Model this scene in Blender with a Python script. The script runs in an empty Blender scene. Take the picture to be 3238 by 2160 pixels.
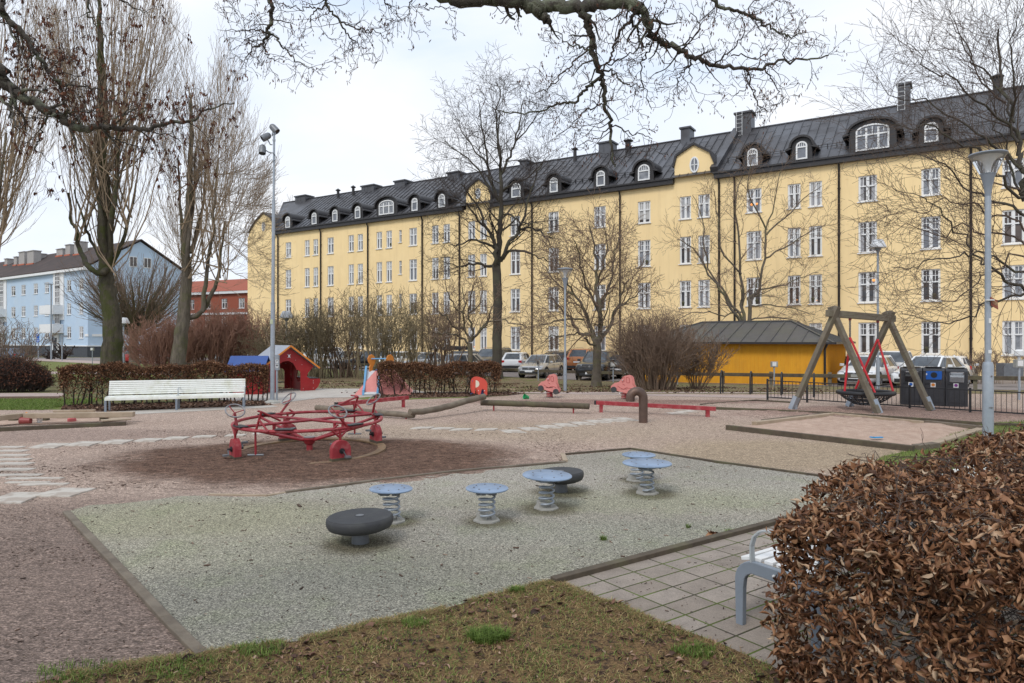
import bpy, math, random
import numpy as np
from mathutils import Vector, Matrix
R = math.radians
PI = math.pi
F, CX, HZ, H = 2158.7, 1619.0, 1073.0, 2.0      # focal length in photo pixels, centre column, horizon row, eye height
EXPO = 0.15
SC = bpy.context.scene
COL = SC.collection

def at(px, py, Y):
    """photo pixel at depth Y -> world point"""
    return Vector(((px-CX)/F*Y, Y, H+(HZ-py)/F*Y))
def gp(px, py, z=0.0):
    Y = F*(H-z)/(py-HZ)
    return Vector(((px-CX)/F*Y, Y, z))
def g(Y):
    """terrain height: the playground is flat, then the ground falls gently to the car park"""
    t = min(1, max(0, (Y-25.0)/15.0))
    return -0.45*t
def xof(px, Y): return (px-CX)/F*Y

# ------------------------------------------------------------------ mesh builder
class MB:
    def __init__(s):
        s.v = []; s.f = []; s.m = []; s.cur = 0
        s.M = Matrix.Identity(4)
    def add(s, vs, fs, m=None):
        o = len(s.v); M = s.M
        for p in vs: s.v.append(tuple(M @ Vector(p)))
        for f in fs: s.f.append(tuple(i+o for i in f)); s.m.append(s.cur if m is None else m)
    def box(s, c, d, rz=0, rx=0, ry=0, m=None, taper=None):
        hx, hy, hz = d[0]/2, d[1]/2, d[2]/2
        q = Matrix.Rotation(rz, 3, 'Z') @ Matrix.Rotation(ry, 3, 'Y') @ Matrix.Rotation(rx, 3, 'X')
        c = Vector(c); vs = []
        for z in (-hz, hz):
            k = 1 if (taper is None or z < 0) else taper
            for x, y in ((-hx,-hy),(hx,-hy),(hx,hy),(-hx,hy)):
                vs.append(c + q @ Vector((x*k, y*k, z)))
        s.add(vs, [(0,3,2,1),(4,5,6,7),(0,1,5,4),(1,2,6,5),(2,3,7,6),(3,0,4,7)], m)
    def bar(s, a, b, w, h, m=None, up=(0,0,1)):
        """box beam from a to b, w wide, h high"""
        a = Vector(a); b = Vector(b); t = (b-a).normalized(); up = Vector(up)
        if abs(t.dot(up)) > .99: up = Vector((0,1,0))
        sd = t.cross(up).normalized(); u = sd.cross(t).normalized()
        vs = []
        for p in (a, b):
            for i, j in ((-1,-1),(1,-1),(1,1),(-1,1)):
                vs.append(p + sd*(i*w/2) + u*(j*h/2))
        s.add(vs, [(0,1,2,3),(7,6,5,4),(0,4,5,1),(1,5,6,2),(2,6,7,3),(3,7,4,0)], m)
    def tube(s, pts, r, n=8, cap=True, m=None, closed=False):
        pts = [Vector(p) for p in pts]; k = len(pts)
        rs = r if isinstance(r, (list, tuple)) else [r]*k
        vs = []; fs = []; prev = None
        for i, p in enumerate(pts):
            if closed: t = (pts[(i+1)%k]-pts[i-1])
            else: t = pts[min(i+1,k-1)]-pts[max(i-1,0)]
            t.normalize()
            if prev is None:
                a = Vector((0,0,1)) if abs(t.z) < .9 else Vector((1,0,0))
                u = t.cross(a).normalized()
            else:
                u = (prev - t*prev.dot(t)).normalized()
            prev = u; w = t.cross(u)
            for j in range(n):
                an = 2*PI*j/n
                vs.append(p + (u*math.cos(an)+w*math.sin(an))*rs[i])
        for i in range(k if closed else k-1):
            a = i*n; b = ((i+1)%k)*n
            for j in range(n):
                j2 = (j+1)%n
                fs.append((a+j, a+j2, b+j2, b+j))
        if cap and not closed:
            fs.append(tuple(range(n-1,-1,-1))); fs.append(tuple((k-1)*n+j for j in range(n)))
        s.add(vs, fs, m)
    def cyl(s, c, r, h, n=16, m=None, axis='Z', r2=None):
        ax = {'Z':Vector((0,0,1)),'X':Vector((1,0,0)),'Y':Vector((0,1,0))}[axis] if isinstance(axis,str) else Vector(axis).normalized()
        c = Vector(c)
        s.tube([c-ax*h/2, c+ax*h/2], [r, r if r2 is None else r2], n, True, m)
    def ring(s, c, R_, r, n=32, k=8, m=None, q=None, a0=0, a1=2*PI):
        c = Vector(c); q = q or Matrix.Identity(3)
        full = abs(a1-a0-2*PI) < 1e-6
        N = n if full else n+1
        pts = [c + q @ Vector((R_*math.cos(a0+(a1-a0)*i/n), R_*math.sin(a0+(a1-a0)*i/n), 0)) for i in range(N)]
        s.tube(pts, r, k, True, m, closed=full)
    def lathe(s, c, prof, n=24, m=None, q=None):
        """prof: list of (r,z)"""
        c = Vector(c); q = q or Matrix.Identity(3); vs = []; fs = []
        for r, z in prof:
            for j in range(n):
                a = 2*PI*j/n
                vs.append(c + q @ Vector((r*math.cos(a), r*math.sin(a), z)))
        for i in range(len(prof)-1):
            for j in range(n):
                j2 = (j+1)%n
                fs.append((i*n+j, i*n+j2, (i+1)*n+j2, (i+1)*n+j))
        fs.append(tuple(range(n-1,-1,-1))); fs.append(tuple((len(prof)-1)*n+j for j in range(n)))
        s.add(vs, fs, m)
    def prism(s, poly, o, ux, uy, th, m=None):
        """2-D polygon (list of (a,b)) in the plane o+a*ux+b*uy, extruded by vector th"""
        o = Vector(o); ux = Vector(ux); uy = Vector(uy); th = Vector(th); n = len(poly)
        vs = [o+ux*a+uy*b for a, b in poly] + [o+ux*a+uy*b+th for a, b in poly]
        fs = [tuple(range(n-1,-1,-1)), tuple(range(n, 2*n))] + [(i,(i+1)%n,n+(i+1)%n,n+i) for i in range(n)]
        s.add(vs, fs, m)
    def quad(s, a, b, c, d, m=None): s.add([a,b,c,d], [(0,1,2,3)], m)
    def build(s, name, mats, parent=None, smooth=35, loc=(0,0,0), bevel=0):
        me = bpy.data.meshes.new(name)
        me.from_pydata(s.v, [], s.f)
        if not isinstance(mats, (list, tuple)): mats = [mats]
        for m in mats: me.materials.append(m)
        if len(mats) > 1: me.polygons.foreach_set('material_index', s.m)
        if smooth:
            me.polygons.foreach_set('use_smooth', [True]*len(s.f))
            me.set_sharp_from_angle(angle=R(smooth))
        me.update()
        o = bpy.data.objects.new(name, me); COL.objects.link(o)
        o.location = loc
        if parent is not None: o.parent = parent
        if bevel:
            b = o.modifiers.new('bevel', 'BEVEL'); b.width = bevel; b.segments = 2; b.limit_method = 'ANGLE'; b.angle_limit = R(40)
            b.harden_normals = False
        return o

def tag(o, label=None, cat=None, group=None, kind=None):
    if label: o['label'] = label
    if cat: o['category'] = cat; o['kind'] = kind or 'thing'
    if group: o['group'] = group
    if kind: o['kind'] = kind
    return o
def thing(name, label, cat, loc=(0,0,0), rz=0, group=None):
    o = bpy.data.objects.new(name, None); COL.objects.link(o)
    o.location = loc; o.rotation_euler = (0,0,rz); o.empty_display_size = .2
    return tag(o, label, cat, group)
def text_mesh(o):
    """turn a text object into a plain mesh of the same name and place"""
    dg = bpy.context.evaluated_depsgraph_get(); me = bpy.data.meshes.new_from_object(o.evaluated_get(dg))
    nm, par, ml = o.name, o.parent, o.matrix_local.copy(); bpy.data.objects.remove(o)
    n = bpy.data.objects.new(nm, me); COL.objects.link(n); n.parent = par; n.matrix_local = ml; return n
def struct(o): o['kind'] = 'structure'; return o
KIDS = {}
def dup(root, loc=None, rz=None, label=None, group=None, scale=None):
    kids = {}
    for o in bpy.data.objects:
        if o.parent: kids.setdefault(o.parent.name, []).append(o)
    r = root.copy(); COL.objects.link(r)
    if loc is not None: r.location = loc
    if rz is not None: r.rotation_euler = (0,0,rz)
    if scale: r.scale = (scale,)*3
    if label: r['label'] = label
    if group: r['group'] = group
    for ch in kids.get(root.name, []):
        c = ch.copy(); COL.objects.link(c); c.parent = r
        for gch in kids.get(ch.name, []):
            d = gch.copy(); COL.objects.link(d); d.parent = c
    return r

# ------------------------------------------------------------------ materials
def nt(name):
    m = bpy.data.materials.new(name); m.use_nodes = True
    t = m.node_tree; t.nodes.clear()
    out = t.nodes.new('ShaderNodeOutputMaterial'); b = t.nodes.new('ShaderNodeBsdfPrincipled')
    t.links.new(b.outputs[0], out.inputs[0])
    return m, t, b
def c4(c): return (c[0], c[1], c[2], 1)
def node(t, kind, **kw):
    n = t.nodes.new(kind)
    for k, v in kw.items():
        if k.startswith('i_'):
            key = k[2:]
            n.inputs[int(key) if key.isdigit() else key].default_value = v
        else: setattr(n, k, v)
    return n
def texco(t, obj=True, scale=None, rot=None):
    tc = node(t, 'ShaderNodeTexCoord')
    o = tc.outputs['Object' if obj else 'Generated']
    if scale or rot:
        mp = node(t, 'ShaderNodeMapping')
        if scale: mp.inputs['Scale'].default_value = scale
        if rot: mp.inputs['Rotation'].default_value = rot
        t.links.new(o, mp.inputs['Vector']); o = mp.outputs[0]
    return o
def noise(t, vec, scale, detail=4, rough=.6, dist=0):
    n = node(t, 'ShaderNodeTexNoise'); n.inputs['Scale'].default_value = scale; n.inputs['Detail'].default_value = detail
    n.inputs['Roughness'].default_value = rough; n.inputs['Distortion'].default_value = dist
    t.links.new(vec, n.inputs['Vector']); return n.outputs['Fac']
def ramp(t, fac, stops):
    n = node(t, 'ShaderNodeValToRGB'); e = n.color_ramp.elements
    while len(e) < len(stops): e.new(.5)
    for i, (p, c) in enumerate(stops):
        e[i].position = p; e[i].color = c4(c) if not isinstance(c, (int, float)) else (c,c,c,1)
    t.links.new(fac, n.inputs[0]); return n.outputs[0]
def mixc(t, fac, a, b, mode='MIX'):
    n = node(t, 'ShaderNodeMix', data_type='RGBA', blend_type=mode)
    for sock, v in ((n.inputs[0], fac), (n.inputs[6], a), (n.inputs[7], b)):
        if isinstance(v, (int, float)): sock.default_value = v
        elif isinstance(v, tuple): sock.default_value = c4(v)
        else: t.links.new(v, sock)
    return n.outputs[2]
def math_(t, op, a, b=0.0, clamp=False):
    n = node(t, 'ShaderNodeMath', operation=op, use_clamp=clamp)
    for i, v in enumerate((a, b)):
        if isinstance(v, (int, float)): n.inputs[i].default_value = v
        else: t.links.new(v, n.inputs[i])
    return n.outputs[0]
def bump(t, b, h, strength, dist=.02):
    n = node(t, 'ShaderNodeBump'); n.inputs['Strength'].default_value = strength; n.inputs['Distance'].default_value = dist
    t.links.new(h, n.inputs['Height']); t.links.new(n.outputs[0], b.inputs['Normal']); return n

def pm(name, c1, c2=None, sc=8, rough=.6, metal=0, bmp=0, bsc=40, c3=None, sc3=.8, amt3=.5, stretch=None, spec=.5, coat=0, bd=.01):
    """general material: two colours mottled by noise, a third in large patches, fine bump"""
    m, t, b = nt(name)
    b.inputs['Roughness'].default_value = rough; b.inputs['Metallic'].default_value = metal
    b.inputs['Specular IOR Level'].default_value = spec
    if coat: b.inputs['Coat Weight'].default_value = coat; b.inputs['Coat Roughness'].default_value = .08
    if c2 is None: c2 = tuple(x*.82 for x in c1)
    v = texco(t, scale=stretch)
    n = noise(t, v, sc, 6, .65)
    col = ramp(t, n, [(.3, c1), (.7, c2)])
    if c3 is not None:
        n3 = noise(t, texco(t), sc3, 5, .65)
        fac = ramp(t, n3, [(.48, 0), (.48+.3*(1.01-amt3), 1)])
        fac = math_(t, 'MULTIPLY', fac, amt3)
        col = mixc(t, fac, col, c3)
    t.links.new(col, b.inputs['Base Color'])
    if bmp:
        bump(t, b, noise(t, v, bsc, 4, .7), bmp, bd)
    return m

def rndmat(name, stops, rough=.7, spec=.3, two=.0, bmp=0):
    """colour picked per leaf or blade from the 'rnd' attribute"""
    m, t, b = nt(name)
    a = node(t, 'ShaderNodeAttribute', attribute_name='rnd')
    col = ramp(t, a.outputs['Fac'], stops)
    n = noise(t, texco(t), 60, 2, .5)
    col = mixc(t, .35, col, mixc(t, n, (.35,.35,.35), (1.5,1.5,1.5)), 'MULTIPLY')
    t.links.new(col, b.inputs['Base Color'])
    b.inputs['Roughness'].default_value = rough; b.inputs['Specular IOR Level'].default_value = spec
    if two:
        tr = node(t, 'ShaderNodeBsdfTranslucent'); t.links.new(col, tr.inputs[0])
        mx = node(t, 'ShaderNodeMixShader'); mx.inputs[0].default_value = two
        out = [n_ for n_ in t.nodes if n_.type == 'OUTPUT_MATERIAL'][0]
        t.links.new(b.outputs[0], mx.inputs[1]); t.links.new(tr.outputs[0], mx.inputs[2]); t.links.new(mx.outputs[0], out.inputs[0])
    return m

# ------------------------------------------------------------------ numpy meshes for trees, leaves and blades
def np_mesh(name, V, Fq, mats, parent=None, rnd=None, smooth=True, loc=(0,0,0), mi=None):
    """V (n,3); Fq list of (m,k) index arrays with k = 3 or 4"""
    me = bpy.data.meshes.new(name)
    nv = len(V); me.vertices.add(nv); me.vertices.foreach_set('co', np.asarray(V, np.float32).ravel())
    loops = np.concatenate([f.ravel() for f in Fq]).astype(np.int32)
    tot = np.concatenate([np.full(len(f), f.shape[1], np.int32) for f in Fq])
    start = np.concatenate([[0], np.cumsum(tot)[:-1]]).astype(np.int32)
    me.loops.add(len(loops)); me.loops.foreach_set('vertex_index', loops)
    me.polygons.add(len(tot)); me.polygons.foreach_set('loop_start', start)
    try: me.polygons.foreach_set('loop_total', tot)
    except Exception: pass
    me.polygons.foreach_set('use_smooth', np.full(len(tot), smooth))
    if not isinstance(mats, (list, tuple)): mats = [mats]
    for m in mats: me.materials.append(m)
    if mi is not None: me.polygons.foreach_set('material_index', mi.astype(np.int32))
    if rnd is not None:
        a = me.attributes.new('rnd', 'FLOAT', 'POINT'); a.data.foreach_set('value', np.asarray(rnd, np.float32))
    me.update(calc_edges=True); me.validate()
    o = bpy.data.objects.new(name, me); COL.objects.link(o); o.location = loc
    if parent is not None: o.parent = parent
    return o

def tubes(branches, name, mat, parent=None, thick=8, mid=.03, o=(0,0,0)):
    """branches: list of (pts, radii) -> one mesh of tapered tubes"""
    groups = {}
    for pts, rad in branches:
        k = 3 if rad[0] < mid*.5 else (5 if rad[0] < mid*2.5 else thick)
        groups.setdefault((len(pts), k), []).append((pts, rad))
    Vs = []; Fs = []; off = 0
    for (n, k), lst in groups.items():
        P = np.array([b[0] for b in lst], float) - np.array(o)
        Rr = np.array([b[1] for b in lst], float)
        T = np.empty_like(P); T[:,1:-1] = P[:,2:]-P[:,:-2]; T[:,0] = P[:,1]-P[:,0]; T[:,-1] = P[:,-1]-P[:,-2]
        T /= np.linalg.norm(T, axis=2, keepdims=True)+1e-9
        mean = P[:,-1]-P[:,0]
        ref = np.where(np.abs(mean[:,2:3]) > .8*np.linalg.norm(mean,axis=1,keepdims=True), np.array([[1.,0,0]]), np.array([[0,0,1.]]))
        U = np.cross(T, ref[:,None,:]); U /= np.linalg.norm(U, axis=2, keepdims=True)+1e-9
        W = np.cross(T, U)
        an = np.arange(k)*2*PI/k
        V = P[:,:,None,:] + (U[:,:,None,:]*np.cos(an)[None,None,:,None] + W[:,:,None,:]*np.sin(an)[None,None,:,None])*Rr[:,:,None,None]
        B = len(lst)
        idx = (np.arange(B)[:,None,None]*n*k + np.arange(n-1)[None,:,None]*k + np.arange(k)[None,None,:])
        idj = (np.arange(B)[:,None,None]*n*k + np.arange(n-1)[None,:,None]*k + ((np.arange(k)+1)%k)[None,None,:])
        Fs.append(np.stack([idx, idj, idj+k, idx+k], -1).reshape(-1,4)+off)
        Vs.append(V.reshape(-1,3)); off += B*n*k
    return np_mesh(name, np.concatenate(Vs), Fs, mat, parent, loc=(0,0,0))

def norm(v):
    l = math.sqrt(v[0]*v[0]+v[1]*v[1]+v[2]*v[2])+1e-9
    return (v[0]/l, v[1]/l, v[2]/l)
def rot_off(d, ang, az):
    """direction d tilted by ang around a random azimuth az"""
    a = (0,0,1) if abs(d[2]) < .9 else (1,0,0)
    u = norm((d[1]*a[2]-d[2]*a[1], d[2]*a[0]-d[0]*a[2], d[0]*a[1]-d[1]*a[0]))
    w = (d[1]*u[2]-d[2]*u[1], d[2]*u[0]-d[0]*u[2], d[0]*u[1]-d[1]*u[0])
    ca, sa, cz, sz = math.cos(ang), math.sin(ang), math.cos(az), math.sin(az)
    return norm(tuple(d[i]*ca+(u[i]*cz+w[i]*sz)*sa for i in range(3)))

def grow(out, tips, rg, p, d, L, r, lev, S):
    """recursive bare branching. S: dict of per-level lists"""
    n = S['n'][lev]; wig = S['wig'][lev]; tr = S['trop'][lev]; st = L/n
    pts = [tuple(p)]; rad = [r]; dirs = [d]; r1 = max(r*S.get('tip', .25), S.get('rmin', .004))
    for i in range(n):
        d = norm((d[0]+rg.gauss(0,wig), d[1]+rg.gauss(0,wig), d[2]+rg.gauss(0,wig)+tr))
        p = (p[0]+d[0]*st, p[1]+d[1]*st, p[2]+d[2]*st)
        if p[2] < S.get('zmin', -9): p = (p[0], p[1], S['zmin'])
        pts.append(p); rad.append(r+(r1-r)*((i+1)/n)); dirs.append(d)
    out.append((pts, rad))
    if lev >= S['max']:
        tips.append((pts[-1], d)); return
    spawn(out, tips, rg, pts, rad, dirs, L, lev, S)
def spawn(out, tips, rg, pts, rad, dirs, L, lev, S, t0=None, per=None):
    n = len(pts)-1
    k = per if per is not None else S['k'][lev]
    k = max(1, int(k*(rg.uniform(.75, 1.25))))
    t0 = S['t0'][lev] if t0 is None else t0
    az = rg.uniform(0, 6.28)
    for j in range(k):
        t = t0+(1-t0)*(j+rg.random())/k
        i = min(int(t*n), n-1); f = t*n-i
        q = tuple(pts[i][c]+(pts[i+1][c]-pts[i][c])*f for c in range(3))
        rr = rad[i]+(rad[i+1]-rad[i])*f
        az += 2.4+rg.uniform(-.5,.5)
        a = R(S['ang'][lev])*rg.uniform(.7,1.3)
        dd = rot_off(dirs[min(i+1,n)], a, az)
        LL = S['len'][lev]*rg.uniform(.6,1.15)*(1-S.get('shr', .45)*t)
        grow(out, tips, rg, q, dd, LL, max(min(rr*S['rr'][lev], rr*.9), S.get('rmin',.004)), lev+1, S)
def limb(out, tips, rg, pts, r0, r1, S, lev=0, per=None, t0=.15, sub=3, jit=.0):
    """a traced limb (control points) with generated side branches"""
    P = [Vector(p) for p in pts]; Q = []
    for i in range(len(P)-1):
        a = P[max(i-1,0)]; b = P[i]; c = P[i+1]; e = P[min(i+2,len(P)-1)]
        for s in range(sub):
            t = s/sub
            q = .5*((2*b)+(c-a)*t+(2*a-5*b+4*c-e)*t*t+(3*b-a-3*c+e)*t**3)
            if jit and (i or s): q = q+Vector((rg.gauss(0,jit),rg.gauss(0,jit),rg.gauss(0,jit)))
            Q.append(q)
    Q.append(P[-1]); n = len(Q)-1
    rad = [r0+(r1-r0)*(i/n) for i in range(n+1)]
    out.append(([tuple(q) for q in Q], rad))
    dirs = [tuple((Q[min(i+1,n)]-Q[max(i-1,0)]).normalized()) for i in range(n+1)]
    L = sum((Q[i+1]-Q[i]).length for i in range(n))
    if per != 0: spawn(out, tips, rg, [tuple(q) for q in Q], rad, dirs, L, lev, S, t0, per)
    tips.append((tuple(Q[-1]), dirs[-1]))
    return Q

def scatter(name, templates, pos, rots, scl, mat, parent=None, rnd=None, seed=1, smooth=True, o=(0,0,0)):
    """many small pieces (leaves, blades) in one mesh. templates: list of (V(n,3), F(m,k)) with equal shape; pos (N,3); rots (N,3,3); scl (N,)"""
    N = len(pos); rs = np.random.RandomState(seed)
    tv = np.array([t_[0] for t_ in templates]); tf = templates[0][1]
    pick = rs.randint(0, len(templates), N)
    V = tv[pick]*np.asarray(scl).reshape(N,1,-1)
    V = np.einsum('nij,nkj->nki', rots, V) + (np.asarray(pos)-np.array(o))[:,None,:]
    nv = tv.shape[1]
    Fq = (tf[None]+np.arange(N)[:,None,None]*nv).reshape(-1, tf.shape[1])
    if rnd is None: rnd = rs.rand(N)
    return np_mesh(name, V.reshape(-1,3), [Fq], mat, parent, rnd=np.repeat(rnd, nv), smooth=smooth)
def rand_rots(N, seed, tilt=None):
    rs = np.random.RandomState(seed)
    if tilt is None:
        q = rs.randn(N,4); q /= np.linalg.norm(q,axis=1,keepdims=True)
        w,x,y,z = q.T
        return np.stack([1-2*(y*y+z*z),2*(x*y-z*w),2*(x*z+y*w),2*(x*y+z*w),1-2*(x*x+z*z),2*(y*z-x*w),2*(x*z-y*w),2*(y*z+x*w),1-2*(x*x+y*y)],-1).reshape(N,3,3)
    a = rs.rand(N)*2*PI; b = rs.randn(N)*tilt; c = rs.randn(N)*tilt
    ca,sa,cb,sb,cc,sc_ = np.cos(a),np.sin(a),np.cos(b),np.sin(b),np.cos(c),np.sin(c)
    Z = np.zeros(N); O = np.ones(N)
    Rz = np.stack([ca,-sa,Z,sa,ca,Z,Z,Z,O],-1).reshape(N,3,3)
    Rx = np.stack([O,Z,Z,Z,cb,-sb,Z,sb,cb],-1).reshape(N,3,3)
    Ry = np.stack([cc,Z,sc_,Z,O,Z,-sc_,Z,cc],-1).reshape(N,3,3)
    return Rz@Rx@Ry
def leaf_templates(k, curl=1.0, seed=3):
    """curled, folded leaves: 5 x 3 vertices, unit length"""
    rs = np.random.RandomState(seed); out = []
    w = [.03,.25,.32,.22,.02]
    F_ = []
    for i in range(4):
        for j in range(2): F_.append((i*3+j, i*3+j+1, (i+1)*3+j+1, (i+1)*3+j))
    for _ in range(k):
        fold = rs.uniform(.35,1.35)*curl; bend = rs.uniform(-2.2,2.6)*curl; tw = rs.uniform(-1.6,1.6)*curl
        roll = rs.uniform(.45,1.0)
        V = []
        for i in range(5):
            s = i/4-.5
            x = math.sin(s*bend*1.1)/(bend*1.1) if abs(bend) > .05 else s
            z0 = (1-math.cos(s*bend*1.1))/(bend*1.1) if abs(bend) > .05 else 0
            for j in (-1,0,1):
                yy = j*w[i]*math.cos(fold)*roll; zz = abs(j)*w[i]*math.sin(fold)
                a = tw*s
                V.append((x, yy*math.cos(a)-zz*math.sin(a)+rs.uniform(-.02,.02), z0+yy*math.sin(a)+zz*math.cos(a)+rs.uniform(-.02,.02)))
        out.append((np.array(V), None))
    Fa = np.array(F_)
    return [(v, Fa) for v, _ in out]
# ================================================================== camera, sky, light
cam = bpy.data.cameras.new('camera'); co = bpy.data.objects.new('camera', cam); COL.objects.link(co); SC.camera = co
co.location = (0,0,H); co.rotation_euler = (R(90),0,0)
cam.sensor_width = 36; cam.lens = 24; cam.shift_y = -7/3238; cam.clip_end = 2000; cam.clip_start = .05
SC.view_settings.view_transform = 'Standard'; SC.view_settings.look = 'None'; SC.view_settings.exposure = EXPO; SC.view_settings.gamma = 1
w = bpy.data.worlds.new('World'); SC.world = w; w.use_nodes = True
t = w.node_tree; t.nodes.clear()
sky = node(t, 'ShaderNodeTexSky', sky_type='NISHITA', sun_disc=False)
SUN_EL, SUN_AZ = R(48), R(208)      # azimuth clockwise from +Y
sky.sun_elevation = SUN_EL; sky.sun_rotation = SUN_AZ
tc = node(t, 'ShaderNodeTexCoord')
mp = node(t, 'ShaderNodeMapping'); mp.inputs['Scale'].default_value = (1,1,2.6); t.links.new(tc.outputs['Generated'], mp.inputs[0])
n = noise(t, mp.outputs[0], 1.7, 6, .5, .5)
cl = ramp(t, n, [(.36, (6.3,7.8,10.1)), (.50, (8.5,9.2,10.3)), (.66, (9.7,9.9,10.3))])
mx = mixc(t, .93, sky.outputs[0], cl)
bg = node(t, 'ShaderNodeBackground'); bg.inputs[1].default_value = .1
t.links.new(mx, bg.inputs[0]); wo = node(t, 'ShaderNodeOutputWorld'); t.links.new(bg.outputs[0], wo.inputs[0])
sl = bpy.data.lights.new('sun', 'SUN'); sl.energy = 1.5; sl.angle = R(18); sl.color = (1,.965,.92)
so = bpy.data.objects.new('sun', sl); COL.objects.link(so)
sd = Vector((math.sin(SUN_AZ)*math.cos(SUN_EL), math.cos(SUN_AZ)*math.cos(SUN_EL), math.sin(SUN_EL)))
so.rotation_euler = sd.to_track_quat('Z','Y').to_euler(); so.location = (0,-5,30)

# ================================================================== ground materials
def blob(t, v, cx, cy, rx, ry, soft=.35, wob=.35, wsc=.9):
    """irregular patch, 1 inside 0 outside, in the ground's own metres"""
    mp = node(t, 'ShaderNodeMapping'); mp.vector_type = 'POINT'
    mp.inputs['Location'].default_value = (-cx/rx, -cy/ry, 0); mp.inputs['Scale'].default_value = (1/rx, 1/ry, 0)
    t.links.new(v, mp.inputs[0])
    ln = node(t, 'ShaderNodeVectorMath', operation='LENGTH'); t.links.new(mp.outputs[0], ln.inputs[0])
    nn = noise(t, v, wsc, 4, .7)
    d = math_(t, 'ADD', ln.outputs['Value'], math_(t, 'MULTIPLY', math_(t, 'SUBTRACT', nn, .5), wob*2))
    mr = node(t, 'ShaderNodeMapRange', interpolation_type='SMOOTHSTEP'); t.links.new(d, mr.inputs[0])
    mr.inputs[1].default_value = 1-soft; mr.inputs[2].default_value = 1+soft; mr.inputs[3].default_value = 1; mr.inputs[4].default_value = 0
    return mr.outputs[0]
def vor(t, v, sc, feat='F1', out='Distance', rnd=1):
    n = node(t, 'ShaderNodeTexVoronoi', feature=feat); n.inputs['Scale'].default_value = sc; n.inputs['Randomness'].default_value = rnd
    t.links.new(v, n.inputs['Vector']); return n.outputs[out]

def gravel_mat(name='gravel'):
    m, t, b = nt(name); v = texco(t)
    big = noise(t, v, .35, 5, .6); mid = noise(t, v, 3.5, 5, .65); 
    base = ramp(t, big, [(.3, (.43,.315,.25)), (.55, (.51,.385,.31)), (.75, (.465,.355,.285))])
    # tan leafy patches and mossy ones
    p1 = blob(t, v, 2.6, 15.0, 5.0, 2.1); base = mixc(t, math_(t,'MULTIPLY',p1,.35), base, (.47,.365,.26))
    p2 = blob(t, v, 5.2, 11.8, 2.8, 1.7); base = mixc(t, math_(t,'MULTIPLY',p2,.55), base, (.40,.31,.18))
    p3 = blob(t, v, -.8, 14.8, 4.0, 1.3); base = mixc(t, math_(t,'MULTIPLY',p3,.3), base, (.44,.35,.24))
    # damp dark bark round the carousel, dark loose soil near the camera on the left
    p4 = blob(t, v, -3.3, 11.5, 3.4, 2.15, .22, .30, 1.1)
    base = mixc(t, math_(t,'MULTIPLY',p4,.93), base, (.20,.112,.075))
    p5 = blob(t, v, -4.4, 5.0, 3.8, 3.4, .5, .3, .7); base = mixc(t, math_(t,'MULTIPLY',p5,.85), base, (.215,.158,.13))
    p6 = blob(t, v, 10.5, 18.3, 4.2, 2.0, .3, .3); base = mixc(t, math_(t,'MULTIPLY',p6,.6), base, (.28,.165,.13))
    p7 = blob(t, v, 2.8, 21.6, 5.0, 1.0, .3, .3); base = mixc(t, math_(t,'MULTIPLY',p7,.75), base, (.27,.17,.135))
    p8 = blob(t, v, 6.6, 21.9, 1.6, .7, .3, .3); base = mixc(t, math_(t,'MULTIPLY',p8,.6), base, (.27,.17,.135))
    p9 = blob(t, v, -9.5, 14.2, 4.0, 1.0, .4, .3); base = mixc(t, math_(t,'MULTIPLY',p9,.45), base, (.27,.19,.16))
    # chips: small oblong flakes, darker streaks
    warp = node(t, 'ShaderNodeMapping'); warp.inputs['Scale'].default_value = (1,1.9,1); t.links.new(v, warp.inputs[0])
    n1 = noise(t, warp.outputs[0], 26, 3, .75); n2 = noise(t, warp.outputs[0], 90, 2, .6); n0 = noise(t, warp.outputs[0], 7, 4, .7)
    cell = vor(t, warp.outputs[0], 82, 'F1', 'Color')
    sep = node(t, 'ShaderNodeSeparateColor'); t.links.new(cell, sep.inputs[0])
    base = mixc(t, .75, base, ramp(t, n0, [(.28, .45), (.45, .84), (.56, 1.03), (.75, 1.18)]), 'MULTIPLY')
    clod_shade = node(t, 'ShaderNodeMapping'); clod_shade.inputs['Scale'].default_value = (3.2,7.5,1); t.links.new(v, clod_shade.inputs[0])
    nc = noise(t, clod_shade.outputs[0], 1.4, 6, .75, .6); base = mixc(t, math_(t,'ADD', math_(t,'MULTIPLY',p4,.7), .22), base, ramp(t, nc, [(.34,.42),(.48,.85),(.56,1.08),(.7,1.55)]), 'MULTIPLY')  # light and dark of the bark's relief painted into the colour as streaks
    base = mixc(t, .85, base, ramp(t, n1, [(.32, .30), (.44, .75), (.55, 1.05), (.68, 1.6)]), 'MULTIPLY')
    base = mixc(t, .75, base, ramp(t, sep.outputs[0], [(0, .35), (.3, .75), (.7, 1.05), (1, 2.0)]), 'MULTIPLY')
    t.links.new(base, b.inputs['Base Color']); b.inputs['Roughness'].default_value = .95; b.inputs['Specular IOR Level'].default_value = .2
    h = math_(t, 'ADD', math_(t,'MULTIPLY', n0, 1.6), math_(t,'ADD', math_(t,'MULTIPLY',n1,.6), math_(t,'MULTIPLY',n2,.25)))
    hh = math_(t, 'MULTIPLY', h, math_(t,'ADD', math_(t,'MULTIPLY',p4,.8), .6))
    bump(t, b, hh, .9, .05)
    return m

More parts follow.
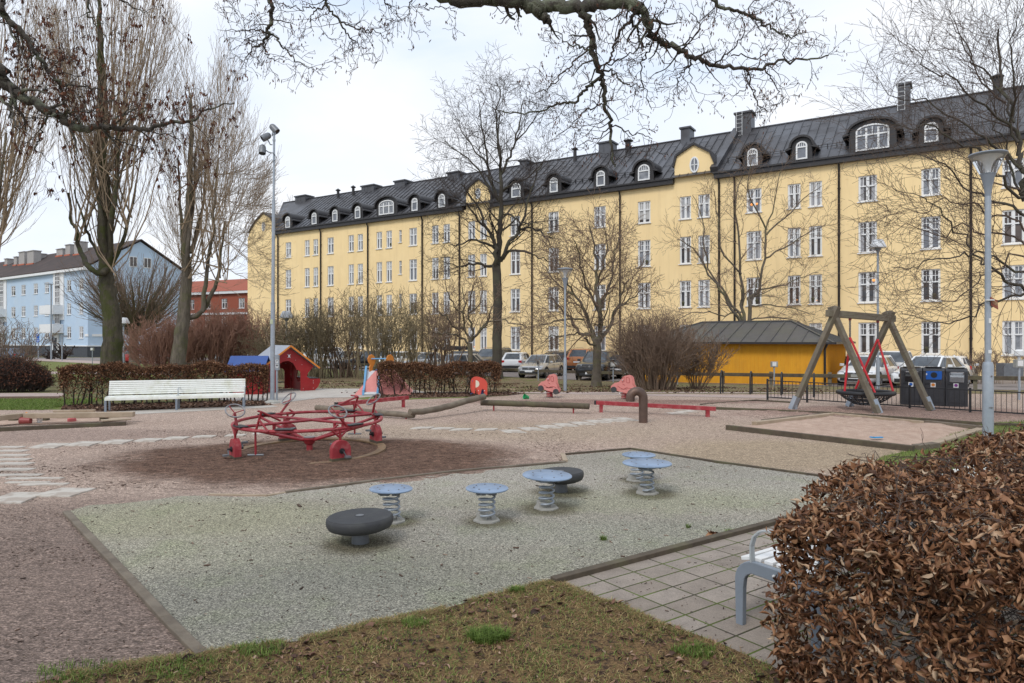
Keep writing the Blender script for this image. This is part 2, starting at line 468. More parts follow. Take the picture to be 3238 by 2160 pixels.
def rubber_mat():
    m, t, b = nt('rubber_surface'); v = texco(t)
    big = noise(t, v, .5, 5, .6)
    base = ramp(t, big, [(.3, (.275,.248,.20)), (.55, (.325,.295,.242)), (.75, (.27,.245,.20))])
    mo = noise(t, v, 1.3, 6, .7)
    for cx, cy, rx, ry, a, c in ((-3.6,7.6,1.9,.9,.40,(.28,.275,.14)), (-2.9,6.2,1.3,.5,.25,(.25,.26,.15)), (1.5,8.6,2.6,.7,.4,(.28,.29,.17)), (.3,5.9,2.2,.7,.45,(.20,.20,.15)),
                                 (-1.6,5.2,1.9,.8,.55,(.175,.175,.14)), (1.6,7.0,2.2,.5,.35,(.22,.235,.18)), (-.8,9.6,3.4,1.1,.6,(.41,.37,.315)), (4.6,9.5,2.0,1.3,.35,(.38,.355,.30))):
        p = blob(t, v, cx, cy, rx, ry, .5, .35, 1.2); base = mixc(t, math_(t,'MULTIPLY',p,a), base, c)
    # dark rings round each stand
    for (cx, cy, rr) in RINGS:
        p = blob(t, v, cx, cy, rr, rr*.95, .35, .22, 3.0); base = mixc(t, math_(t,'MULTIPLY',p,.75), base, (.115,.10,.055))
    gs = ramp(t, mo, [(.5, 0), (.68, 1)]); base = mixc(t, math_(t,'MULTIPLY',gs,.3), base, (.24,.27,.14))
    cell = vor(t, v, 115, 'F1', 'Color'); sep = node(t, 'ShaderNodeSeparateColor'); t.links.new(cell, sep.inputs[0])
    n1 = noise(t, v, 60, 3, .7)
    base = mixc(t, .9, base, ramp(t, sep.outputs[0], [(0, .28), (.3, .74), (.65, 1.06), (1, 2.0)]), 'MULTIPLY')
    base = mixc(t, .75, base, ramp(t, n1, [(.3, .5), (.5, 1), (.7, 1.25)]), 'MULTIPLY')
    t.links.new(base, b.inputs['Base Color']); b.inputs['Roughness'].default_value = .9; b.inputs['Specular IOR Level'].default_value = .25
    bump(t, b, math_(t,'ADD',n1,math_(t,'MULTIPLY',vor(t, v, 95),.8)), .7, .012)
    return m

def soil_mat(name, green=.5, c_g=(.13,.16,.035), c_b=(.20,.15,.075), c_d=(.10,.07,.05), bm=.7):
    m, t, b = nt(name); v = texco(t)
    a = noise(t, v, .8, 6, .7); d = noise(t, v, 14, 4, .75); e = noise(t, v, 60, 3, .7)
    col = mixc(t, ramp(t, a, [(.62-green*.4, 0), (.82-green*.4, 1)]), c_b, c_g)
    col = mixc(t, ramp(t, d, [(.48, 0), (.62, 1)]), col, c_d)
    col = mixc(t, .8, col, ramp(t, e, [(.3,.45),(.5,1),(.7,1.7)]), 'MULTIPLY')
    t.links.new(col, b.inputs['Base Color']); b.inputs['Roughness'].default_value = 1; b.inputs['Specular IOR Level'].default_value = .15
    bump(t, b, math_(t,'ADD',d,math_(t,'MULTIPLY',e,.4)), bm, .05)
    return m
def path_mat(name, c1, c2, sc=2.0, f=70):
    m, t, b = nt(name); v = texco(t)
    col = ramp(t, noise(t, v, sc, 6, .65), [(.3, c1), (.7, c2)])
    e = noise(t, v, f, 3, .7); col = mixc(t, .7, col, ramp(t, e, [(.3,.6),(.5,1),(.7,1.35)]), 'MULTIPLY')
    t.links.new(col, b.inputs['Base Color']); b.inputs['Roughness'].default_value = .95; b.inputs['Specular IOR Level'].default_value = .2
    bump(t, b, e, .4, .01); return m
PAV_A = math.atan2(1.854, 2.58)
def paving_mat():
    m, t, b = nt('paving_slabs'); v = texco(t)
    mp = node(t, 'ShaderNodeMapping'); mp.inputs['Rotation'].default_value = (0,0,-PAV_A); mp.inputs['Location'].default_value = (.07,.17,0)
    t.links.new(v, mp.inputs[0])
    br = node(t, 'ShaderNodeTexBrick', offset=0.0, squash=1.0)
    br.inputs['Scale'].default_value = 1; br.inputs['Brick Width'].default_value = .36; br.inputs['Row Height'].default_value = .215
    br.inputs['Mortar Size'].default_value = .008; br.inputs['Mortar Smooth'].default_value = .15; br.inputs['Bias'].default_value = 0
    br.inputs['Color1'].default_value = (0,0,0,1); br.inputs['Color2'].default_value = (1,1,1,1); br.inputs['Mortar'].default_value = (.5,.5,.5,1)
    t.links.new(mp.outputs[0], br.inputs['Vector'])
    tone = node(t, 'ShaderNodeSeparateColor'); t.links.new(br.outputs['Color'], tone.inputs[0])
    base = ramp(t, tone.outputs[0], [(0, (.235,.195,.16)), (1, (.30,.255,.215))])
    st = noise(t, v, 3.2, 6, .7); base = mixc(t, .6, base, ramp(t, st, [(.3,.62),(.55,1.05),(.75,1.2)]), 'MULTIPLY')
    e = noise(t, v, 120, 3, .7); base = mixc(t, .55, base, ramp(t, e, [(.3,.6),(.5,1),(.72,1.5)]), 'MULTIPLY')
    mossn = noise(t, v, 2.1, 5, .7); moss = ramp(t, mossn, [(.42, (.05,.04,.03)), (.55, (.075,.10,.015)), (.7, (.11,.17,.02))])
    wide = math_(t, 'ADD', br.outputs['Fac'], 0)
    base = mixc(t, wide, base, moss)
    t.links.new(base, b.inputs['Base Color']); b.inputs['Roughness'].default_value = .85; b.inputs['Specular IOR Level'].default_value = .3
    bump(t, b, math_(t,'SUBTRACT', math_(t,'MULTIPLY',e,.12), br.outputs['Fac']), .8, .012); return m

def sheet(name, pts, z, mat, kind='structure'):
    mb = MB(); n = len(pts)
    mb.add([(p[0], p[1], z) for p in pts], [tuple(range(n))])
    o = mb.build(name, mat, smooth=0)
    # counter-clockwise so that it faces up
    if o.data.polygons[0].normal.z < 0: o.data.flip_normals()
    o['kind'] = kind; return o
def strip(name, edge_a, edge_b, mat, dz=.004):
    """band between two polylines of (x,y), following the terrain"""
    mb = MB(); n = len(edge_a)
    mb.add([(x,y,g(y)+dz) for x,y in edge_a]+[(x,y,g(y)+dz) for x,y in edge_b], [(i,i+1,n+i+1,n+i) for i in range(n-1)])
    o = mb.build(name, mat, smooth=0); 
    if o.data.polygons[0].normal.z < 0: o.data.flip_normals()
    return struct(o)

def px_poly(pts, z=0):
    return [tuple(gp(x, y, z))[:2] for x, y in pts]
def D(x, y): return (x*1.3773, y*1.3773)

# stands (x,y) read off the photograph: used for rings on the rubber and for the stands themselves
SPR = [  # px, py of foot, disc diameter factor
    (1240,1652,.47), (1539,1650,.46), (1727,1610,.63), (2046,1562,.62), (2012,1521,.46)]
SPRP = [gp(a,b) for a,b,_ in SPR]
RUB = [gp(1140,1719), gp(1775,1557)]
RINGS = [(p.x+.03,p.y-.02,.27 if i not in (2,3) else .34) for i,p in enumerate(SPRP)] + [(p.x,p.y-.03,.36) for p in RUB]

M = {}
M['gravel'] = gravel_mat()
M['rubber'] = rubber_mat()
M['ground'] = soil_mat('ground_soil', .55, (.12,.15,.04), (.21,.17,.09))
M['lawn'] = soil_mat('lawn', .75, (.145,.19,.045), (.23,.19,.085), (.15,.12,.07), .5)
M['litter_soil'] = soil_mat('litter_soil', .22, (.12,.115,.03), (.19,.12,.058), (.05,.032,.024), .9)
M['leafy_soil'] = soil_mat('leafy_soil', .1, (.12,.12,.04), (.15,.095,.065), (.07,.045,.035), .9)
M['path'] = path_mat('fine_gravel_path', (.44,.35,.31), (.36,.28,.25))
M['pale'] = path_mat('pale_concrete', (.50,.46,.41), (.42,.385,.34))
M['asphalt'] = path_mat('old_asphalt', (.27,.235,.22), (.21,.185,.175))
M['sand'] = path_mat('damp_sand', (.50,.37,.29), (.36,.25,.19), 5.0)
M['paving'] = paving_mat()

# ground sheet to the horizon, following the fall towards the car park
mb = MB(); ys = [-60,-20,0,10,20,25,28,31,34,37,40,50,70,100,150,250,400,700]; xs = [-600,-250,-120,-60,-30,-15,0,15,30,60,120,250,600]
vs = [(x,y,g(y)) for y in ys for x in xs]; nx = len(xs)
mb.add(vs, [(j*nx+i,j*nx+i+1,(j+1)*nx+i+1,(j+1)*nx+i) for j in range(len(ys)-1) for i in range(nx-1)])
struct(mb.build('ground', M['ground'], smooth=0))

# playground gravel (flat part)
gr_left = [(-30,1.0), (-30,13.5)] + [tuple(gp(x,y))[:2] for x,y in ((0,1296),(240,1296),(330,1300),(800,1290),(862,1278))]
gr = gr_left + [(-7.6,22.6),(-7.2,24.95),(14,24.95),(30,24.95),(30,1.0)]
sheet('gravel', gr, .004, M['gravel'])
# rubber surface and the pale pads
rub = [D(150,1178),D(205,1162),D(280,1158),D(350,1150),D(410,1141),D(460,1140),D(540,1143),D(615,1142),D(655,1134),D(770,1121),D(870,1107),D(930,1104),D(955,1096),D(1060,1088),D(1160,1077),D(1293,1065),D(1291,1048),D(1449,1034),D(1560,1050),D(1650,1066),D(1760,1076),D(1905,1101)]
rubp = px_poly(rub)
k1 = gp(*D(1270,1341)); k2 = gp(*D(1790,1202)); kd = (k2-k1).normalized()
far = Vector((rubp[-1][0], rubp[-1][1], 0)); fd = (far-gp(*D(1449,1034))).normalized()
# corner: where the far edge meets the kerb line
det_ = fd.x*(-kd.y)-fd.y*(-kd.x); dx_, dy_ = k1.x-far.x, k1.y-far.y
ca_ = (dx_*(-kd.y)-dy_*(-kd.x))/det_; corner = far + fd*ca_; kend = corner
rubp += [tuple(corner)[:2], tuple(k1)[:2]] + px_poly([D(1180,1362),D(1100,1385),D(1000,1413),D(900,1432),D(800,1452),D(690,1480),D(580,1497),D(462,1512)])
sheet('rubber_surface', rubp, .012, M['rubber'])
# paving beside it
kn = Vector((kd.y, -kd.x, 0))
sheet('paving', [tuple(k1-kn*-.02)[:2], tuple(kend)[:2], tuple(kend+kn*3.0)[:2], (4.2,2.6), (1.2,2.8)] + px_poly([D(1790,1560),D(1640,1492),D(1500,1440),D(1420,1400),D(1340,1372),D(1285,1352)]), .012, M['paving'])
# lawn at the camera's feet
lawnp = px_poly([D(1270,1340),D(1180,1358),D(1100,1381),D(1000,1409),D(900,1429),D(800,1449),D(690,1477),D(580,1494),D(470,1508),D(380,1520),D(250,1540),D(150,1560),D(60,1580)]) + [(-3.6,3.2),(-3.6,1.2),(5,1.2),(5.0,2.5)] + px_poly([D(1850,1575),D(1790,1545),D(1640,1478),D(1500,1430),D(1420,1392),D(1340,1366)])
sheet('lawn', lawnp, .020, M['litter_soil'])
# right-hand grass round the lamp post
gl = px_poly([(2790,1445),(2930,1415),(3010,1375),(3130,1338),(3238,1332),(3400,1338)]) + [(9.5,9.5),(5.6,8.3),(5.2,9.0)] + px_poly([(2720,1490)])
sheet('lawn_patch', gl, .009, M['lawn'])
sheet('lawn_strip', px_poly([(1120,1262),(1190,1252),(1330,1250),(1600,1244),(1610,1252),(1480,1258),(1350,1262),(1200,1268)]), .009, M['lawn'])
sheet('bark_border', px_poly([(1180,1262),(1190,1246),(1600,1240),(1660,1246),(1600,1252),(1400,1258)]), .013, M['leafy_soil'])
# pale pad below the playhouse and slide
sheet('play_pad', px_poly([(690,1264),(850,1281),(905,1273),(1010,1259),(1120,1257),(1300,1251),(1345,1241),(1290,1230),(990,1229.5),(840,1232),(700,1236)]), .010, M['pale'])
# slab edge in front of the white bench
sheet('bench_pavement', px_poly([(300,1312),(424,1311),(840,1290),(880,1287),(860,1283),(560,1294),(330,1304)]), .010, M['pale'])
sheet('hedge_bed', px_poly([(190,1300),(330,1302),(560,1294),(860,1282),(850,1268),(600,1272),(200,1284)]), .012, M['leafy_soil'])
sheet('lawn_left', px_poly([(-400,1300),(200,1296),(200,1278),(190,1264),(-400,1268)]), .008, M['lawn'])
# the path behind the playground and its grass verges follow the fall of the ground
def line(px0, y0, px1, y1, z0=0, z1=0, n=6):
    a = gp(px0, y0, z0); b = gp(px1, y1, z1); return [tuple(a.lerp(b, i/n))[:2] for i in range(n+1)]
strip('path_left', line(-500,1258,200,1254), line(-500,1246,200,1242), M['path'], .012)
sheet('soil_strip', px_poly([(-400,1270),(190,1268),(190,1254),(-400,1258)]), .006, M['leafy_soil'])
strip('path', line(985,1229,2500,1262), [(-7.4,27.1),(-3.5,26.6),(0,26.3),(3.5,26.2),(7,26.2),(10,25.9),(13.5,25.8)], M['path'], .012)
# grass bank between path and car park: dull leafy grass
def bank(name, x0, x1, y0, y1, mat, dz=.006):
    n = 10
    strip(name, [(x0+(x1-x0)*i/n, y0) for i in range(n+1)], [(x0+(x1-x0)*i/n, y1) for i in range(n+1)], mat, dz)
M['bank'] = soil_mat('leafy_bank', .42, (.15,.185,.05), (.25,.19,.115), (.14,.09,.065), .9)
mb = MB(); nn = 24; ysb = [25.05,27,30,33,36,39,40,44]
xs2 = [-16+i*46/nn for i in range(nn+1)]
mb.add([(x,y,g(y)+.006) for y in ysb for x in xs2], [(j*(nn+1)+i,j*(nn+1)+i+1,(j+1)*(nn+1)+i+1,(j+1)*(nn+1)+i) for j in range(len(ysb)-1) for i in range(nn)])
struct(mb.build('leafy_bank', M['bank'], smooth=0))
FA, FB = Vector((-.4,44,0)), Vector((19.7,28,0)); fdir = (FB-FA).normalized()
# car park: band between fence line and facade
mb = MB(); n = 30; fn = Vector((-fdir.y, fdir.x, 0))
rowa = []; rowb = []
vsx = []
for i in range(n+1):
    p = FA - fdir*45 + fdir*(i*95/n)
    for k in (0.3, 1.5, 3, 5, 8, 16, 30):
        q = p + fn*k; vsx.append((q.x, q.y, g(q.y)+.012))
mb.add(vsx, [(i*7+j,(i+1)*7+j,(i+1)*7+j+1,i*7+j+1) for i in range(n) for j in range(6)])
struct(mb.build('car_park', M['asphalt'], smooth=0))
# far left: street, walk and lawns on the lower level
zl = -.45
def low(name, pts, mat, dz): sheet(name, px_poly(pts, zl), zl+dz, mat)
low('lawn_far', [(-300,1178),(640,1178),(640,1146),(-300,1146)], M['lawn'], .008)
low('lawn_middle', [(-300,1212),(520,1212),(560,1182),(-300,1182)], M['lawn'], .008)
low('street', [(-600,1141),(700,1141),(760,1131),(-600,1131)], M['asphalt'], .006)
low('footpath', [(-300,1136),(100,1140),(300,1150),(520,1152),(520,1146),(330,1143),(160,1136),(-300,1130)], M['path'], .014)
low('footpath_near', [(-300,1184),(180,1183),(560,1186),(560,1180),(180,1176),(-300,1177)], M['path'], .014)

# loose bark with real humps and hollows round the carousel and below the nest swing
from mathutils import noise as mn
def rough_sheet(name, cx, cy, rx, ry, amp, step, seed):
    nx_, ny_ = int(2*rx*1.15/step), int(2*ry*1.15/step); X = np.linspace(cx-rx*1.15,cx+rx*1.15,nx_); Y = np.linspace(cy-ry*1.15,cy+ry*1.15,ny_)
    V = []; keep = np.zeros((ny_,nx_),bool)
    for j,y in enumerate(Y):
        for i,x in enumerate(X):
            e = math.hypot((x-cx)/rx,(y-cy)/ry)+.22*mn.noise(Vector((x*.8,y*.8,seed))); k = max(0.,min(1.,(1.08-e)/.30)); keep[j,i] = e < 1.08
            h = mn.noise(Vector((x*2.3,y*4.2,seed)))*.5+mn.noise(Vector((x*5.5,y*9.5,seed+3)))*.42+abs(mn.noise(Vector((x*13,y*19,seed+5))))*.30
            q_ = math.hypot(x+3.62,y-12.2) if seed == 3 else 9.; k *= .45+.55*max(0.,min(1.,abs(q_-1.27)/.22))
            V.append((x,y,.0055+k*amp*(.8+1.5*h)-(.006 if abs(q_-1.27) < .15 else 0)))
    idx = np.arange(nx_*ny_).reshape(ny_,nx_); q = np.stack([idx[:-1,:-1],idx[:-1,1:],idx[1:,1:],idx[1:,:-1]],-1); m_ = keep[:-1,:-1]&keep[1:,1:]&keep[:-1,1:]&keep[1:,:-1]
    o = np_mesh(name, np.array(V), [q[m_]], M['gravel'], None); return struct(o)
rough_sheet('bark_ground', -3.3, 11.55, 3.5, 2.2, .026, .030, 3)
rough_sheet('bark_ground', 10.3, 18.6, 4.2, 2.1, .035, .06, 9)
rough_sheet('bark_ground', 2.6, 21.4, 5.2, 1.1, .030, .07, 14)
# ================================================================== building materials
M['render_yellow'] = pm('yellow_render', (.93,.71,.385), (.89,.67,.35), .5, .85, 0, .12, 60, (.82,.62,.34), .35, .35, spec=.2)
def streaked(name, c1, c2, st):
    """painted render with faint vertical rain streaks and patches"""
    m, t, b = nt(name); v = texco(t); col = ramp(t, noise(t, v, .45, 5, .6), [(.3, c1), (.7, c2)])
    s1 = noise(t, texco(t, scale=(2.2,2.2,.16)), 1.0, 5, .7); col = mixc(t, math_(t,'MULTIPLY', ramp(t, s1, [(.50,0),(.72,1)]), .55), col, st)
    p = noise(t, texco(t, scale=(.35,.35,.5)), 1.0, 3, .5); col = mixc(t, math_(t,'MULTIPLY', ramp(t, p, [(.55,0),(.62,1)]), .30), col, tuple(min(1,x*1.06+.02) for x in c1))
    t.links.new(col, b.inputs['Base Color']); b.inputs['Roughness'].default_value = .88; b.inputs['Specular IOR Level'].default_value = .2
    bump(t, b, noise(t, v, 30, 4, .7), .15, .01); return m
M['render_yellow'] = streaked('yellow_render_streaked', (.93,.71,.385), (.885,.665,.35), (.74,.55,.30))
M['render_blue'] = pm('blue_render', (.50,.62,.75), (.45,.57,.70), 1.0, .9, 0, .1, 60, (.52,.60,.68), .3, .5, spec=.2)
M['white'] = pm('white_paint', (.80,.80,.79), (.72,.72,.71), 6, .5)
M['white_dirty'] = pm('white_slats', (.80,.81,.77), (.70,.71,.65), 5, .5, 0, .1, 30, (.50,.50,.32), 2.5, .4)
M['plinth'] = pm('dark_plinth', (.075,.08,.09), (.055,.06,.07), 3, .9)
M['roof'] = pm('dark_sheet_metal', (.085,.082,.086), (.06,.057,.06), 1.2, .45, .3, .06, 8, (.13,.135,.15), .22, .6)
M['roof_trim'] = pm('dark_roof_trim', (.040,.036,.036), (.028,.025,.025), 4, .45, .2)
M['pipe_brown'] = pm('dark_brown_pipe', (.028,.022,.02), None, 4, .4, .2)
M['tile'] = pm('dark_brown_tiles', (.060,.042,.036), (.040,.028,.026), 5, .9, 0, .4, 12, (.085,.055,.045), .4, .6)
M['flash'] = pm('orange_flashing', (.50,.12,.05), None, 4, .6)
M['grey_render'] = pm('grey_render', (.42,.39,.37), (.33,.31,.29), 3, .9)
M['brick'] = pm('red_brick', (.36,.10,.055), (.27,.075,.045), 8, .9, 0, .2, 40)
def glass_mat(name, c, c2, ro=.06, sc=1.2):
    m, t, b = nt(name)
    col = ramp(t, noise(t, texco(t), sc, 3, .6), [(.35, c), (.65, c2)])
    t.links.new(col, b.inputs['Base Color']); b.inputs['Roughness'].default_value = ro; b.inputs['Specular IOR Level'].default_value = .6
    return m
M['glass'] = [glass_mat('window_glass_dark', (.03,.03,.035), (.10,.085,.075)), glass_mat('window_glass_grey', (.13,.14,.16), (.20,.21,.235)),
              glass_mat('window_glass_brown', (.05,.035,.03), (.11,.08,.065)), glass_mat('window_glass_curtain', (.30,.31,.33), (.16,.17,.19), .12, 3.0)]
def emit(name, c, s):
    m, t, b = nt(name); b.inputs['Base Color'].default_value = c4(c); b.inputs['Emission Color'].default_value = c4(c); b.inputs['Emission Strength'].default_value = s; return m
M['lamp_glow'] = emit('warm_lamp', (.9,.36,.10), .75)

rwin = random.Random(808)
M['cloth'] = pm('window_blind', (.50,.49,.47), (.42,.41,.40), 4, .8)
M['cloth2'] = pm('window_curtain', (.42,.42,.43), (.30,.30,.32), 9, .85)
M['plantdark'] = pm('window_plant', (.05,.08,.03), (.10,.07,.05), 9, .8)
class Facade:
    def __init__(s, X, Y, u):
        s.X, s.Y, s.u = X, Y, u; s.b = (u[1], -u[0])      # b points away from the viewer side
        s.rz = math.atan2(-u[1], -u[0])
    def s_(s, px, d=0):
        k = (px-CX)/F
        return ((s.X+s.b[0]*d) - k*(s.Y+s.b[1]*d))/(-s.u[0]+s.u[1]*k)
    def x(s, px, d=0): return -s.s_(px, d)
    def z(s, px, py, d=0, z0=-.45):
        Yw = s.Y+s.b[1]*d+s.u[1]*s.s_(px, d)
        return H+(HZ-py)/F*Yw - z0
def wall_with_holes(mb, x0, x1, z0, z1, holes, dep, m=0, mr=0):
    """vertical wall in the plane y=0, facing -y, with window reveals dep deep"""
    xs = sorted({x0, x1} | {h[i] for h in holes for i in (0,1)})
    for a, b in zip(xs[:-1], xs[1:]):
        if b-a < 1e-4: continue
        c = (a+b)/2; cov = sorted([(h[2],h[3]) for h in holes if h[0]-1e-5 <= c <= h[1]+1e-5])
        z = z0
        for p, q in cov:
            mb.quad((a,0,z),(b,0,z),(b,0,p),(a,0,p), m); z = q
        mb.quad((a,0,z),(b,0,z),(b,0,z1),(a,0,z1), m)
    for (a,b,p,q) in [h[:4] for h in holes]:
        mb.quad((a,0,p),(a,0,q),(a,dep,q),(a,dep,p), mr); mb.quad((b,0,q),(b,0,p),(b,dep,p),(b,dep,q), mr)
        mb.quad((a,0,q),(b,0,q),(b,dep,q),(a,dep,q), mr); mb.quad((b,0,p),(a,0,p),(a,dep,p),(b,dep,p), mr)

def casement(parent, a, b, p, q, dep, gm, name='window', bars=1, split=.60, nv=2, fr=.085, y=.08, tall_bars=True):
    """white framed window between x a..b and z p..q, set back dep"""
    mb = MB(); yy = dep-.06; w = b-a; h = q-p
    for xx in (a+fr/2+.002, b-fr/2-.002): mb.box((xx,yy,(p+q)/2),(fr,y,h-.006))
    mb.box(((a+b)/2,yy,q-fr/2-.003),(w-2*fr-.006,y,fr)); mb.box(((a+b)/2,yy,p+fr/2+.003),(w-2*fr-.006,y,fr))
    zt = p+h*split
    if nv >= 2: mb.box(((a+b)/2,yy-.012,(p+q)/2),(.11,y,h-2*fr-.01))
    mb.box(((a+b)/2,yy-.008,zt),(w-2*fr-.008,y,.085))
    cols = [(a+fr, (a+b)/2-.055), ((a+b)/2+.055, b-fr)] if nv >= 2 else [(a+fr, b-fr)]
    for c0, c1 in cols:
        if tall_bars: mb.box(((c0+c1)/2,yy,(zt+q)/2),(.035,.04,q-zt-.05))
        if bars: mb.box(((c0+c1)/2,yy+.004,(zt+q)/2),(c1-c0,.04,.035))
        # inner sash lines
        for xx in (c0+.02, c1-.02): mb.box((xx,yy+.008,(p+q)/2),(.04,.05,h-2*fr))
    mb.box(((a+b)/2,-.02,p-.035),(w+.14,.14,.06))     # sill
    o = mb.build(name, M['white'], parent, smooth=0)
    g_ = MB(); g_.box(((a+b)/2,dep-.01,(p+q)/2),(w-.02,.02,h-.02)); g_.build('pane', gm, o, smooth=0)
    if name == 'window' and w > .7 and gm in M['glass']:
        k = rwin.random()
        if k < .16:
            hb_ = h*rwin.choice((.22,.35,.5,.8)); c_ = MB(); c_.box(((a+b)/2,dep-.024,q-hb_/2-.05),(w-.1,.006,hb_)); c_.build('blind', M['cloth'], o, smooth=0)
        elif k < .48:
            c_ = MB(); wc = w*rwin.uniform(.12,.24)
            for sx in (-1,1):
                for z_ in range(3): c_.box(((a+b)/2+sx*(w/2-.07-wc/2-.012*z_),dep-.022-.003*z_,(p+q)/2),(wc*(1-.3*z_),.006,h-.14))
            c_.build('curtain', M['cloth2'], o, smooth=0)
        elif k < .60:
            c_ = MB(); sx = rwin.choice((-.22,.18)); c_.lathe(((a+b)/2+w*sx,dep-.05,p+.09),[(.05,0),(.07,.10),(.02,.12),(.11,.20),(.13,.30),(.04,.40)],8); c_.build('pot_plant', M['plantdark'], o)
    return o

# ================================================================== long yellow apartment building
rg = random.Random(11)
YF = Facade(20.6, 46.3, (-.8414,.5406))
yb = thing('apartment_building', 'long yellow rendered apartment building with dark metal roof and arched dormers', 'building', (YF.X,YF.Y,-.45), YF.rz)
ROWS = [(1.51,3.55,1),(4.85,6.85,1),(8.11,10.14,1),(11.47,13.16,0)]
cols = [(911.5,18),(971,15.5),(998,15.5),(1045,19.5),(1110,17),(1139,17),(1199,17.5),(1230,18),(1306,24.5),(1376,21),(1412,21),(1491,23),(1528,22),(1629,31),(1750,33),(1896.5,37),(2036.7,40),(2167,36),(2226,37),(2384,48),(2511,41),(2579,41),(2743.6,59),(2943.6,61),(3204.8,71)]
XL = YF.x(783); XR = 34.0; WH = 14.25
holes = []; spec = []
for px, wd in cols:
    a, b = YF.x(px-wd/2), YF.x(px+wd/2)
    for r, (p, q, br) in enumerate(ROWS): holes.append((a,b,p,q)); spec.append((a,b,p,q,br,r,px))
a, b = YF.x(1265.5-4), YF.x(1265.5+4.5)
small = [(a,b,5.6,6.9),(a,b,8.8,10.1),(a,b,11.9,13.1),(a,b,2.2,3.5)]
mb = MB(); wall_with_holes(mb, XL, XR, -.3, WH, holes+small, .17)
mb.quad((XL,0,-.3),(XL,0,WH),(XL,12,WH),(XL,12,-.3)); mb.quad((XR,0,-.3),(XR,12,-.3),(XR,12,WH),(XR,0,WH)); mb.quad((XL,12,-.3),(XL,12,WH),(XR,12,WH),(XR,12,-.3))
mb.build('wall', M['render_yellow'], yb, smooth=0)
for (a,b,p,q,br,r,px) in spec:
    gi = rg.choice([0,0,1,1,2,3]) if r < 3 else rg.choice([0,1,1,3])
    if px in (1629,1750) and r == 0: gi = 3 if px == 1629 else 2
    if px > 3000 and r == 0: gi = 3
    if px in (2511,2579) and r == 1: gi = 2
    casement(yb, a, b, p, q, .17, M['glass'][gi], 'window', br, .60)
for (a,b,p,q) in small: casement(yb, a, b, p, q, .17, M['glass'][1], 'stair_window', 1, .66, nv=1, fr=.05, tall_bars=False)
# warm lamps seen through panes, white candle arches and curtains on the sills
lampmb = MB()
for px, py, r in ((2762,886,.16),(2376,646,.17),(2392,644,.14),(2403,925,.06),(2519,948,.07),(2580,950,.12),(1498,1097,.10),(1535,1100,.10),(1050,690,.05)):
    x, z = YF.x(px), YF.z(px,py)
    lm = MB(); r *= .7; lm.lathe((x,.135,z),[(.02,-r*.8),(r*.8,-r*.4),(r,0),(r*.7,r*.5),(.02,r*.8)],10); lm.build('window_lamp', M['lamp_glow'], yb)
for px, py, wpx in ((1009,1,0),(2511,820,20),(2579,818,22),(1047,799,9),(915,808,8),(2036,625,0),(1142,797,9)):
    if not wpx: continue
    x, z = YF.x(px), YF.z(px,py); hw = (YF.x(px+wpx/2)-YF.x(px-wpx/2))/2
    am = MB(); 
    for i in range(-3,4): am.box((x+hw*i/3.5,.115,z+(.18-.04*abs(i))/2-.06),(.035,.02,.26-.05*abs(i)))
    am.box((x,.115,z-.12),(hw*2.2,.03,.05)); am.build('candle_arch', M['white'], yb, smooth=0)
# cornice, gutter, downpipes
EZ0, EZ1 = 14.18, 14.60
segs = [(YF.x(869),YF.x(1467)),(YF.x(1554),YF.x(2132)),(YF.x(2260.5),XR+.3)]
mb = MB()
for a, b in segs:
    mb.box(((a+b)/2,-.17,(EZ0+EZ1)/2-.05),(b-a,.34,EZ1-EZ0-.06)); mb.box(((a+b)/2,-.36,EZ1-.05),(b-a+.1,.16,.12))
mb.build('cornice', M['roof_trim'], yb, smooth=0)
for px in (881,1016,1165,1337,1454.6,1684,1962,2275,2324,2653.6,3070):
    x = YF.x(px); pmb = MB(); pmb.tube([(x,-.3,EZ0-.02),(x,-.12,EZ0-.35),(x,-.12,.1)], .075, 8)
    for z in (2.5,6,9.5,12.5): pmb.box((x,-.06,z),(.2,.14,.05))
    pmb.build('downpipe', M['pipe_brown'], yb)
# roof
rx0 = YF.x(897, 6); gx0 = YF.x(869); RZ = 19.05; sl_ = (RZ-EZ1)/6.35
mb = MB()
mb.add([(gx0,-.35,EZ1),(XR+.3,-.35,EZ1),(XR+.3,6,RZ),(rx0,6,RZ)], [(0,1,2,3)])
mb.add([(gx0,12.35,EZ1),(XR+.3,12.35,EZ1),(XR+.3,6,RZ),(rx0,6,RZ)], [(3,2,1,0)])
mb.add([(gx0,-.35,EZ1),(gx0,12.35,EZ1),(rx0,6,RZ)], [(2,1,0)])
mb.add([(XR+.3,-.35,EZ1),(XR+.3,12.35,EZ1),(XR+.3,6,RZ)], [(0,1,2)])
x = gx0+.6; i = 0
def rz_(d): return EZ1+(d+.35)*sl_
while x < XR:
    d1 = 6 if x > rx0 else -.35+6.35*(x-gx0)/(rx0-gx0)
    mb.bar((x,-.33,rz_(-.33)+.02),(x,d1-.02,rz_(d1)+.005),.03,.06,up=(0,-1,1)); 
    # cross welts, staggered
    for d in ((1.7,4.1) if i%2 else (.8,3.0,5.0)):
        if x > rx0+1: mb.bar((x+.02,d,rz_(d)+.012),(x+.6,d,rz_(d)+.012),.03,.014,up=(0,-1,1))
    x += .64; i += 1
mb.bar((rx0,6,RZ+.03),(XR+.3,6,RZ+.03),.2,.08)
mb.bar((gx0,-.35,EZ1+.02),(rx0,6,RZ+.02),.16,.08)
mb.v = [(x_,y_,z_+.36*(XR-x_)/(XR-rx0)*max(0,min(1,(min(y_,12-y_)+.35)/6.35))) for x_,y_,z_ in mb.v]      # the ridge rises slightly towards the far end
roof = mb.build('roof', M['roof'], yb, smooth=0)
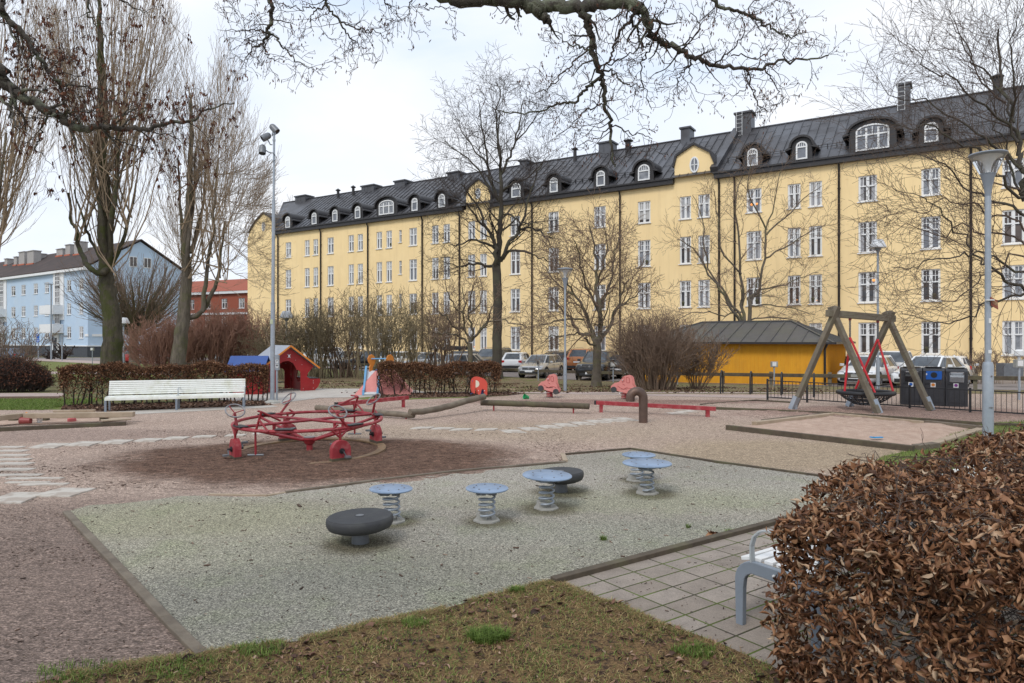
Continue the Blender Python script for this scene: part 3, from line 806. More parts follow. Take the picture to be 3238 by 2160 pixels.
fx7 = YF.x(2262); fw = MB(); fw.bar((fx7,-.35,rz_(-.35)+.2),(fx7,6.1,rz_(6.1)+.22),.55,.42,up=(0,-1,1)); fw.build('firewall_cap', M['roof'], yb, smooth=0)
# snow rails
for a, b in ((YF.x(2290),YF.x(2345)),(YF.x(2425),YF.x(2495)),(YF.x(2580),YF.x(2670)),(YF.x(2850),YF.x(2905)),(YF.x(2990),YF.x(3230)),(YF.x(1780),YF.x(1870)),(YF.x(1930),YF.x(1990))):
    sm = MB(); z = rz_(1.0)
    for dz in (.12,.26): sm.tube([(a,.95,z+dz),(b,.95,z+dz)], .018, 5)
    k = max(2,int((b-a)/.55))
    for i in range(k+1): sm.box((a+(b-a)*i/k,1.02,z+.14),(.04,.18,.34))
    sm.build('snow_rail', M['roof_trim'], yb, smooth=0)

def arch(hw, z0, zs, zt, n=14, flat=1.0):
    """rectangle with an arched top; zs spring, zt crown"""
    pts = [(-hw,z0),(hw,z0)]
    for i in range(n+1):
        a = PI*i/n; pts.append((hw*math.cos(a), zs+(zt-zs)*math.sin(a)**flat))
    return pts
def dormer(px, wpx, ztop, zbot, wide=False):
    x = YF.x(px); hw = (YF.x(px+wpx/2)-YF.x(px-wpx/2))/2*.92
    d0 = -.20; t_ = .30 if not wide else .40
    m_ = MB()
    rise = hw*.95 if not wide else hw*.45
    zs = ztop-rise
    body = arch(hw+t_, EZ1+.1, zs, ztop+.28)
    m_.prism(body, (x,d0,0), (1,0,0), (0,0,1), (0,4.2,0))
    # eyebrow roof with flared feet
    n = 16; top = []; bot = []
    for i in range(n+1):
        a = PI*i/n; rr = hw+t_+.16; top.append((rr*math.cos(a), zs+(ztop+.42-zs)*math.sin(a))); rr -= .14; bot.append((rr*math.cos(a), zs+(ztop+.28-zs)*math.sin(a)))
    fl = .18
    prof = [(hw+t_+fl+.16, zs-.16)]+top+[(-hw-t_-fl-.16, zs-.16),(-hw-t_-fl-.16, zs-.26)]+[(-b[0], b[1]) for b in bot]+[(hw+t_+fl+.16, zs-.26)]
    for i in range(len(top)-1):
        a0, a1, b1, b0 = top[i], top[i+1], bot[i+1], bot[i]
        m_.prism([b0,a0,a1,b1][::-1], (x,d0-.22,0), (1,0,0), (0,0,1), (0,3.9,0))
    for sgn in (1,-1):
        m_.prism([(sgn*(hw+t_-.05),zs-.12),(sgn*(hw+t_+.14),zs+.02),(sgn*(hw+t_+fl+.2),zs-.14),(sgn*(hw+t_+fl+.2),zs-.24)], (x,d0-.22,0), (1,0,0), (0,0,1), (0,3.0,0))
    dm = m_.build('dormer', M['roof_trim'], yb, smooth=30)
    # window
    wn = MB(); pts = arch(hw, zbot, zs, ztop); N = len(pts)
    inner = arch(hw-.10, zbot+.10, zs, ztop-.10)
    for i in range(N):
        j = (i+1)%N
        wn.prism([pts[i],pts[j],inner[j],inner[i]], (x,d0-.10,0), (1,0,0), (0,0,1), (0,.08,0))
    zt2 = zs if not wide else zbot+(ztop-zbot)*.62
    muls = [0.] if not wide else [-hw*.36, hw*.36]
    wn.box((x,d0-.07,zt2-.05),(hw*2-.1,.07,.09))
    if wide:
        for mx_ in muls: wn.box((x+mx_,d0-.075,(zbot+ztop)/2-.1),(.12,.07,ztop-zbot-.3))
        for mx_ in (-hw*.68,0,hw*.68): wn.box((x+mx_,d0-.07,(zt2+ztop)/2-.1),(.04,.05,(ztop-zt2)*.8-(.25 if mx_ else 0)))
    else:
        for mx_ in (-hw*.36,hw*.36,0): wn.box((x+mx_,d0-.07,(zt2+ztop)/2-.06),(.035,.05,(ztop-zt2)-.12))
    o = wn.build('dormer_window', M['white'], yb, smooth=0)
    gl_ = MB(); gl_.prism(inner, (x,d0-.045,0), (1,0,0), (0,0,1), (0,.03,0)); gl_.build('pane', M['glass'][rg.choice([1,3,1])], o, smooth=0)
for px, w_ in ((916,15.5),(999.6,16),(1065.5,17),(1137,18),(1317,20),(1402.7,22),(1637,31),(1756,27),(1904,29),(2040,40),(2382.5,36),(2537,39),(2945,48)):
    dormer(px, w_, 15.95, 14.72)
dormer(1227.6,51,16.15,14.74,True); dormer(2759.6,115,16.42,14.74,True)
# rounded gables
def gable(prof_px, oval, left=False):
    pts = [(YF.x(a), YF.z(a,b)) for a, b in prof_px]
    pts[0] = (pts[0][0], WH); pts[-1] = (pts[-1][0], WH)
    cx = sum(p[0] for p in pts)/len(pts)
    m_ = MB(); m_.prism(pts, (0,0,0), (1,0,0), (0,0,1), (0,3.5,0)); gb = m_.build('gable', M['render_yellow'], yb, smooth=0)
    r_ = MB(); up = []
    zc = WH
    for i in range(1, len(pts)-2+1):
        a, b = pts[i], pts[i+1] if i+1 < len(pts) else pts[0]
        if i+1 >= len(pts): break
        dx, dz = b[0]-a[0], b[1]-a[1]; L = math.hypot(dx,dz); nx_, nz_ = dz/L, -dx/L
        if nx_*((a[0]+b[0])/2-cx)+nz_*((a[1]+b[1])/2-(zc+1.2)) < 0: nx_, nz_ = -nx_, -nz_
        e = .09
        q = [(a[0]-dx/L*e*0,a[1]-dz/L*e*0),(b[0],b[1]),(b[0]+nx_*.16+dx/L*.05,b[1]+nz_*.16+dz/L*.05),(a[0]+nx_*.16-dx/L*.05,a[1]+nz_*.16-dz/L*.05)]
        r_.prism(q, (0,-.16,0), (1,0,0), (0,0,1), (0,(12 if left else 6.0),0))
    r_.build('gable_roof', M['roof_trim'], yb, smooth=0)
    if oval:
        px, py, wv, hv = oval; x, z = YF.x(px), YF.z(px,py); a_ = (YF.x(px+wv/2)-YF.x(px-wv/2))/2; b_ = abs(YF.z(px,py-hv/2)-YF.z(px,py+hv/2))/2
        o_ = MB(); n = 24
        for i in range(n):
            A0, A1 = 2*PI*i/n, 2*PI*(i+1)/n
            o_.prism([(a_*math.cos(A0),b_*math.sin(A0)),(a_*math.cos(A1),b_*math.sin(A1)),((a_-.11)*math.cos(A1),(b_-.11)*math.sin(A1)),((a_-.11)*math.cos(A0),(b_-.11)*math.sin(A0))], (x,-.06,z), (1,0,0), (0,0,1), (0,.10,0))
        o_.box((x,-.03,z),(.06,.05,2*b_-.15)); o_.box((x,-.03,z),(2*a_-.15,.05,.06))
        oo = o_.build('oval_window', M['white'], yb, smooth=0)
        g2 = MB(); g2.prism([((a_-.06)*math.cos(2*PI*i/n),(b_-.06)*math.sin(2*PI*i/n)) for i in range(n)], (x,-.02,z), (1,0,0), (0,0,1), (0,.015,0)); g2.build('pane', M['glass'][1], oo, smooth=0)
gable([(2133,563),(2133,528),(2141,495),(2160,482),(2194,459),(2244,483),(2258,516),(2260,563)][::1], (2196,521,30,51))
gable([(1474,668),(1474,620),(1482,596),(1514,568),(1546,594),(1553,618),(1553,655)], (1512,612,17,34))
gable([(784,752),(788,738),(797,722),(809,702),(834,675),(857,690),(868,715),(869,745)], (834,717,11,30), True)
# chimneys and vents on the ridge
def chim(px, ytop, wpx, d=6.0, ladder=False):
    x = YF.x(px, d); zt = YF.z(px, ytop, d-.6); hw = (YF.x(px+wpx/2,d)-YF.x(px-wpx/2,d))/2*.78
    c_ = MB(); c_.box((x,d,(RZ-1.0+zt)/2),(hw*2,1.2,zt-RZ+1.0)); c_.box((x,d,zt-.06),(hw*2+.22,1.42,.14)); 
    for k in range(1,int(hw*2/.5)): c_.box((x-hw+k*.5,d-.605,(RZ+zt)/2),(.03,.03,zt-RZ-.1))
    o = c_.build('chimney', M['roof'], yb, smooth=0)
    if ladder:
        l_ = MB(); 
        for sx in (-.22,.22): l_.tube([(x-hw*.45+sx,d-.72,RZ-.6),(x-hw*.45+sx,d-.72,zt)],.02,5)
        k = 0
        while RZ-.4+k*.32 < zt: l_.tube([(x-hw*.45-.22,d-.72,RZ-.4+k*.32),(x-hw*.45+.22,d-.72,RZ-.4+k*.32)],.014,5); k += 1
        l_.build('ladder', M['white'], o)
for a in ((961.7,616,42),(1174,583,50),(1275,568,42),(1443,541,46),(1664,504,28),(1922,446,52),(2174,400,36),(2356,352,64,6.0,True),(2860,262,48,6.0,True)): chim(*a)
for px, yt in ((1069,600),(1117,590),(1818,469),(1987,443),(3152.5,240)):
    x = YF.x(px,5.2); zt = YF.z(px,yt,5.2); v_ = MB(); r0 = .16 if px < 1900 else .22
    v_.cyl((x,5.2,(RZ-1.2+zt)/2),r0,zt-RZ+1.2,12); v_.lathe((x,5.2,zt-.12),[(r0*1.8,0),(r0*1.9,.06),(.03,.26)],12); v_.build('roof_vent', M['roof_trim'], yb)
# little wall vents
for px, py in ((2633,569),(2678,563),(2634,709),(2679,705),(2635,863),(2680,862),(2132,624),(932,765)):
    vb = MB(); vb.box((YF.x(px),-.005,YF.z(px,py)),(.16,.02,.16)); vb.build('wall_vent', M['render_yellow'], yb, smooth=0)

# ================================================================== blue building far left
BF = Facade(-57.6, 92.7, (-.821,.571))
bb = thing('apartment_building', 'pale blue three storey apartment building with brown tiled roof', 'building', (BF.X,BF.Y,-.45), BF.rz)
EB = BF.z(276,843); PB = 1.45
hb = []; bs = []
rb = [(BF.z(218,920),BF.z(218,885)),(BF.z(218,995),BF.z(218,959)),(BF.z(218,1070),BF.z(218,1033))]
for px in (-150,-115,-60,-20,42,74,113,148,218,257):
    a, b = BF.x(px-6.6), BF.x(px+6.6)
    for p, q in rb: hb.append((a,b,p,q)); bs.append((a,b,p,q))
XB = -62.0
mb = MB(); wall_with_holes(mb, XB, 0, PB, EB, hb, .14)
GW = 14.0
mb.quad((0,0,PB),(0,GW,PB),(0,GW,EB),(0,0,EB)); AP = BF.z(444,764,7)
mb.add([(0,0,EB),(0,GW,EB),(0,GW/2,AP)], [(0,1,2)])
mb.quad((XB,GW,PB),(XB,GW,EB),(0,GW,EB),(0,GW,PB)); mb.quad((XB,0,PB),(XB,0,EB),(XB,GW,EB),(XB,GW,PB))
mb.build('wall', M['render_blue'], bb, smooth=0)
for i,(a,b,p,q) in enumerate(bs): casement(bb, a, b, p, q, .14, M['glass'][i%3 if i%3 != 1 else 3], 'window', 1, .5, fr=.09)
# gable windows
for y_, z_ in ((6.0,AP-3.0),(8.0,AP-3.0),(4.0,9.6),(10,9.6),(4,6.4),(10,6.4),(4,3.0),(10,3.0)):
    w_ = MB(); w_.box((.03,y_,z_),(.08,1.1,1.5)); oo = w_.build('window', M['white'], bb, smooth=0)
    p_ = MB(); p_.box((.075,y_-.25,z_),(.02,.4,1.3)); p_.box((.075,y_+.25,z_),(.02,.4,1.3)); p_.build('pane', M['glass'][0], oo, smooth=0)
mb = MB(); mb.box((XB/2,-.03,PB/2-.2),(-XB,.02,PB+.5)); mb.box((XB/2,GW/2,PB/2-.2),(-XB-.02,GW-.02,PB+.38)); mb.box((.04,GW/2,PB/2-.2),(.03,GW,PB+.4)); mb.build('plinth', M['plinth'], bb, smooth=0)
mb = MB(); mb.box((XB/2,-.07,PB+.1),(-XB+.15,.12,.14)); mb.box((.09,GW/2,PB+.1),(.08,GW,.14)); mb.box((XB/2,-.28,EB-.22),(-XB+.4,.5,.46)); mb.box((.2,-.1,EB-.25),(.3,1.0,.5))
mb.build('white_band', M['white'], bb, smooth=0)
mb = MB(); o_ = .55; ez = EB+.02
def br(y): return ez+(AP+.35-ez)*(y+o_)/(GW/2+o_)
for sgn in (0,1):
    y0, y1 = (-o_, GW/2) if not sgn else (GW+o_, GW/2)
    mb.add([(XB-.3,y0,ez),(.35,y0,ez),(.35,y1,AP+.35),(XB-.3,y1,AP+.35),(XB-.3,y0,ez-.12),(.35,y0,ez-.12),(.35,y1,AP+.2),(XB-.3,y1,AP+.2)],
           [(0,1,2,3),(7,6,5,4),(0,4,5,1),(1,5,6,2)] if not sgn else [(3,2,1,0),(4,5,6,7),(1,5,4,0),(2,6,5,1)])
rf = mb.build('roof', M['tile'], bb, smooth=0)
for px, w_, d_, h_ in ((60,1.2,4.4,1.1),(80,2.3,4.2,1.8),(108,2.5,3.9,1.8),(130,1.3,5.4,.7),(200,2.2,5.6,.8),(226,1.6,5.4,1.3),(256,2.0,5.0,1.6),(30,1.2,5.2,.8)):
    x = BF.x(px, d_); zc = br(d_)
    c_ = MB(); c_.box((x,d_,zc+h_/2-.5),(w_,1.1,h_+1.0)); c_.box((x,d_,zc+h_+.04),(w_+.2,1.3,.12)); oc = c_.build('chimney', M['grey_render'], rf, smooth=0)
    f_ = MB(); f_.box((x,d_-.62,br(d_-.7)+.12),(w_+.25,.14,.22)); f_.build('flashing', M['flash'], rf, smooth=0)
# balcony and stair bays
for px in (182, 5):
    xc = BF.x(px); hw = 2.3
    m_ = MB(); m_.box((xc+.5,-.06,EB/2+2.6),(3.4,.12,EB-5.2)); m_.box((xc-.6,-.07,2.2),(2.4,.14,3.4)); 
    bay = m_.build('stair_bay', M['white'], bb, smooth=0)
    for zb in (BF.z(182,993), BF.z(182,1052)):
        b_ = MB(); b_.box((xc-.1,-.75,zb+.0),(4.4,1.4,.16)); b_.box((xc-.1,-1.42,zb+.62),(4.4,.06,1.15)); b_.box((xc-2.27,-.75,zb+.62),(.06,1.3,1.15)); b_.box((xc+2.07,-.75,zb+.62),(.06,1.3,1.15))
        b_.build('balcony', M['white'], bb, smooth=0)
    for zc, h_ in ((BF.z(182,888),2.4),(BF.z(182,940),3.4),(BF.z(182,1003),3.6)):
        w_ = MB(); w_.box((xc+.3,-.14,zc),(1.5,.04,h_)); w2 = w_.build('balcony_door', M['glass'][0], bb, smooth=0)
        f_ = MB(); 
        for sx in (-.72,-.25,.25,.72): f_.box((xc+.3+sx,-.17,zc),(.10,.04,h_))
        for q in range(5): f_.box((xc+.3,-.165,zc-h_/2+h_*q/4),(1.5,.04,.08))
        f_.build('frame', M['white'], w2, smooth=0)
    e_ = MB(); e_.box((xc-.5,-.16,1.35),(1.1,.04,2.6)); e_.build('door', M['plinth'], bb, smooth=0)
for px, py in ((275,1060),(291,1060)):
    s_ = MB(); s_.box((BF.x(min(px,278)) if px < 280 else .1, -.06 if px < 280 else 1.2, BF.z(275,py)),(1.0 if px<280 else .05,.05 if px<280 else 1.4,.34)); s_.build('street_sign', M['white'], bb, smooth=0)

# ================================================================== red brick block between the trees
rbx = thing('brick_building', 'red brick building glimpsed between bare trunks and yellow block', 'building', (xof(700,118),118,-.45), R(-25))
m_ = MB(); holes = [(-12+4*i,-10.6+4*i,z,z+2.0) for i in range(6) for z in (2,5.5,9)]
wall_with_holes(m_, -14, 12, 0, 12, holes, .2); m_.quad((12,0,0),(12,12,0),(12,12,12),(12,0,12)); m_.quad((-14,0,0),(-14,0,12),(-14,12,12),(-14,12,0)); m_.build('wall', M['brick'], rbx, smooth=0)
for h_ in holes: casement(rbx, *h_, .2, M['glass'][0], 'window', 1, .6, fr=.12)
m_ = MB(); m_.box((-1,-.2,12.2),(26.6,.5,.5)); m_.box((-1,-.1,8.0),(26.2,.24,.4)); m_.build('cornice', M['white'], rbx, smooth=0)
m_ = MB(); m_.add([(-14.4,-.5,12.45),(12.4,-.5,12.45),(12.4,6,15.6),(-14.4,6,15.6),(-14.4,12.5,12.45),(12.4,12.5,12.45)], [(0,1,2,3),(3,2,5,4),(0,3,4),(1,5,2)]); m_.build('roof', M['brick'], rbx, smooth=0); rbx.scale = (1,1,.86)

# ================================================================== ochre shed with sheet-metal roof
M['ochre'] = pm('ochre_boards', (.74,.36,.018), (.66,.30,.015), 3, .75, 0, .15, 40, (.50,.25,.03), 1.3, .3, stretch=(1,1,.25))
SF = Facade(15.38, 33.4, (-.8414,.5406))
sh = thing('shed', 'ochre yellow boarded shed with hipped grey metal roof', 'shed', (SF.X,SF.Y,-.45), SF.rz)
SL, SD, SE = 9.6, 7.2, 2.28
m_ = MB(); m_.box((-SL/2,SD/2,SE/2-.25),(SL,SD,SE+.5))
x = -SL+.1
while x < 0: m_.box((x,-.012,SE/2-.25),(.045,.024,SE+.5)); x += .19
y = .1
while y < SD: m_.box((.012,y,SE/2-.25),(.024,.045,SE+.5)); y += .19
m_.build('wall', M['ochre'], sh, smooth=0)
m_ = MB(); e = .38; zr = 3.45; zb = SE-.02
c1,c2,c3,c4_ = (-SL-e,-e,zb),(e,-e,zb),(e,SD+e,zb),(-SL-e,SD+e,zb); ra,rb_ = (-7.2,SD/2,zr),(-2.3,SD/2,zr)
m_.add([c1,c2,c3,c4_,ra,rb_], [(0,1,5,4),(1,2,5),(2,3,4,5),(3,0,4),(3,2,1,0)])
k = 14
for i in range(k+1):
    x = -SL-e+(SL+2*e)*i/k
    tt = min(1,(x-(-SL-e))/(ra[0]+SL+e)) if x < ra[0] else (min(1,(e-x)/(e-rb_[0])) if x > rb_[0] else 1)
    if tt > .03: m_.bar((x,-e,zb+.02),(x,-e+(SD/2+e)*tt,zb+.02+(zr-zb)*tt),.03,.05,up=(0,-1,1))
for i in range(1,11):
    y = -e+(SD+2*e)*i/11; tt = 1-abs(y-SD/2)/(SD/2+e)
    if tt > .05: m_.bar((e,y,zb+.02),(e-(e-rb_[0])*tt,y,zb+.02+(zr-zb)*tt),.03,.05,up=(1,0,1))
m_.bar((ra[0],SD/2,zr+.03),(rb_[0],SD/2,zr+.03),.14,.06)
for c_ in (c2,c3): m_.bar((c_[0],c_[1],c_[2]+.03),(rb_[0],rb_[1],rb_[2]+.03),.1,.06)
for c_ in (c1,c4_): m_.bar((c_[0],c_[1],c_[2]+.03),(ra[0],ra[1],ra[2]+.03),.1,.06)
M['shed_roof'] = pm('grey_sheet_roof', (.115,.112,.112), (.085,.083,.082), 2, .45, .3, .05, 8, (.12,.13,.08), .9, .35)
m_.build('roof', M['shed_roof'], sh, smooth=0)
m_ = MB(); m_.bar((-SL-e,-e-.06,zb),(e+.05,-e-.06,zb),.12,.10); m_.bar((e+.06,-e,zb),(e+.06,SD+e,zb),.12,.10); m_.build('gutter', M['roof_trim'], sh, smooth=0)
m_ = MB(); m_.tube([(.1,-e,zb),(-.05,-.14,zb-.3),(-.05,-.14,.25),(.08,-.35,.08)],.06,8); m_.build('downpipe', M['pipe_brown'], sh)
# ================================================================== playground and street furniture
M['red'] = pm('red_paint', (.31,.018,.026), (.22,.014,.02), 5, .45, 0, .05, 40, (.42,.11,.11), 6, .35, coat=.1)
M['rope_red'] = pm('red_rope', (.62,.02,.03), None, 5, .5)
M['red_faded'] = pm('faded_red_paint', (.34,.026,.034), (.25,.02,.027), 6, .6, 0, .08, 50, (.46,.17,.16), 7, .45)
M['play_red'] = pm('play_red_panel', (.34,.008,.010), (.27,.007,.009), 2, .45, 0, 0, 30, (.40,.05,.04), 3, .25)
M['pink'] = pm('sun_bleached_red', (.66,.25,.22), (.58,.20,.175), 4, .6)
M['elephant'] = pm('orange_red_panel', (.60,.075,.045), (.52,.06,.04), 4, .5)
M['cream'] = pm('cream_panel', (.72,.66,.52), None, 4, .6)
M['orange'] = pm('orange_panel', (.72,.24,.03), None, 4, .5)
M['blue'] = pm('blue_panel', (.035,.085,.28), (.03,.07,.23), 3, .5)
M['lightblue'] = pm('light_blue_plastic', (.13,.36,.60), None, 3, .45)
M['discblue'] = pm('weathered_blue_disc', (.26,.34,.455), (.20,.275,.39), 5, .42, 0, .1, 60, (.13,.17,.23), 4.5, .55)
M['rubberblack'] = pm('grey_black_rubber', (.050,.050,.052), (.036,.036,.038), 4, .75, 0, .3, 90, (.09,.09,.08), 3, .4)
M['blackseat'] = pm('black_seat', (.018,.018,.02), None, 5, .5)
M['galv'] = pm('galvanised_steel', (.37,.41,.455), (.30,.335,.375), 7, .45, .45, .03, 60, (.42,.44,.46), 2, .5)
M['galv_dark'] = pm('dull_steel', (.20,.21,.22), (.15,.155,.165), 9, .5, .5, .1, 60)
M['lampgrey'] = pm('grey_lacquer', (.23,.255,.29), (.20,.225,.26), 3, .4)
M['chrome'] = pm('worn_steel', (.36,.35,.35), (.16,.14,.14), 14, .38, .6)
M['black'] = pm('black_paint', (.012,.012,.014), (.018,.018,.02), 8, .45)
M['benchgrey'] = pm('bench_grey', (.22,.25,.29), (.18,.21,.245), 4, .45)
M['benchgrey_light'] = pm('bench_light_grey', (.44,.47,.48), None, 4, .45)
M['rust'] = pm('brown_rusty_steel', (.13,.085,.065), (.085,.055,.045), 6, .5, .4, .1, 30, (.20,.115,.08), 2, .5)
M['rust_sign'] = pm('rusty_sign', (.30,.075,.035), (.20,.05,.03), 12, .8, 0, .1, 40, (.36,.13,.08), 5, .5)
M['concrete'] = pm('pale_concrete_slab', (.52,.48,.42), (.44,.40,.35), 4, .9, 0, .3, 90, (.34,.28,.23), 3.5, .75)
M['concrete_foot'] = pm('concrete_foot', (.40,.385,.35), (.31,.30,.265), 9, .9, 0, .3, 60)
M['wood'] = pm('weathered_timber', (.175,.14,.10), (.105,.082,.06), 6, .85, 0, .45, 30, (.24,.20,.15), 2.5, .5)
M['wood_dark'] = pm('dark_damp_timber', (.105,.08,.053), (.058,.044,.03), 7, .85, 0, .4, 14, (.13,.125,.06), 1.8, .5)
M['wood_light'] = pm('pale_worn_timber', (.42,.33,.24), (.33,.255,.18), 5, .85, 0, .35, 16, (.25,.19,.12), 2, .5)
M['wood_moss'] = pm('mossy_timber', (.205,.175,.13), (.13,.108,.08), 4, .9, 0, .6, 14, (.19,.19,.10), 2.5, .4)
M['timber_rust'] = pm('worn_wooden_ring', (.27,.17,.085), (.17,.105,.055), 8, .7, 0, .3, 30, (.12,.075,.045), 3, .7)
M['binblack'] = pm('charcoal_bin', (.040,.040,.045), (.030,.030,.034), 3, .5, 0, .03, 40, (.10,.10,.105), 2.5, .3)
M['binpale'] = pm('pale_bin_top', (.34,.345,.32), (.24,.245,.23), 6, .6)
M['silverflap'] = pm('silver_flap', (.36,.38,.40), (.27,.285,.30), 6, .45, .3)
M['binblue'] = pm('blue_sign', (.01,.12,.50), None, 4, .5)
M['whiteplastic'] = pm('white_plastic', (.78,.78,.77), None, 5, .45)
M['frost'] = pm('frosted_plastic', (.62,.63,.64), None, 5, .35)
def clear_mat():
    m, t, b = nt('clear_lamp_glass'); b.inputs['Transmission Weight'].default_value = .92; b.inputs['Roughness'].default_value = .05
    b.inputs['Base Color'].default_value = (.93,.93,.92,1); b.inputs['IOR'].default_value = 1.08; return m
M['clear'] = clear_mat()
G0 = .004

def gpt(px, py, z=0): return gp(px, py, z)
# ------------------------------------------------------------------ timber edging round the rubber surface
def edging(name, pts, w_, h_, label, mat='wood', z=0.0):
    """one board per straight run; object at the first point"""
    a = pts[0]; 
    m_ = MB()
    for p, q in zip(pts[:-1], pts[1:]):
        m_.bar((p.x-a.x,p.y-a.y,z+h_/2-.02), (q.x-a.x,q.y-a.y,z+h_/2-.02), w_, h_+.04)
    o = m_.build(name, M[mat], None, 0, (a.x,a.y,0), bevel=.006)
    return tag(o, label, 'edging board')
edging('edging_board', [gp(*D(152,1179)),gp(*D(205,1236)),gp(*D(300,1337)),gp(*D(380,1425)),gp(*D(463,1509))], .075, .035, 'long grey weathered timber board between reddish gravel and green rubber surface')
edging('edging_board', [gp(*D(480,1137)),gp(*D(614,1139.5)),gp(*D(655,1133))], .05, .022, 'short thin board end sticking out of the gravel at the rubber edge', 'wood_light')
edging('edging_board', [gp(*D(656,1133.5)),gp(*D(870,1105)),gp(*D(1060,1083)),gp(*D(1299,1063))], .06, .035, 'thin timber edging along the far side of the rubber, before the bark', 'wood')
edging('edging_board', [gp(*D(1298,1062)),gp(*D(1292,1046))], .08, .045, 'stub of edging board that forms the notch in the rubber edge', 'wood_light')
edging('edging_board', [gp(*D(1292,1045.5)),gp(*D(1449,1032))], .05, .035, 'edging board from the notch up to the far tip of the rubber surface', 'wood_dark')
edging('edging_board', [gp(*D(1450,1033)),gp(*D(1650,1064)),gp(*D(1905,1099)),corner], .05, .04, 'dark edging board between rubber surface and mossy tan gravel behind the near hedge', 'wood_dark')
edging('kerb_board', [k1, k1.lerp(corner,.33), k1.lerp(corner,.66), corner], .08, .055, 'thick brown timber kerb between rubber surface and slab paving', 'wood_dark')

# ------------------------------------------------------------------ stepping slabs
def slab(cx, cy, wpx, hpx, lab, skew=0, grp='pale slabs laid across the gravel', rz=0.0, z=.022):
    """cx, cy: photo pixel of the slab centre; wpx, hpx its apparent size"""
    p = gp(cx, cy); w_ = wpx/F*p.y; d_ = gp(cx, cy-hpx/2).y-gp(cx, cy+hpx/2).y
    m_ = MB(); m_.box((0,0,z/2-.01),(w_,d_,z+.02))
    for i in range(4,8):
        m_.v[i] = (m_.v[i][0]*.985, m_.v[i][1]*.985, m_.v[i][2])
    # shear so the sides follow the slab's own heading
    m_.v = [(x+skew*y, y, z_) for x, y, z_ in m_.v]
    o = m_.build('paving_slab', M['concrete'], None, 0, (p.x,p.y,0), bevel=.006); o.rotation_euler = (rgs.gauss(0,.006),rgs.gauss(0,.006),rz)
    return tag(o, lab, 'paving slab', grp)
rgs = random.Random(4)
ORD = ['first','second','third','fourth','fifth','sixth','seventh','eighth','ninth','tenth','eleventh','twelfth']
row = [(640,1207,300),(810,1184,290),(970,1164,280),(1120,1148,270),(1275,1133,262),(1410,1116,262),(1550,1105,255),(1680,1095,235)]
for i,(a,b,w_) in enumerate(row):
    slab(1400+a*.3445, 950+b*.3445, w_*.62*.3445, 26*.3445, '%s pale slab of the stepping row that climbs towards the bent brown pipe' % ORD[i].capitalize(), skew=-.42)
for i,(a,b,w_) in enumerate(((400,1191,250),(170,1190,240),(0,1181,240),(-190,1176,240))):
    slab(1400+a*.3445, 950+b*.3445, w_*.72*.3445, 17*.3445, '%s slab right of the carousel, counted from the corner of the stepping row' % ORD[i].capitalize(), skew=.3)
for i,(a,b,w_,h_) in enumerate(((268,292,145,25),(453,281,140,24),(628,271,130,22),(800,262,120,18),(948,252,112,15),(1100,243,108,12),(1270,236,100,11),(1420,225,110,11))):
    slab(a*.5867, 1240+b*.5867, w_*.5867, h_*.5867, '%s square slab from the left in the row leading to the carousel' % ORD[i].capitalize(), skew=-.1)
for i,(x0,x1,y) in enumerate(((-70,118,300),(-80,140,320),(-85,148,344),(-90,158,367),(-95,168,390),(-90,175,420),(-60,225,450),(40,340,468),(35,265,490),(110,362,500))):
    hh = (11,12,12,13,15,15,12,9,8,12)[i]
    slab((x0+x1)/2*.5867, 1240+y*.5867, (x1-x0)*.5867, hh*.5867, '%s narrow slab from the far end of the ladder of slabs at the left' % ORD[i].capitalize(), grp='narrow slabs of the ladder at the left', z=.016)
slab(88*.5867, 1240+574*.5867, 195*.5867, 58*.5867, 'Large worn slab nearest the camera at the end of the slab ladder', skew=-.15)
slab(350*.5867, 1240+545*.5867, 205*.5867, 46*.5867, 'Large slab half buried in gravel beside the tip of the rubber surface', skew=.1)
for i,(a,b,w_) in enumerate(((2150,1040,160),(2230,1026,160),(2300,1012,150))):
    slab(1400+a*.3445, 950+b*.3445, w_*.3445, 12*.3445, '%s sandy slab behind the long red beam, from the left' % ORD[i].capitalize(), skew=-.4)

# ------------------------------------------------------------------ pedal carousel
mx0, my0 = xof(979,12.2), 12.2
mg = thing('carousel', 'red tubular pedal carousel with steering wheels and round wooden track', 'carousel', (mx0,my0,0))
def mk(name, fn, mat, par=mg, sm=40):
    m_ = MB(); fn(m_); return m_.build(name, mat, par, sm)
RR, RZ_ = 1.27, .55
def pol(a, r=RR, z=RZ_): return Vector((r*math.cos(R(a)), r*math.sin(R(a)), z))
# track
m_ = MB(); n = 64; vs = []; fs = []
for i in range(n):
    a = 2*PI*i/n
    for r, z in ((1.20,.0),(1.20,.028),(1.345,.034),(1.345,0)): vs.append((r*math.cos(a),r*math.sin(a),z))
for i in range(n):
    for j in range(3): fs.append((i*4+j,((i+1)%n)*4+j,((i+1)%n)*4+j+1,i*4+j+1))
m_.add(vs, fs); m_.build('track', M['timber_rust'], mg, 30)
mk('rail', lambda m: m.ring((0,0,RZ_), RR, .028, 72, 8), M['red_faded'])
st = [35,125,217,309]
def frame(m):
    m.tube([pol(145), pol(-28,1.25)], .026, 8); m.tube([pol(42), pol(218)], .026, 8)
    for a in (72, 108, 252, 288):
        pass
    for a in (28,152,208,332):
        m.tube([pol(a,1.24,RZ_-.01), (0.04*math.cos(R(a)),0.04*math.sin(R(a)),.19)], .026, 8)
    for a in (28,152,208,332):
        p = pol(a,.60,RZ_); q = pol(a,.60,.19+(.36)*.6/1.24); m.tube([q, (q.x,q.y,RZ_-.0)], .030, 8)
mk('frame', frame, M['red'])
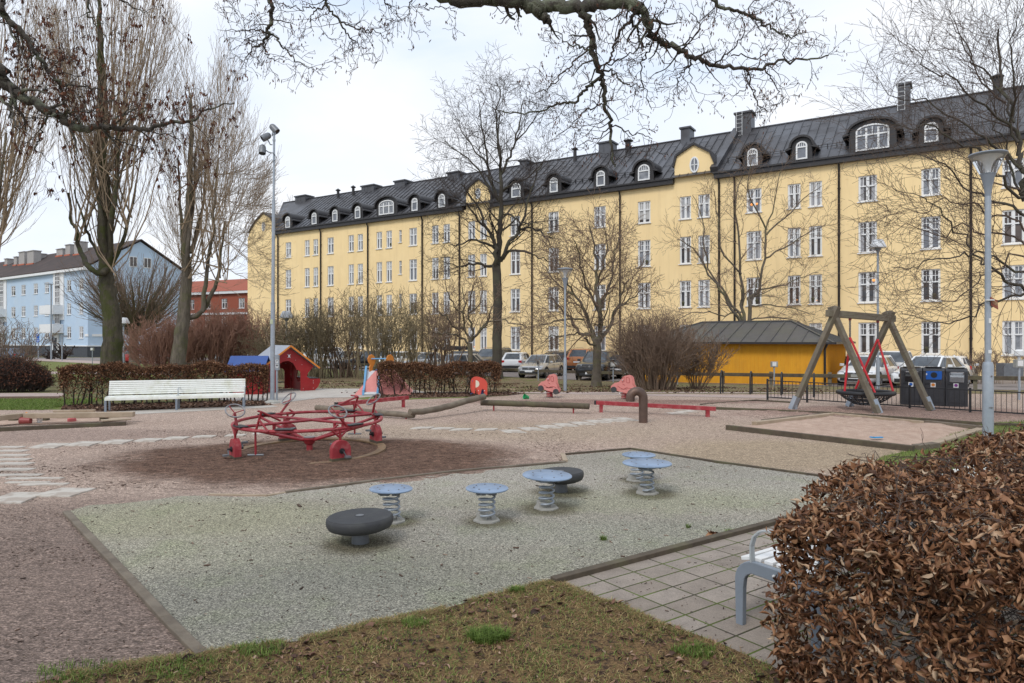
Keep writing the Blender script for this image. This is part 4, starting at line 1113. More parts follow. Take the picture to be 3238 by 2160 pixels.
mk('hub', lambda m: (m.lathe((0,0,0),[(.05,-.02),(.055,.12),(.09,.15),(.10,.20),(.12,.22),(.12,.245),(.03,.25)],20)), M['red_faded'])
m_ = MB(); m_.cyl((0,0,.255),.10,.012,20); m_.build('hub_plate', M['chrome'], mg)
for k, a in enumerate(st):
    c = pol(a, RR, 0); tx = Vector((-math.sin(R(a)), math.cos(R(a)), 0)); rx = Vector((math.cos(R(a)), math.sin(R(a)), 0))
    # wheel housing: flat sides, rounded top
    prof = [(-.165,.05),(.165,.05)]+[(.165*math.cos(PI*i/12), .20+.165*math.sin(PI*i/12)) for i in range(13)]
    m_ = MB(); m_.prism(prof, c-rx*.055, tx, (0,0,1), rx*.11); m_.build('wheel_housing', M['red_faded'], mg, 30, bevel=.004)
    m_ = MB(); m_.prism([(-.17,-.0),(.17,-.0),(.17,.075),(-.17,.075)], c-rx*.06, tx, (0,0,1), rx*.12); m_.build('housing_foot', M['wood_dark'], mg, 30)
    m_ = MB(); m_.cyl(c+Vector((0,0,.19)), .045, .16, 14, axis=tuple(rx)); m_.cyl(c+Vector((0,0,.19)), .018, .26, 8, axis=tuple(rx)); m_.build('axle', M['blackseat'], mg)
    for sg in (1,-1):
        e = c+rx*(.12*sg)+Vector((0,0,.19)); e2 = e+tx*(.05*sg)+Vector((0,0,-.085*sg)); 
        m_ = MB(); m_.bar(e, e2, .022, .016); m_.box(e2+rx*(.05*sg), (.085,.085,.028), rz=R(a)); m_.build('pedal', M['galv_dark'], mg, 0)
    # fork from housing to rail
    m_ = MB(); top = c+Vector((0,0,.40)); m_.tube([c+Vector((0,0,.35)), c+Vector((0,0,RZ_))], .021, 8)
    for s_ in (-1,1): m_.tube([top, c+tx*(.16*s_)+Vector((0,0,RZ_))], .018, 8)
    m_.build('fork', M['red'], mg)
    # steering column and wheel
    s = 1 if k in (0,2) else -1
    base = c+tx*(-.10*s); hd = c+tx*(.16*s)*.4+rx*.02+Vector((0,0,.80))
    m_ = MB(); m_.tube([c+tx*.14+Vector((0,0,RZ_)), hd], .023, 8); m_.tube([c-tx*.14+Vector((0,0,RZ_)), c.lerp(hd,.55)+Vector((0,0,.18))], .017, 8); m_.build('steering_column', M['red'], mg)
    ax = Vector([(-.5,-.38,.78),(-.42,-.5,.75),(.38,-.5,.78),(.42,-.42,.8)][k]).normalized(); q = ax.to_track_quat('Z','Y').to_matrix()
    m_ = MB(); m_.ring(hd+ax*.05, .15, .013, 36, 8, q=q); sw = m_.build('steering_wheel', M['chrome'], mg)
    m_ = MB(); 
    for j in range(3): m_.tube([hd, hd+ax*.05+q @ Vector((.145*math.cos(j*2.094),.145*math.sin(j*2.094),0))], .009, 6)
    m_.build('spokes', M['red'], sw)
for a in (24,70,145,225,269,322):
    c = pol(a,1.24,RZ_+.035); m_ = MB(); m_.box(c, (.30,.15,.022), rz=R(a)+PI/2 if a != 24 else R(a)+PI/2, m=0); 
    m_.build('seat', M['blackseat'], mg, 0, bevel=.008)
for a, s in ((246,1),(66,-1)):
    c = pol(a,RR,0); tx = Vector((-math.sin(R(a)), math.cos(R(a)), 0)); hd = c+tx*.12*s+Vector((0,0,.86))
    m_ = MB(); m_.tube([c+Vector((0,0,RZ_)), hd], .02, 8); m_.tube([c+tx*.26*s+Vector((0,0,RZ_)), c+tx*.06*s+Vector((0,0,.74))], .017, 8); m_.tube([hd+Vector((.0,0,0)), hd+tx*.05+pol(a,.16,0)*.0+Vector((-.10,0,.02))], .016, 8); m_.tube([hd, pol(a+12,.95,.68)], .018, 8)
    m_.build('handlebar', M['red'], mg)
    c = pol(a-4,1.2,0); m_ = MB(); m_.tube([c+Vector((0,0,RZ_)), c+Vector((0,0,.14))], .018, 8); m_.build('footrest_tube', M['red'], mg)
    m_ = MB(); m_.cyl(c+Vector((0,0,.14)), .016, .26, 8, axis='X'); m_.build('footrest', M['galv_dark'], mg)
mg.rotation_euler = (R(1.2),R(-.4),0)

# ------------------------------------------------------------------ spring discs and rubber mushrooms
disc_labels = ['Light blue disc on a grey coil spring behind the front black rubber mushroom',
  'Blue disc on spring standing alone between the two black rubber mushrooms',
  'Large blue spring disc overlapping the rear black rubber mushroom',
  'Largest pale blue disc on a coil spring, before the far tip of the rubber',
  'Small blue spring disc partly hidden behind the largest disc']
sizes = [.235,.235,.292,.315,.235]; hts = [.365,.385,.385,.40,.36]; tilts = [(-.01,.02),(0.0,0.01),(.02,.03),(.0,.0),(.0,.0)]
dc = [(1234,1543),(1539,1541),(1727,1500),(2046,1462),(2020,1436)]
for i,(p,lab) in enumerate(zip(SPRP, disc_labels)):
    zt = H+(HZ-dc[i][1])/F*p.y; ox = xof(dc[i][0],p.y)-p.x
    t_ = thing('spring_disc', lab, 'spring disc', (p.x,p.y,0), 0, 'blue discs on coil springs')
    m_ = MB(); m_.cyl((0,0,.02), .15, .016, 7); m_.box((-.055,0,.055),(.09,.11,.07),rz=.3); m_.box((.07,.03,.035),(.06,.09,.035),rz=.3)
    m_.build('foot', M['concrete_foot'], t_, 30)
    top = zt-.045; r = .085; turns = 4.4; N = 100; pts = []
    for k in range(N+1):
        u = k/N; a = u*turns*2*PI+.5+i; pts.append((r*math.cos(a)+ox*u, r*math.sin(a), .055+(top-.055-.02)*u))
    m_ = MB(); m_.tube(pts, .0125, 8); m_.build('spring', M['galv'], t_, 60)
    m_ = MB(); m_.box((ox-.06,0,top-.01),(.10,.12,.045)); m_.box((ox+.06,0,top-.01),(.08,.12,.04)); m_.box((ox,0,top+.018),(.28,.10,.02))
    for a in range(5): m_.cyl((ox+sizes[i]*.72*math.cos(a*1.256+.3),sizes[i]*.72*math.sin(a*1.256+.3),top+.012),.014,.03,8)
    m_.build('bracket', M['galv_dark'], t_, 0)
    s = sizes[i]*{0:1,1:1,2:1,3:1,4:1}[i]
    m_ = MB(); m_.lathe((ox,0,top+.022), [(.02,0),(s-.012,0),(s,.008),(s,.016),(s-.01,.024),(.02,.024)], 48); d_ = m_.build('disc', M['discblue'], t_, 40)
    m_ = MB()
    for a in range(8): m_.cyl((ox+s*.62*math.cos(a*.785+.2*i),s*.62*math.sin(a*.785+.2*i),top+.049),.009,.006,8)
    m_.build('bolt_heads', M['chrome'], d_, 40)
    t_.rotation_euler = (tilts[i][0],tilts[i][1],0)
for j,(p,lab,rr,hh) in enumerate(((RUB[0],'Black rubber mushroom nearest the camera, with pale spot on its ribbed top',.325,.315),(RUB[1],'Black rubber mushroom behind the large blue spring disc',.325,.33))):
    t_ = thing('rubber_mushroom', lab, 'rubber stool', (p.x,p.y,0), 0, 'black rubber mushrooms')
    if j == 1: rr = .30
    m_ = MB(); m_.lathe((0,0,0),[(.088,-.01),(.08,.10),(.075,.16)],24); m_.build('post', M['galv_dark'], t_, 40)
    zt = H+(HZ-(1634 if j == 0 else 1492))/F*p.y
    z0 = zt-.125
    m_ = MB(); m_.lathe((0,0,0),[(.08,z0+.0),(rr*.75,z0+.005),(rr*.93,z0+.03),(rr*.99,z0+.065),(rr,z0+.10),(rr*.985,z0+.122),(rr*.95,z0+.132)]+[(rr*(.95-.9*k/20),z0+.135+(.004 if k%2 else 0)) for k in range(21)],64)
    m_.build('cap', M['rubberblack'], t_, 40)
    m_ = MB(); m_.cyl((0,0,z0+.140),.04,.004,20); m_.build('centre_spot', M['galv_dark'], t_, 40)
    t_.rotation_euler = (0,R(-1.5),0)

# ------------------------------------------------------------------ balance beams and logs
def log(name, a, b, r0, r1, mat, label, cat, legs=(), bend=0.0, sag=0.0):
    """legs: fractions along; object at a"""
    t_ = thing(name, label, cat, (a.x,a.y,0))
    A = Vector((0,0,a.z)); B = b-Vector((a.x,a.y,0))
    n = 14; pts = []; rs = random.Random(len(label))
    sd = (B-A).cross(Vector((0,0,1))).normalized()
    for i in range(n+1):
        u = i/n; pts.append(A.lerp(B,u)+sd*(math.sin(u*PI*1.3)*bend)+Vector((0,0,math.sin(u*PI*1.6)*sag))+Vector((rs.gauss(0,.004),0,rs.gauss(0,.004))))
    m_ = MB(); m_.tube(pts, [r0+(r1-r0)*i/n for i in range(n+1)], 14); m_.build('log', mat, t_, 50)
    for u in legs:
        p = A.lerp(B,u); m_ = MB(); m_.tube([(p.x,p.y,-.02),(p.x,p.y,p.z-r0*.6)], .022, 8); m_.build('leg', M['red'], t_)
    return t_
log('balance_log', at(1000,1289,18.6), at(1308,1314,17.0), .075,.070, M['wood'], 'low straight log lying furthest left of the three, behind the carousel', 'balance log', (.93,), 0, 0)
log('balance_log', at(1296,1304,16.7), at(1533,1259,19.0), .075,.085, M['wood'], 'crooked grey log that rises towards the right between two straight logs', 'balance log', (), .03, -.04)
log('balance_log', at(1522,1273,19.2), at(1863,1285,18.3), .082,.078, M['wood_dark'], 'straight round log on thin red legs before the pink car rockers', 'balance log', (.12,.86))
def beam(a, b, w_, h_, legs, label):
    t_ = thing('balance_beam', label, 'balance beam', (a.x,a.y,0)); A = Vector((0,0,a.z)); B = b-Vector((a.x,a.y,0))
    m_ = MB(); m_.bar(A,B,w_,h_); m_.build('beam', M['red_faded'], t_, 0, bevel=.006)
    dv = (B-A).normalized(); m_ = MB(); m_.bar(A-dv*.004,A+dv*.05,w_+.006,h_+.006); m_.build('end_cap', M['blackseat'], t_, 0)
    for u in legs:
        p = A.lerp(B,u); m_ = MB(); m_.box((p.x,p.y,(p.z-h_/2)/2-.01),(.09,.09,p.z-h_/2+.01)); m_.build('leg', M['red_faded'], t_, 0)
    return t_
beam(at(1061,1279,18.2), at(1290,1257,20.2), .10,.105, (.93,.25), 'sloping red beam behind the carousel, black end to the left')
beam(at(1881,1273,18.75), at(2264,1293,17.5), .10,.105, (.055,.935), 'long low red beam passing behind the bent brown pipe')

# ------------------------------------------------------------------ bent brown pipe
p = gp(2034,1337); t_ = thing('bent_pipe', 'thick rusty brown steel pipe bent over like a hook', 'play pipe', (p.x,p.y,0))
r = .105; cz = .60; Rb = .155; pts = [(0,0,-.02),(0,0,.2),(0,0,.42),(0,0,cz-.03)]
for i in range(0,13): a = PI*i/12; pts.append((-Rb+Rb*math.cos(a), 0, cz+Rb*math.sin(a)))
pts.append((-2*Rb,0,cz-.08))
m_ = MB(); m_.tube(pts, r, 24, cap=False); m_.build('pipe', M['rust'], t_, 50)
m_ = MB(); m_.ring((-2*Rb,0,cz-.08), r-.006, .008, 24, 6); m_.cyl((0,0,cz-.1),r+.004,.012,24); m_.cyl((-2*Rb,0,cz-.02),r-.012,.01,24); m_.build('rim', M['rust'], t_, 50)

# ------------------------------------------------------------------ springers
def flat_shape(px_pts, cx, base_py, Y):
    return [((x-cx)/F*Y, (base_py-y)/F*Y) for x, y in px_pts]
def car_rocker(px0, sx, base, Yr, rz, label):
    c = at(base[0], base[1], Yr)
    t_ = thing('spring_rocker', label, 'spring rocker', (c.x,Yr,0), rz, 'pink car shaped spring rockers')
    # side outline, measured on the photo (r4b zoom) in hundredths
    o = [(0,.20),(.04,.17),(.10,.14),(.55,.02),(.62,.02),(.66,.10),(.64,.15),(.61,.17),(.60,.25),(.57,.30),(.545,.50),(.50,.56),(.43,.585),(.36,.57),(.31,.53),(.24,.42),(.20,.38),(.10,.355),(.05,.31),(.0,.26)]
    o = [((x-.33)*sx, z*1.12+.16) for x, z in o]
    for j,(yy,mt) in enumerate(((-.17,'pink'),(.17,'elephant'))):
        m_ = MB(); m_.prism(o, (0,yy,0), (1,0,0), (0,0,1), (0,.03,0)); sp = m_.build('side_panel', M['pink'], t_, 0)
        for wx, wz in ((.08,.20),(.56,.09)):
            m_ = MB(); m_.cyl(((wx-.33)*sx, yy+(-.02 if j == 0 else .05), wz+.14), .095, .05, 20, axis='Y'); m_.build('wheel', M['rubberblack'], t_, 40)
        # drawn windows and smile, incised lines
        yl = yy-.004 if j == 0 else yy+.034
        m_ = MB()
        for ln in ([(.29,.46),(.31,.52),(.35,.53),(.345,.40),(.30,.38),(.29,.46)],[(.40,.52),(.44,.53),(.48,.50),(.49,.38),(.44,.36),(.40,.40),(.40,.52)],[(.18,.26),(.24,.22),(.33,.17),(.40,.22),(.50,.21),(.57,.17)],[(.31,.33),(.35,.31),(.37,.29)]):
            m_.tube([((x-.33)*sx, yl, z*1.12+.16) for x, z in ln], .006, 4)
        m_.build('drawn_lines', M['play_red'], sp)
    m_ = MB(); m_.box((.02,.0,.36),(.24,.34,.03)); m_.build('seat', M['blackseat'], t_, 0)
    m_ = MB(); m_.box((.03,0,.27),(.10,.30,.12)); m_.build('seat_base', M['play_red'], t_, 0)
    m_ = MB(); m_.tube([(-.02,-.24,.66),(-.02,.24,.66)],.014,8); m_.build('handle', M['whiteplastic'], t_)
    m_ = MB(); m_.tube([(-.12,-.22,.22),(-.12,.24,.22)],.014,8); m_.build('foot_bar', M['whiteplastic'], t_)
    pts = [(.10*math.cos(k*.5), .10*math.sin(k*.5), .03+.2*k/50) for k in range(51)]
    m_ = MB(); m_.tube(pts, .018, 6); m_.build('spring', M['red'], t_, 60)
    return t_
car_rocker(1707, 1.08, (1738,1255), 23.3, R(-14), 'pink car shaped spring rocker standing left of the lamp post')
car_rocker(1936, 1.28, (1975,1260), 22.6, R(-22), 'pink car shaped spring rocker before the big bare bush and the bent pipe')
c = at(1520,1250,23.6)
t_ = thing('spring_rocker', 'red elephant shaped spring rocker with a cream ear beside the hedge end', 'spring rocker', (c.x,23.6,0), R(-8))
ele = [(655,590),(652,640),(660,690),(672,712),(692,715),(697,700),(690,665),(700,640),(715,645),(728,690),(738,730),(762,734),(776,700),(782,665),(800,652),(812,665),(822,715),(836,733),(858,733),(860,650),(862,590),(850,560),(820,530),(780,512),(740,505),(700,510),(672,530),(660,555)]
e2 = [((x-757)*.234/F*23.6*1.0, (748-y)*.234/F*23.6*1.05+.05) for x, y in ele]
for j, yy in enumerate((-.19,.17)):
    m_ = MB(); m_.prism(e2, (0 if j == 0 else -.13,yy,0), (1,0,0), (0,0,1), (0,.03,0)); sp = m_.build('side_panel', M['elephant'], t_, 0)
    ear = [(-.14+.13*math.sin(PI*i/12)*1.0, .47+.125*math.cos(PI*i/12)) for i in range(13)]
    m_ = MB(); m_.prism(ear, (0 if j == 0 else -.13,yy-.006,0), (1,0,0), (0,0,1), (0,.042,0)); m_.build('ear', M['cream'], sp, 0)
    m_ = MB()
    for x, z in ((-.11,.57),(-.11,.41),(-.04,.24),(.17,.24)): m_.cyl((x if j == 0 else x-.13, yy-.01 if j == 0 else yy+.036, z),.014,.012,8,axis='Y')
    m_.build('bolt_heads', M['whiteplastic'], sp)
m_ = MB(); m_.box((0,-.01,.33),(.22,.34,.03)); m_.build('seat', M['blackseat'], t_, 0)
m_ = MB(); m_.tube([(-.25,-.22,.57),(-.25,.22,.57)],.013,8); m_.tube([(-.30,-.26,.13),(-.30,.22,.13)],.015,8); m_.build('handle', M['blue'], t_)
m_ = MB(); m_.tube([(.09*math.cos(k*.5), .09*math.sin(k*.5), .02+.22*k/50) for k in range(51)], .016, 6); m_.build('spring', M['blue'], t_, 60)

# small toys
p = gp(1664,1262); t_ = thing('toy_bucket', 'small green plastic bucket tipped over on the bark', 'toy bucket', (p.x,p.y,.07))
m_ = MB(); m_.lathe((0,0,0),[(.055,-.09),(.085,.08),(.09,.085),(.08,.08),(.052,-.08)],20); b_ = m_.build('bucket', pm('green_plastic',(.02,.34,.12),None,4,.45), t_); b_.rotation_euler = (R(25),R(-70),0)
def bez_patch(): pass

# ------------------------------------------------------------------ playhouse with blue-roofed annexe
p = at(914,1239,26.0)
a_ = R(38); ph = thing('playhouse', 'red playhouse with grey pitched roof and arched opening', 'playhouse', (p.x,26.0,0), a_)
W2, EH, RH, LL = 1.0, .93, 1.74, 1.75      # half width, eave, ridge, depth (local +y goes back)
def front(w2=W2):
    out = [(-w2+.02,0),(-w2+.02,EH+.02),(0,RH-.06),(w2-.02,EH+.02)]
    # boat-shaped seat bulging out to the right
    right = [(w2-.14,EH-.10),(w2-.26,EH-.24),(w2-.30,.55),(w2-.18,.47),(w2+.02,.46),(w2+.22,.46),(w2+.24,.36),(w2+.16,.16),(w2+.02,.02),(w2-.55,0)]
    arch_ = [(w2-.55,.72)]+[(w2-.60,.80),(w2-.72,.84),(w2-.75,.93),(w2-.84,1.08),(w2-1.02,1.18),(w2-1.22,1.16),(w2-1.40,1.04),(w2-1.48,.84)]+[(w2-1.50,0)]
    return out+right+arch_
for yy in (0, LL):
    m_ = MB(); pr = front(); m_.prism(pr[::-1], (0,yy,0), (1,0,0), (0,0,1), (0,.035,0)); pn = m_.build('gable_panel', M['play_red'], ph, 0)
    m_ = MB()
    for x, z in ((-.05,1.42),(.05,1.42),(-.05,1.30),(.05,1.30),(.25,1.2),(.5,1.02),(W2-.45,.1),(W2-.05,.38),(W2-.05,.30),(W2-.05,.10)): m_.cyl((x,yy-.008,z),.011,.012,8,axis='Y')
    m_.build('bolt_heads', M['whiteplastic'], pn)
m_ = MB(); m_.box((-.0,-.010,1.36),(.07,.012,.10)); m_.build('number_plate', M['whiteplastic'], ph, 0)
for sg in (-1,1):
    n_ = 12; m_ = MB(); x = sg*(W2-.30)
    # side wall with round hole: ring of quads
    y0,y1,z0,z1 = .1,LL-.05,.0,EH+.02; cy,cz_,rr = LL/2,.55,.24; K = 24
    def edge(a):
        c_, s_ = math.cos(a), math.sin(a); k_ = min(((y1-y0)/2)/abs(c_) if abs(c_) > 1e-6 else 9, (((z1-cz_) if s_ > 0 else (cz_-z0))/abs(s_)) if abs(s_) > 1e-6 else 9)
        return (cy+c_*k_, cz_+s_*k_)
    for i in range(K):
        A0, A1 = 2*PI*i/K, 2*PI*(i+1)/K; e0, e1 = edge(A0), edge(A1)
        m_.prism([(cy+rr*math.cos(A0),cz_+rr*math.sin(A0)),e0,e1,(cy+rr*math.cos(A1),cz_+rr*math.sin(A1))], (x,0,0), (0,1,0), (0,0,1), (.03,0,0))
    m_.build('side_wall', M['play_red'], ph, 0)
m_ = MB(); m_.box((W2-.02,LL/2,.48),(.46,LL*.96,.03)); m_.build('counter', M['blackseat'], ph, 0)
m_ = MB(); m_.box((-.2,LL-.4,.30),(.9,.3,.03)); m_.build('inner_bench', M['blackseat'], ph, 0)
M['playroof'] = pm('grey_roof_panel', (.34,.36,.40), (.28,.30,.34), 3, .5)
for sg in (-1,1):
    A = Vector((sg*.0,-.18,RH)); e_ = Vector((sg*(W2+.14),-.18,EH-.06))
    m_ = MB(); up = Vector((0,0,.03))
    m_.add([A,e_,e_+Vector((0,LL+.36,0)),A+Vector((0,LL+.36,0)),A+up,e_+up,e_+Vector((0,LL+.36,0))+up,A+Vector((0,LL+.36,0))+up],[(0,1,2,3),(7,6,5,4),(0,4,5,1),(1,5,6,2),(2,6,7,3),(3,7,4,0)])
    rp = m_.build('roof_panel', M['playroof'], ph, 0)
    m_ = MB(); m_.bar(A+Vector((0,-.012,.01)), e_+Vector((0,-.012,.01)), .02,.06, up=(0,1,0) if False else (0,0,1)); m_.build('edge_strip', M['orange'], rp, 0)
p = at(788,1243,25.2)
an = thing('playhouse', 'low red play hut with blue pitched roof behind the hedge', 'playhouse', (p.x,25.2,0), R(8))
W2b, EHb, RHb, LLb = .62,.95,1.36,1.1
for xx in (-LLb/2, LLb/2):
    m_ = MB(); m_.prism([(-W2b,0),(W2b,0),(W2b,EHb),(0,RHb-.04),(-W2b,EHb)], (xx,0,0), (0,1,0), (0,0,1), (.03,0,0)); m_.build('gable_panel', M['play_red'], an, 0)
for yy in (-W2b+.05, W2b-.05):
    m_ = MB(); m_.box((0,yy,.45),(LLb,.03,.9)); m_.build('side_wall', M['play_red'], an, 0)
for sg in (-1,1):
    m_ = MB(); A = Vector((-LLb/2-.1,0,RHb)); e_ = Vector((-LLb/2-.1,sg*(W2b+.18),EHb-.12)); dx = Vector((LLb+.24,0,0)); up = Vector((0,0,.03))
    m_.add([A,e_,e_+dx,A+dx,A+up,e_+up,e_+dx+up,A+dx+up],[(0,1,2,3),(7,6,5,4),(0,4,5,1),(1,5,6,2),(2,6,7,3),(3,7,4,0)]); m_.build('roof_panel', M['blue'], an, 0)

# ------------------------------------------------------------------ slide pyramid
p = at(1217,1241,25.4); sl = thing('slide', 'small slide with blue sides on a pink pyramid, orange handles on top', 'slide', (p.x,25.4,0), R(6))
B_, T_, ZT = .98, .28, .86
def py_face(rot):
    m_ = MB(); m_.M = Matrix.Rotation(rot,4,'Z')
    a,b,c,d = Vector((-B_,-B_,0)),Vector((B_,-B_,0)),Vector((T_,-T_,ZT)),Vector((-T_,-T_,ZT)); up = Vector((0,-.02,.015))
    m_.add([a,b,c,d,a+up,b+up,c+up,d+up],[(3,2,1,0),(4,5,6,7),(0,1,5,4),(1,2,6,5),(2,3,7,6),(3,0,4,7)]); return m_
for k in range(4):
    o = py_face(k*PI/2).build('pyramid_panel', M['pink'], sl, 0)
for x,z,r_ in ((.30,.35,.11),(.05,.22,.07),(.52,.18,.07),(.1,.55,.06)):
    m_ = MB(); m_.box((x,-B_+z*.814/1.0-.035+.0,z),(r_*1.5,.02,r_*1.4)); m_.build('climbing_hold', M['pink'], sl, 0)
m_ = MB(); m_.box((0,0,ZT+.01),(T_*2+.1,T_*2+.1,.03)); m_.build('platform', M['blue'], sl, 0)
sx0 = -.42
for sg in (-1,1):
    x = sx0+sg*.25; pr = []
    top_ = [(-.1,1.02),(-.35,.86),(-.62,.50),(-.86,.27),(-1.0,.22),(-1.12,.20),(-1.14,.02)]; bot_ = [(-1.05,.0),(-.86,.06),(-.60,.20),(-.35,.55),(-.1,.78)]
    m_ = MB(); m_.prism(top_+bot_, (x-.035,0,0), (0,1,0), (0,0,1), (.07,0,0)); m_.build('slide_side', M['lightblue'], sl, 0)
m_ = MB(); ch = [(-.1,.84),(-.35,.66),(-.62,.32),(-.86,.13),(-1.0,.10),(-1.12,.09)]
for (a,b),(c,d) in zip(ch[:-1],ch[1:]): m_.quad((sx0-.23,a,b),(sx0+.23,a,b),(sx0+.23,c,d),(sx0-.23,c,d)); 
m_.cyl((sx0,-1.08,.06),.05,.46,14,axis='X'); m_.build('chute', M['frost'], sl, 30)
for sg in (-1,1):
    x = -.16+sg*.34; pr = [(-.07,ZT-.2),(.05,ZT-.2),(.03,ZT+.0),(.06,ZT+.12),(.13,ZT+.22),(.17,ZT+.36),(.13,ZT+.50),(.02,ZT+.58),(-.10,ZT+.54),(-.16,ZT+.42),(-.13,ZT+.30),(-.05,ZT+.2),(-.09,ZT+.1)]
    m_ = MB(); m_.prism(pr, (x,-.1,0), (.75,.66,0), (0,0,1), (.03,0,0)); m_.build('handle_panel', M['orange'], sl, 0)
m_ = MB(); m_.tube([(-.5,-.1,ZT+.42),(.18,-.1,ZT+.42)],.022,8); m_.build('handle_bar', M['lightblue'], sl)

# ------------------------------------------------------------------ white benches
def bench(loc, rz, L, label, back=True, s=1.0, arms=(1,2), grp=None, name='park_bench'):
    """local x along the seat, -y is the front"""
    t_ = thing(name, label, 'bench', loc, rz, grp)
    SH, SD_, BH = .45*s, .48*s, .90*s
    n = 5
    for i in range(n):
        y = -SD_+.04*s+i*(SD_-.06*s)/(n-1); m_ = MB(); m_.box((0,y,SH-(.0 if i else .012)),(L,.082*s,.024)); m_.build('seat_slat', M['white_dirty'], t_, 0, bevel=.004)
    m_ = MB(); m_.box((0,-SD_-.012*s,SH-.06*s),(L,.022,.075*s)); m_.build('seat_slat', M['white_dirty'], t_, 0, bevel=.004)
    if back:
        nb = 7
        for i in range(nb):
            u = i/(nb-1); m_ = MB(); m_.box((0,.01+.10*s*u,SH+.07*s+(BH-SH-.09*s)*u),(L,.022,.052*s),rx=-.2); m_.build('back_slat', M['white_dirty'], t_, 0, bevel=.004)
    for k in range(3):
        x = (-L/2+.02, 0, L/2-.02)[k]
        if L < 2.2 and k == 1: continue
        m_ = MB(); w_ = .045*s
        r_ = .07*s; cy, cz = -SD_+r_, SH-r_-.02
        pts = [(x,-SD_,0),(x,-SD_,cz)]+[(x,cy-r_*math.cos(a),cz+r_*math.sin(a)) for a in (R(30),R(60),R(90))]+[(x,-.1,SH-.035),(x,.0,SH-.035)]
        for a,b in zip(pts[:-1],pts[1:]):
            m_.bar(a,b,w_,.06*s,up=(1,0,0)) if False else m_.bar(Vector(a),Vector(b)+(Vector(b)-Vector(a)).normalized()*.012,.06*s if abs(a[1]-b[1])<.02 else w_, w_ if abs(a[1]-b[1])<.02 else .06*s)
        m_.bar((x,.02,0),(x,.02,SH),.05*s,.05*s)
        if back: m_.bar((x,.02,SH-.03),(x,.14*s,BH),.035*s,.05*s)
        m_.build('frame', M['benchgrey'], t_, 0, bevel=.004)
        if k in arms:
            m_ = MB(); z = SH+.22*s
            m_.tube([(x+.03,-SD_+.08,SH),(x+.03,-SD_+.07,z-.05),(x+.03,-SD_+.09,z-.01),(x+.03,-SD_+.14,z),(x+.03,.05,z-.005)],.016*s,8); m_.build('armrest', M['benchgrey_light'], t_)
    return t_
bl, brr = gp(333,1304), gp(773,1291); mid = (bl+brr)/2; ang = math.atan2(brr.y-bl.y, brr.x-bl.x)
bench((mid.x-math.sin(ang)*.36,mid.y+math.cos(ang)*.36,0), ang, (brr-bl).length, 'long white slatted park bench with backrest before the left hedge', True, .92, (1,2))

# near bench: broad flat steel end frames, local x along the slats
f0 = gp(2340,1976); nb_ = thing('park_bench', 'near white slatted bench with grey steel frame behind brown hedge leaves', 'bench', (f0.x,f0.y,0), PAV_A)
# local x = along kerb, local y = away from hedge; front leg at the origin, rear towards -y
SHn, SDn, Ln = .475, .56, 1.75
for x in (0, Ln):
    m_ = MB(); th = .045
    r0, r1 = .15, .075
    outer = [(.020,0),(.028,SHn-r0)]+[(.028-r0+r0*math.cos(R(a)),SHn-r0+r0*math.sin(R(a))) for a in (15,30,45,60,75,90)]+[(-SDn+.10,SHn-.01),(-SDn,SHn+.02),(-SDn-.10,SHn+.42),(-SDn-.16,SHn+.42)]
    inner = [(-SDn-.07,SHn-.03),(-SDn-.04,0),(-SDn+.02,0),(-SDn+.02,SHn-.10),(-.105,SHn-.085)]+[(-.045-r1+r1*math.cos(R(a)),SHn-.085-r1+r1*math.sin(R(a))) for a in (75,55,35,15)]+[(-.040,SHn-.2),(-.036,0)]
    m_.prism(outer+inner, (x-th/2,0,0), (0,1,0), (0,0,1), (th,0,0)); m_.build('frame', M['benchgrey'], nb_, 0, bevel=.006)
    m_ = MB(); n_ = 10
    prof = [(-.10,SHn-.01),(-.095,SHn+.10),(-.115,SHn+.17),(-.16,SHn+.215),(-.22,SHn+.235),(-.32,SHn+.235),(-.42,SHn+.215),(-.54,SHn+.17)]
    for (a,b),(c,d) in zip(prof[:-1],prof[1:]): m_.bar((x+.0,a,b),(x+.0,c,d),.045 if abs(a-c) > .02 else .045,.014,up=(0,1,0) if abs(a-c) < .03 else (0,0,1))
    m_.build('armrest', M['benchgrey_light'], nb_, 0, bevel=.003)
    m_ = MB(); m_.cyl((x-th/2-.004,-.28,SHn-.05),.009,.01,12,axis='X'); m_.build('bolt_head', M['whiteplastic'], nb_)
for i in range(6):
    y = -.02-i*.092; m_ = MB(); m_.box((Ln/2,y,SHn+.004-(.012 if i in (0,) else 0)),(Ln-.06,.068,.026),rx=(-.25 if i == 0 else 0)); m_.build('seat_slat', M['white'], nb_, 0, bevel=.004)
for i in range(5):
    m_ = MB(); m_.box((Ln/2,-SDn-.03-.02*i,SHn+.08+.078*i),(Ln-.06,.022,.062),rx=.25); m_.build('back_slat', M['white'], nb_, 0, bevel=.004)
m_ = MB(); m_.bar((.03,-.30,SHn-.07),(Ln-.03,-.30,SHn-.07),.05,.07); m_.build('cross_rail', M['wood_dark'], nb_, 0)
# third bench glimpsed over the hedge
p = at(3085,1412,8.4)
bench((5.95,8.2,0), PAV_A+R(6)+PI, 1.7, 'white bench glimpsed over the hedge beside the lamp post foot', True, .95, (0,2))

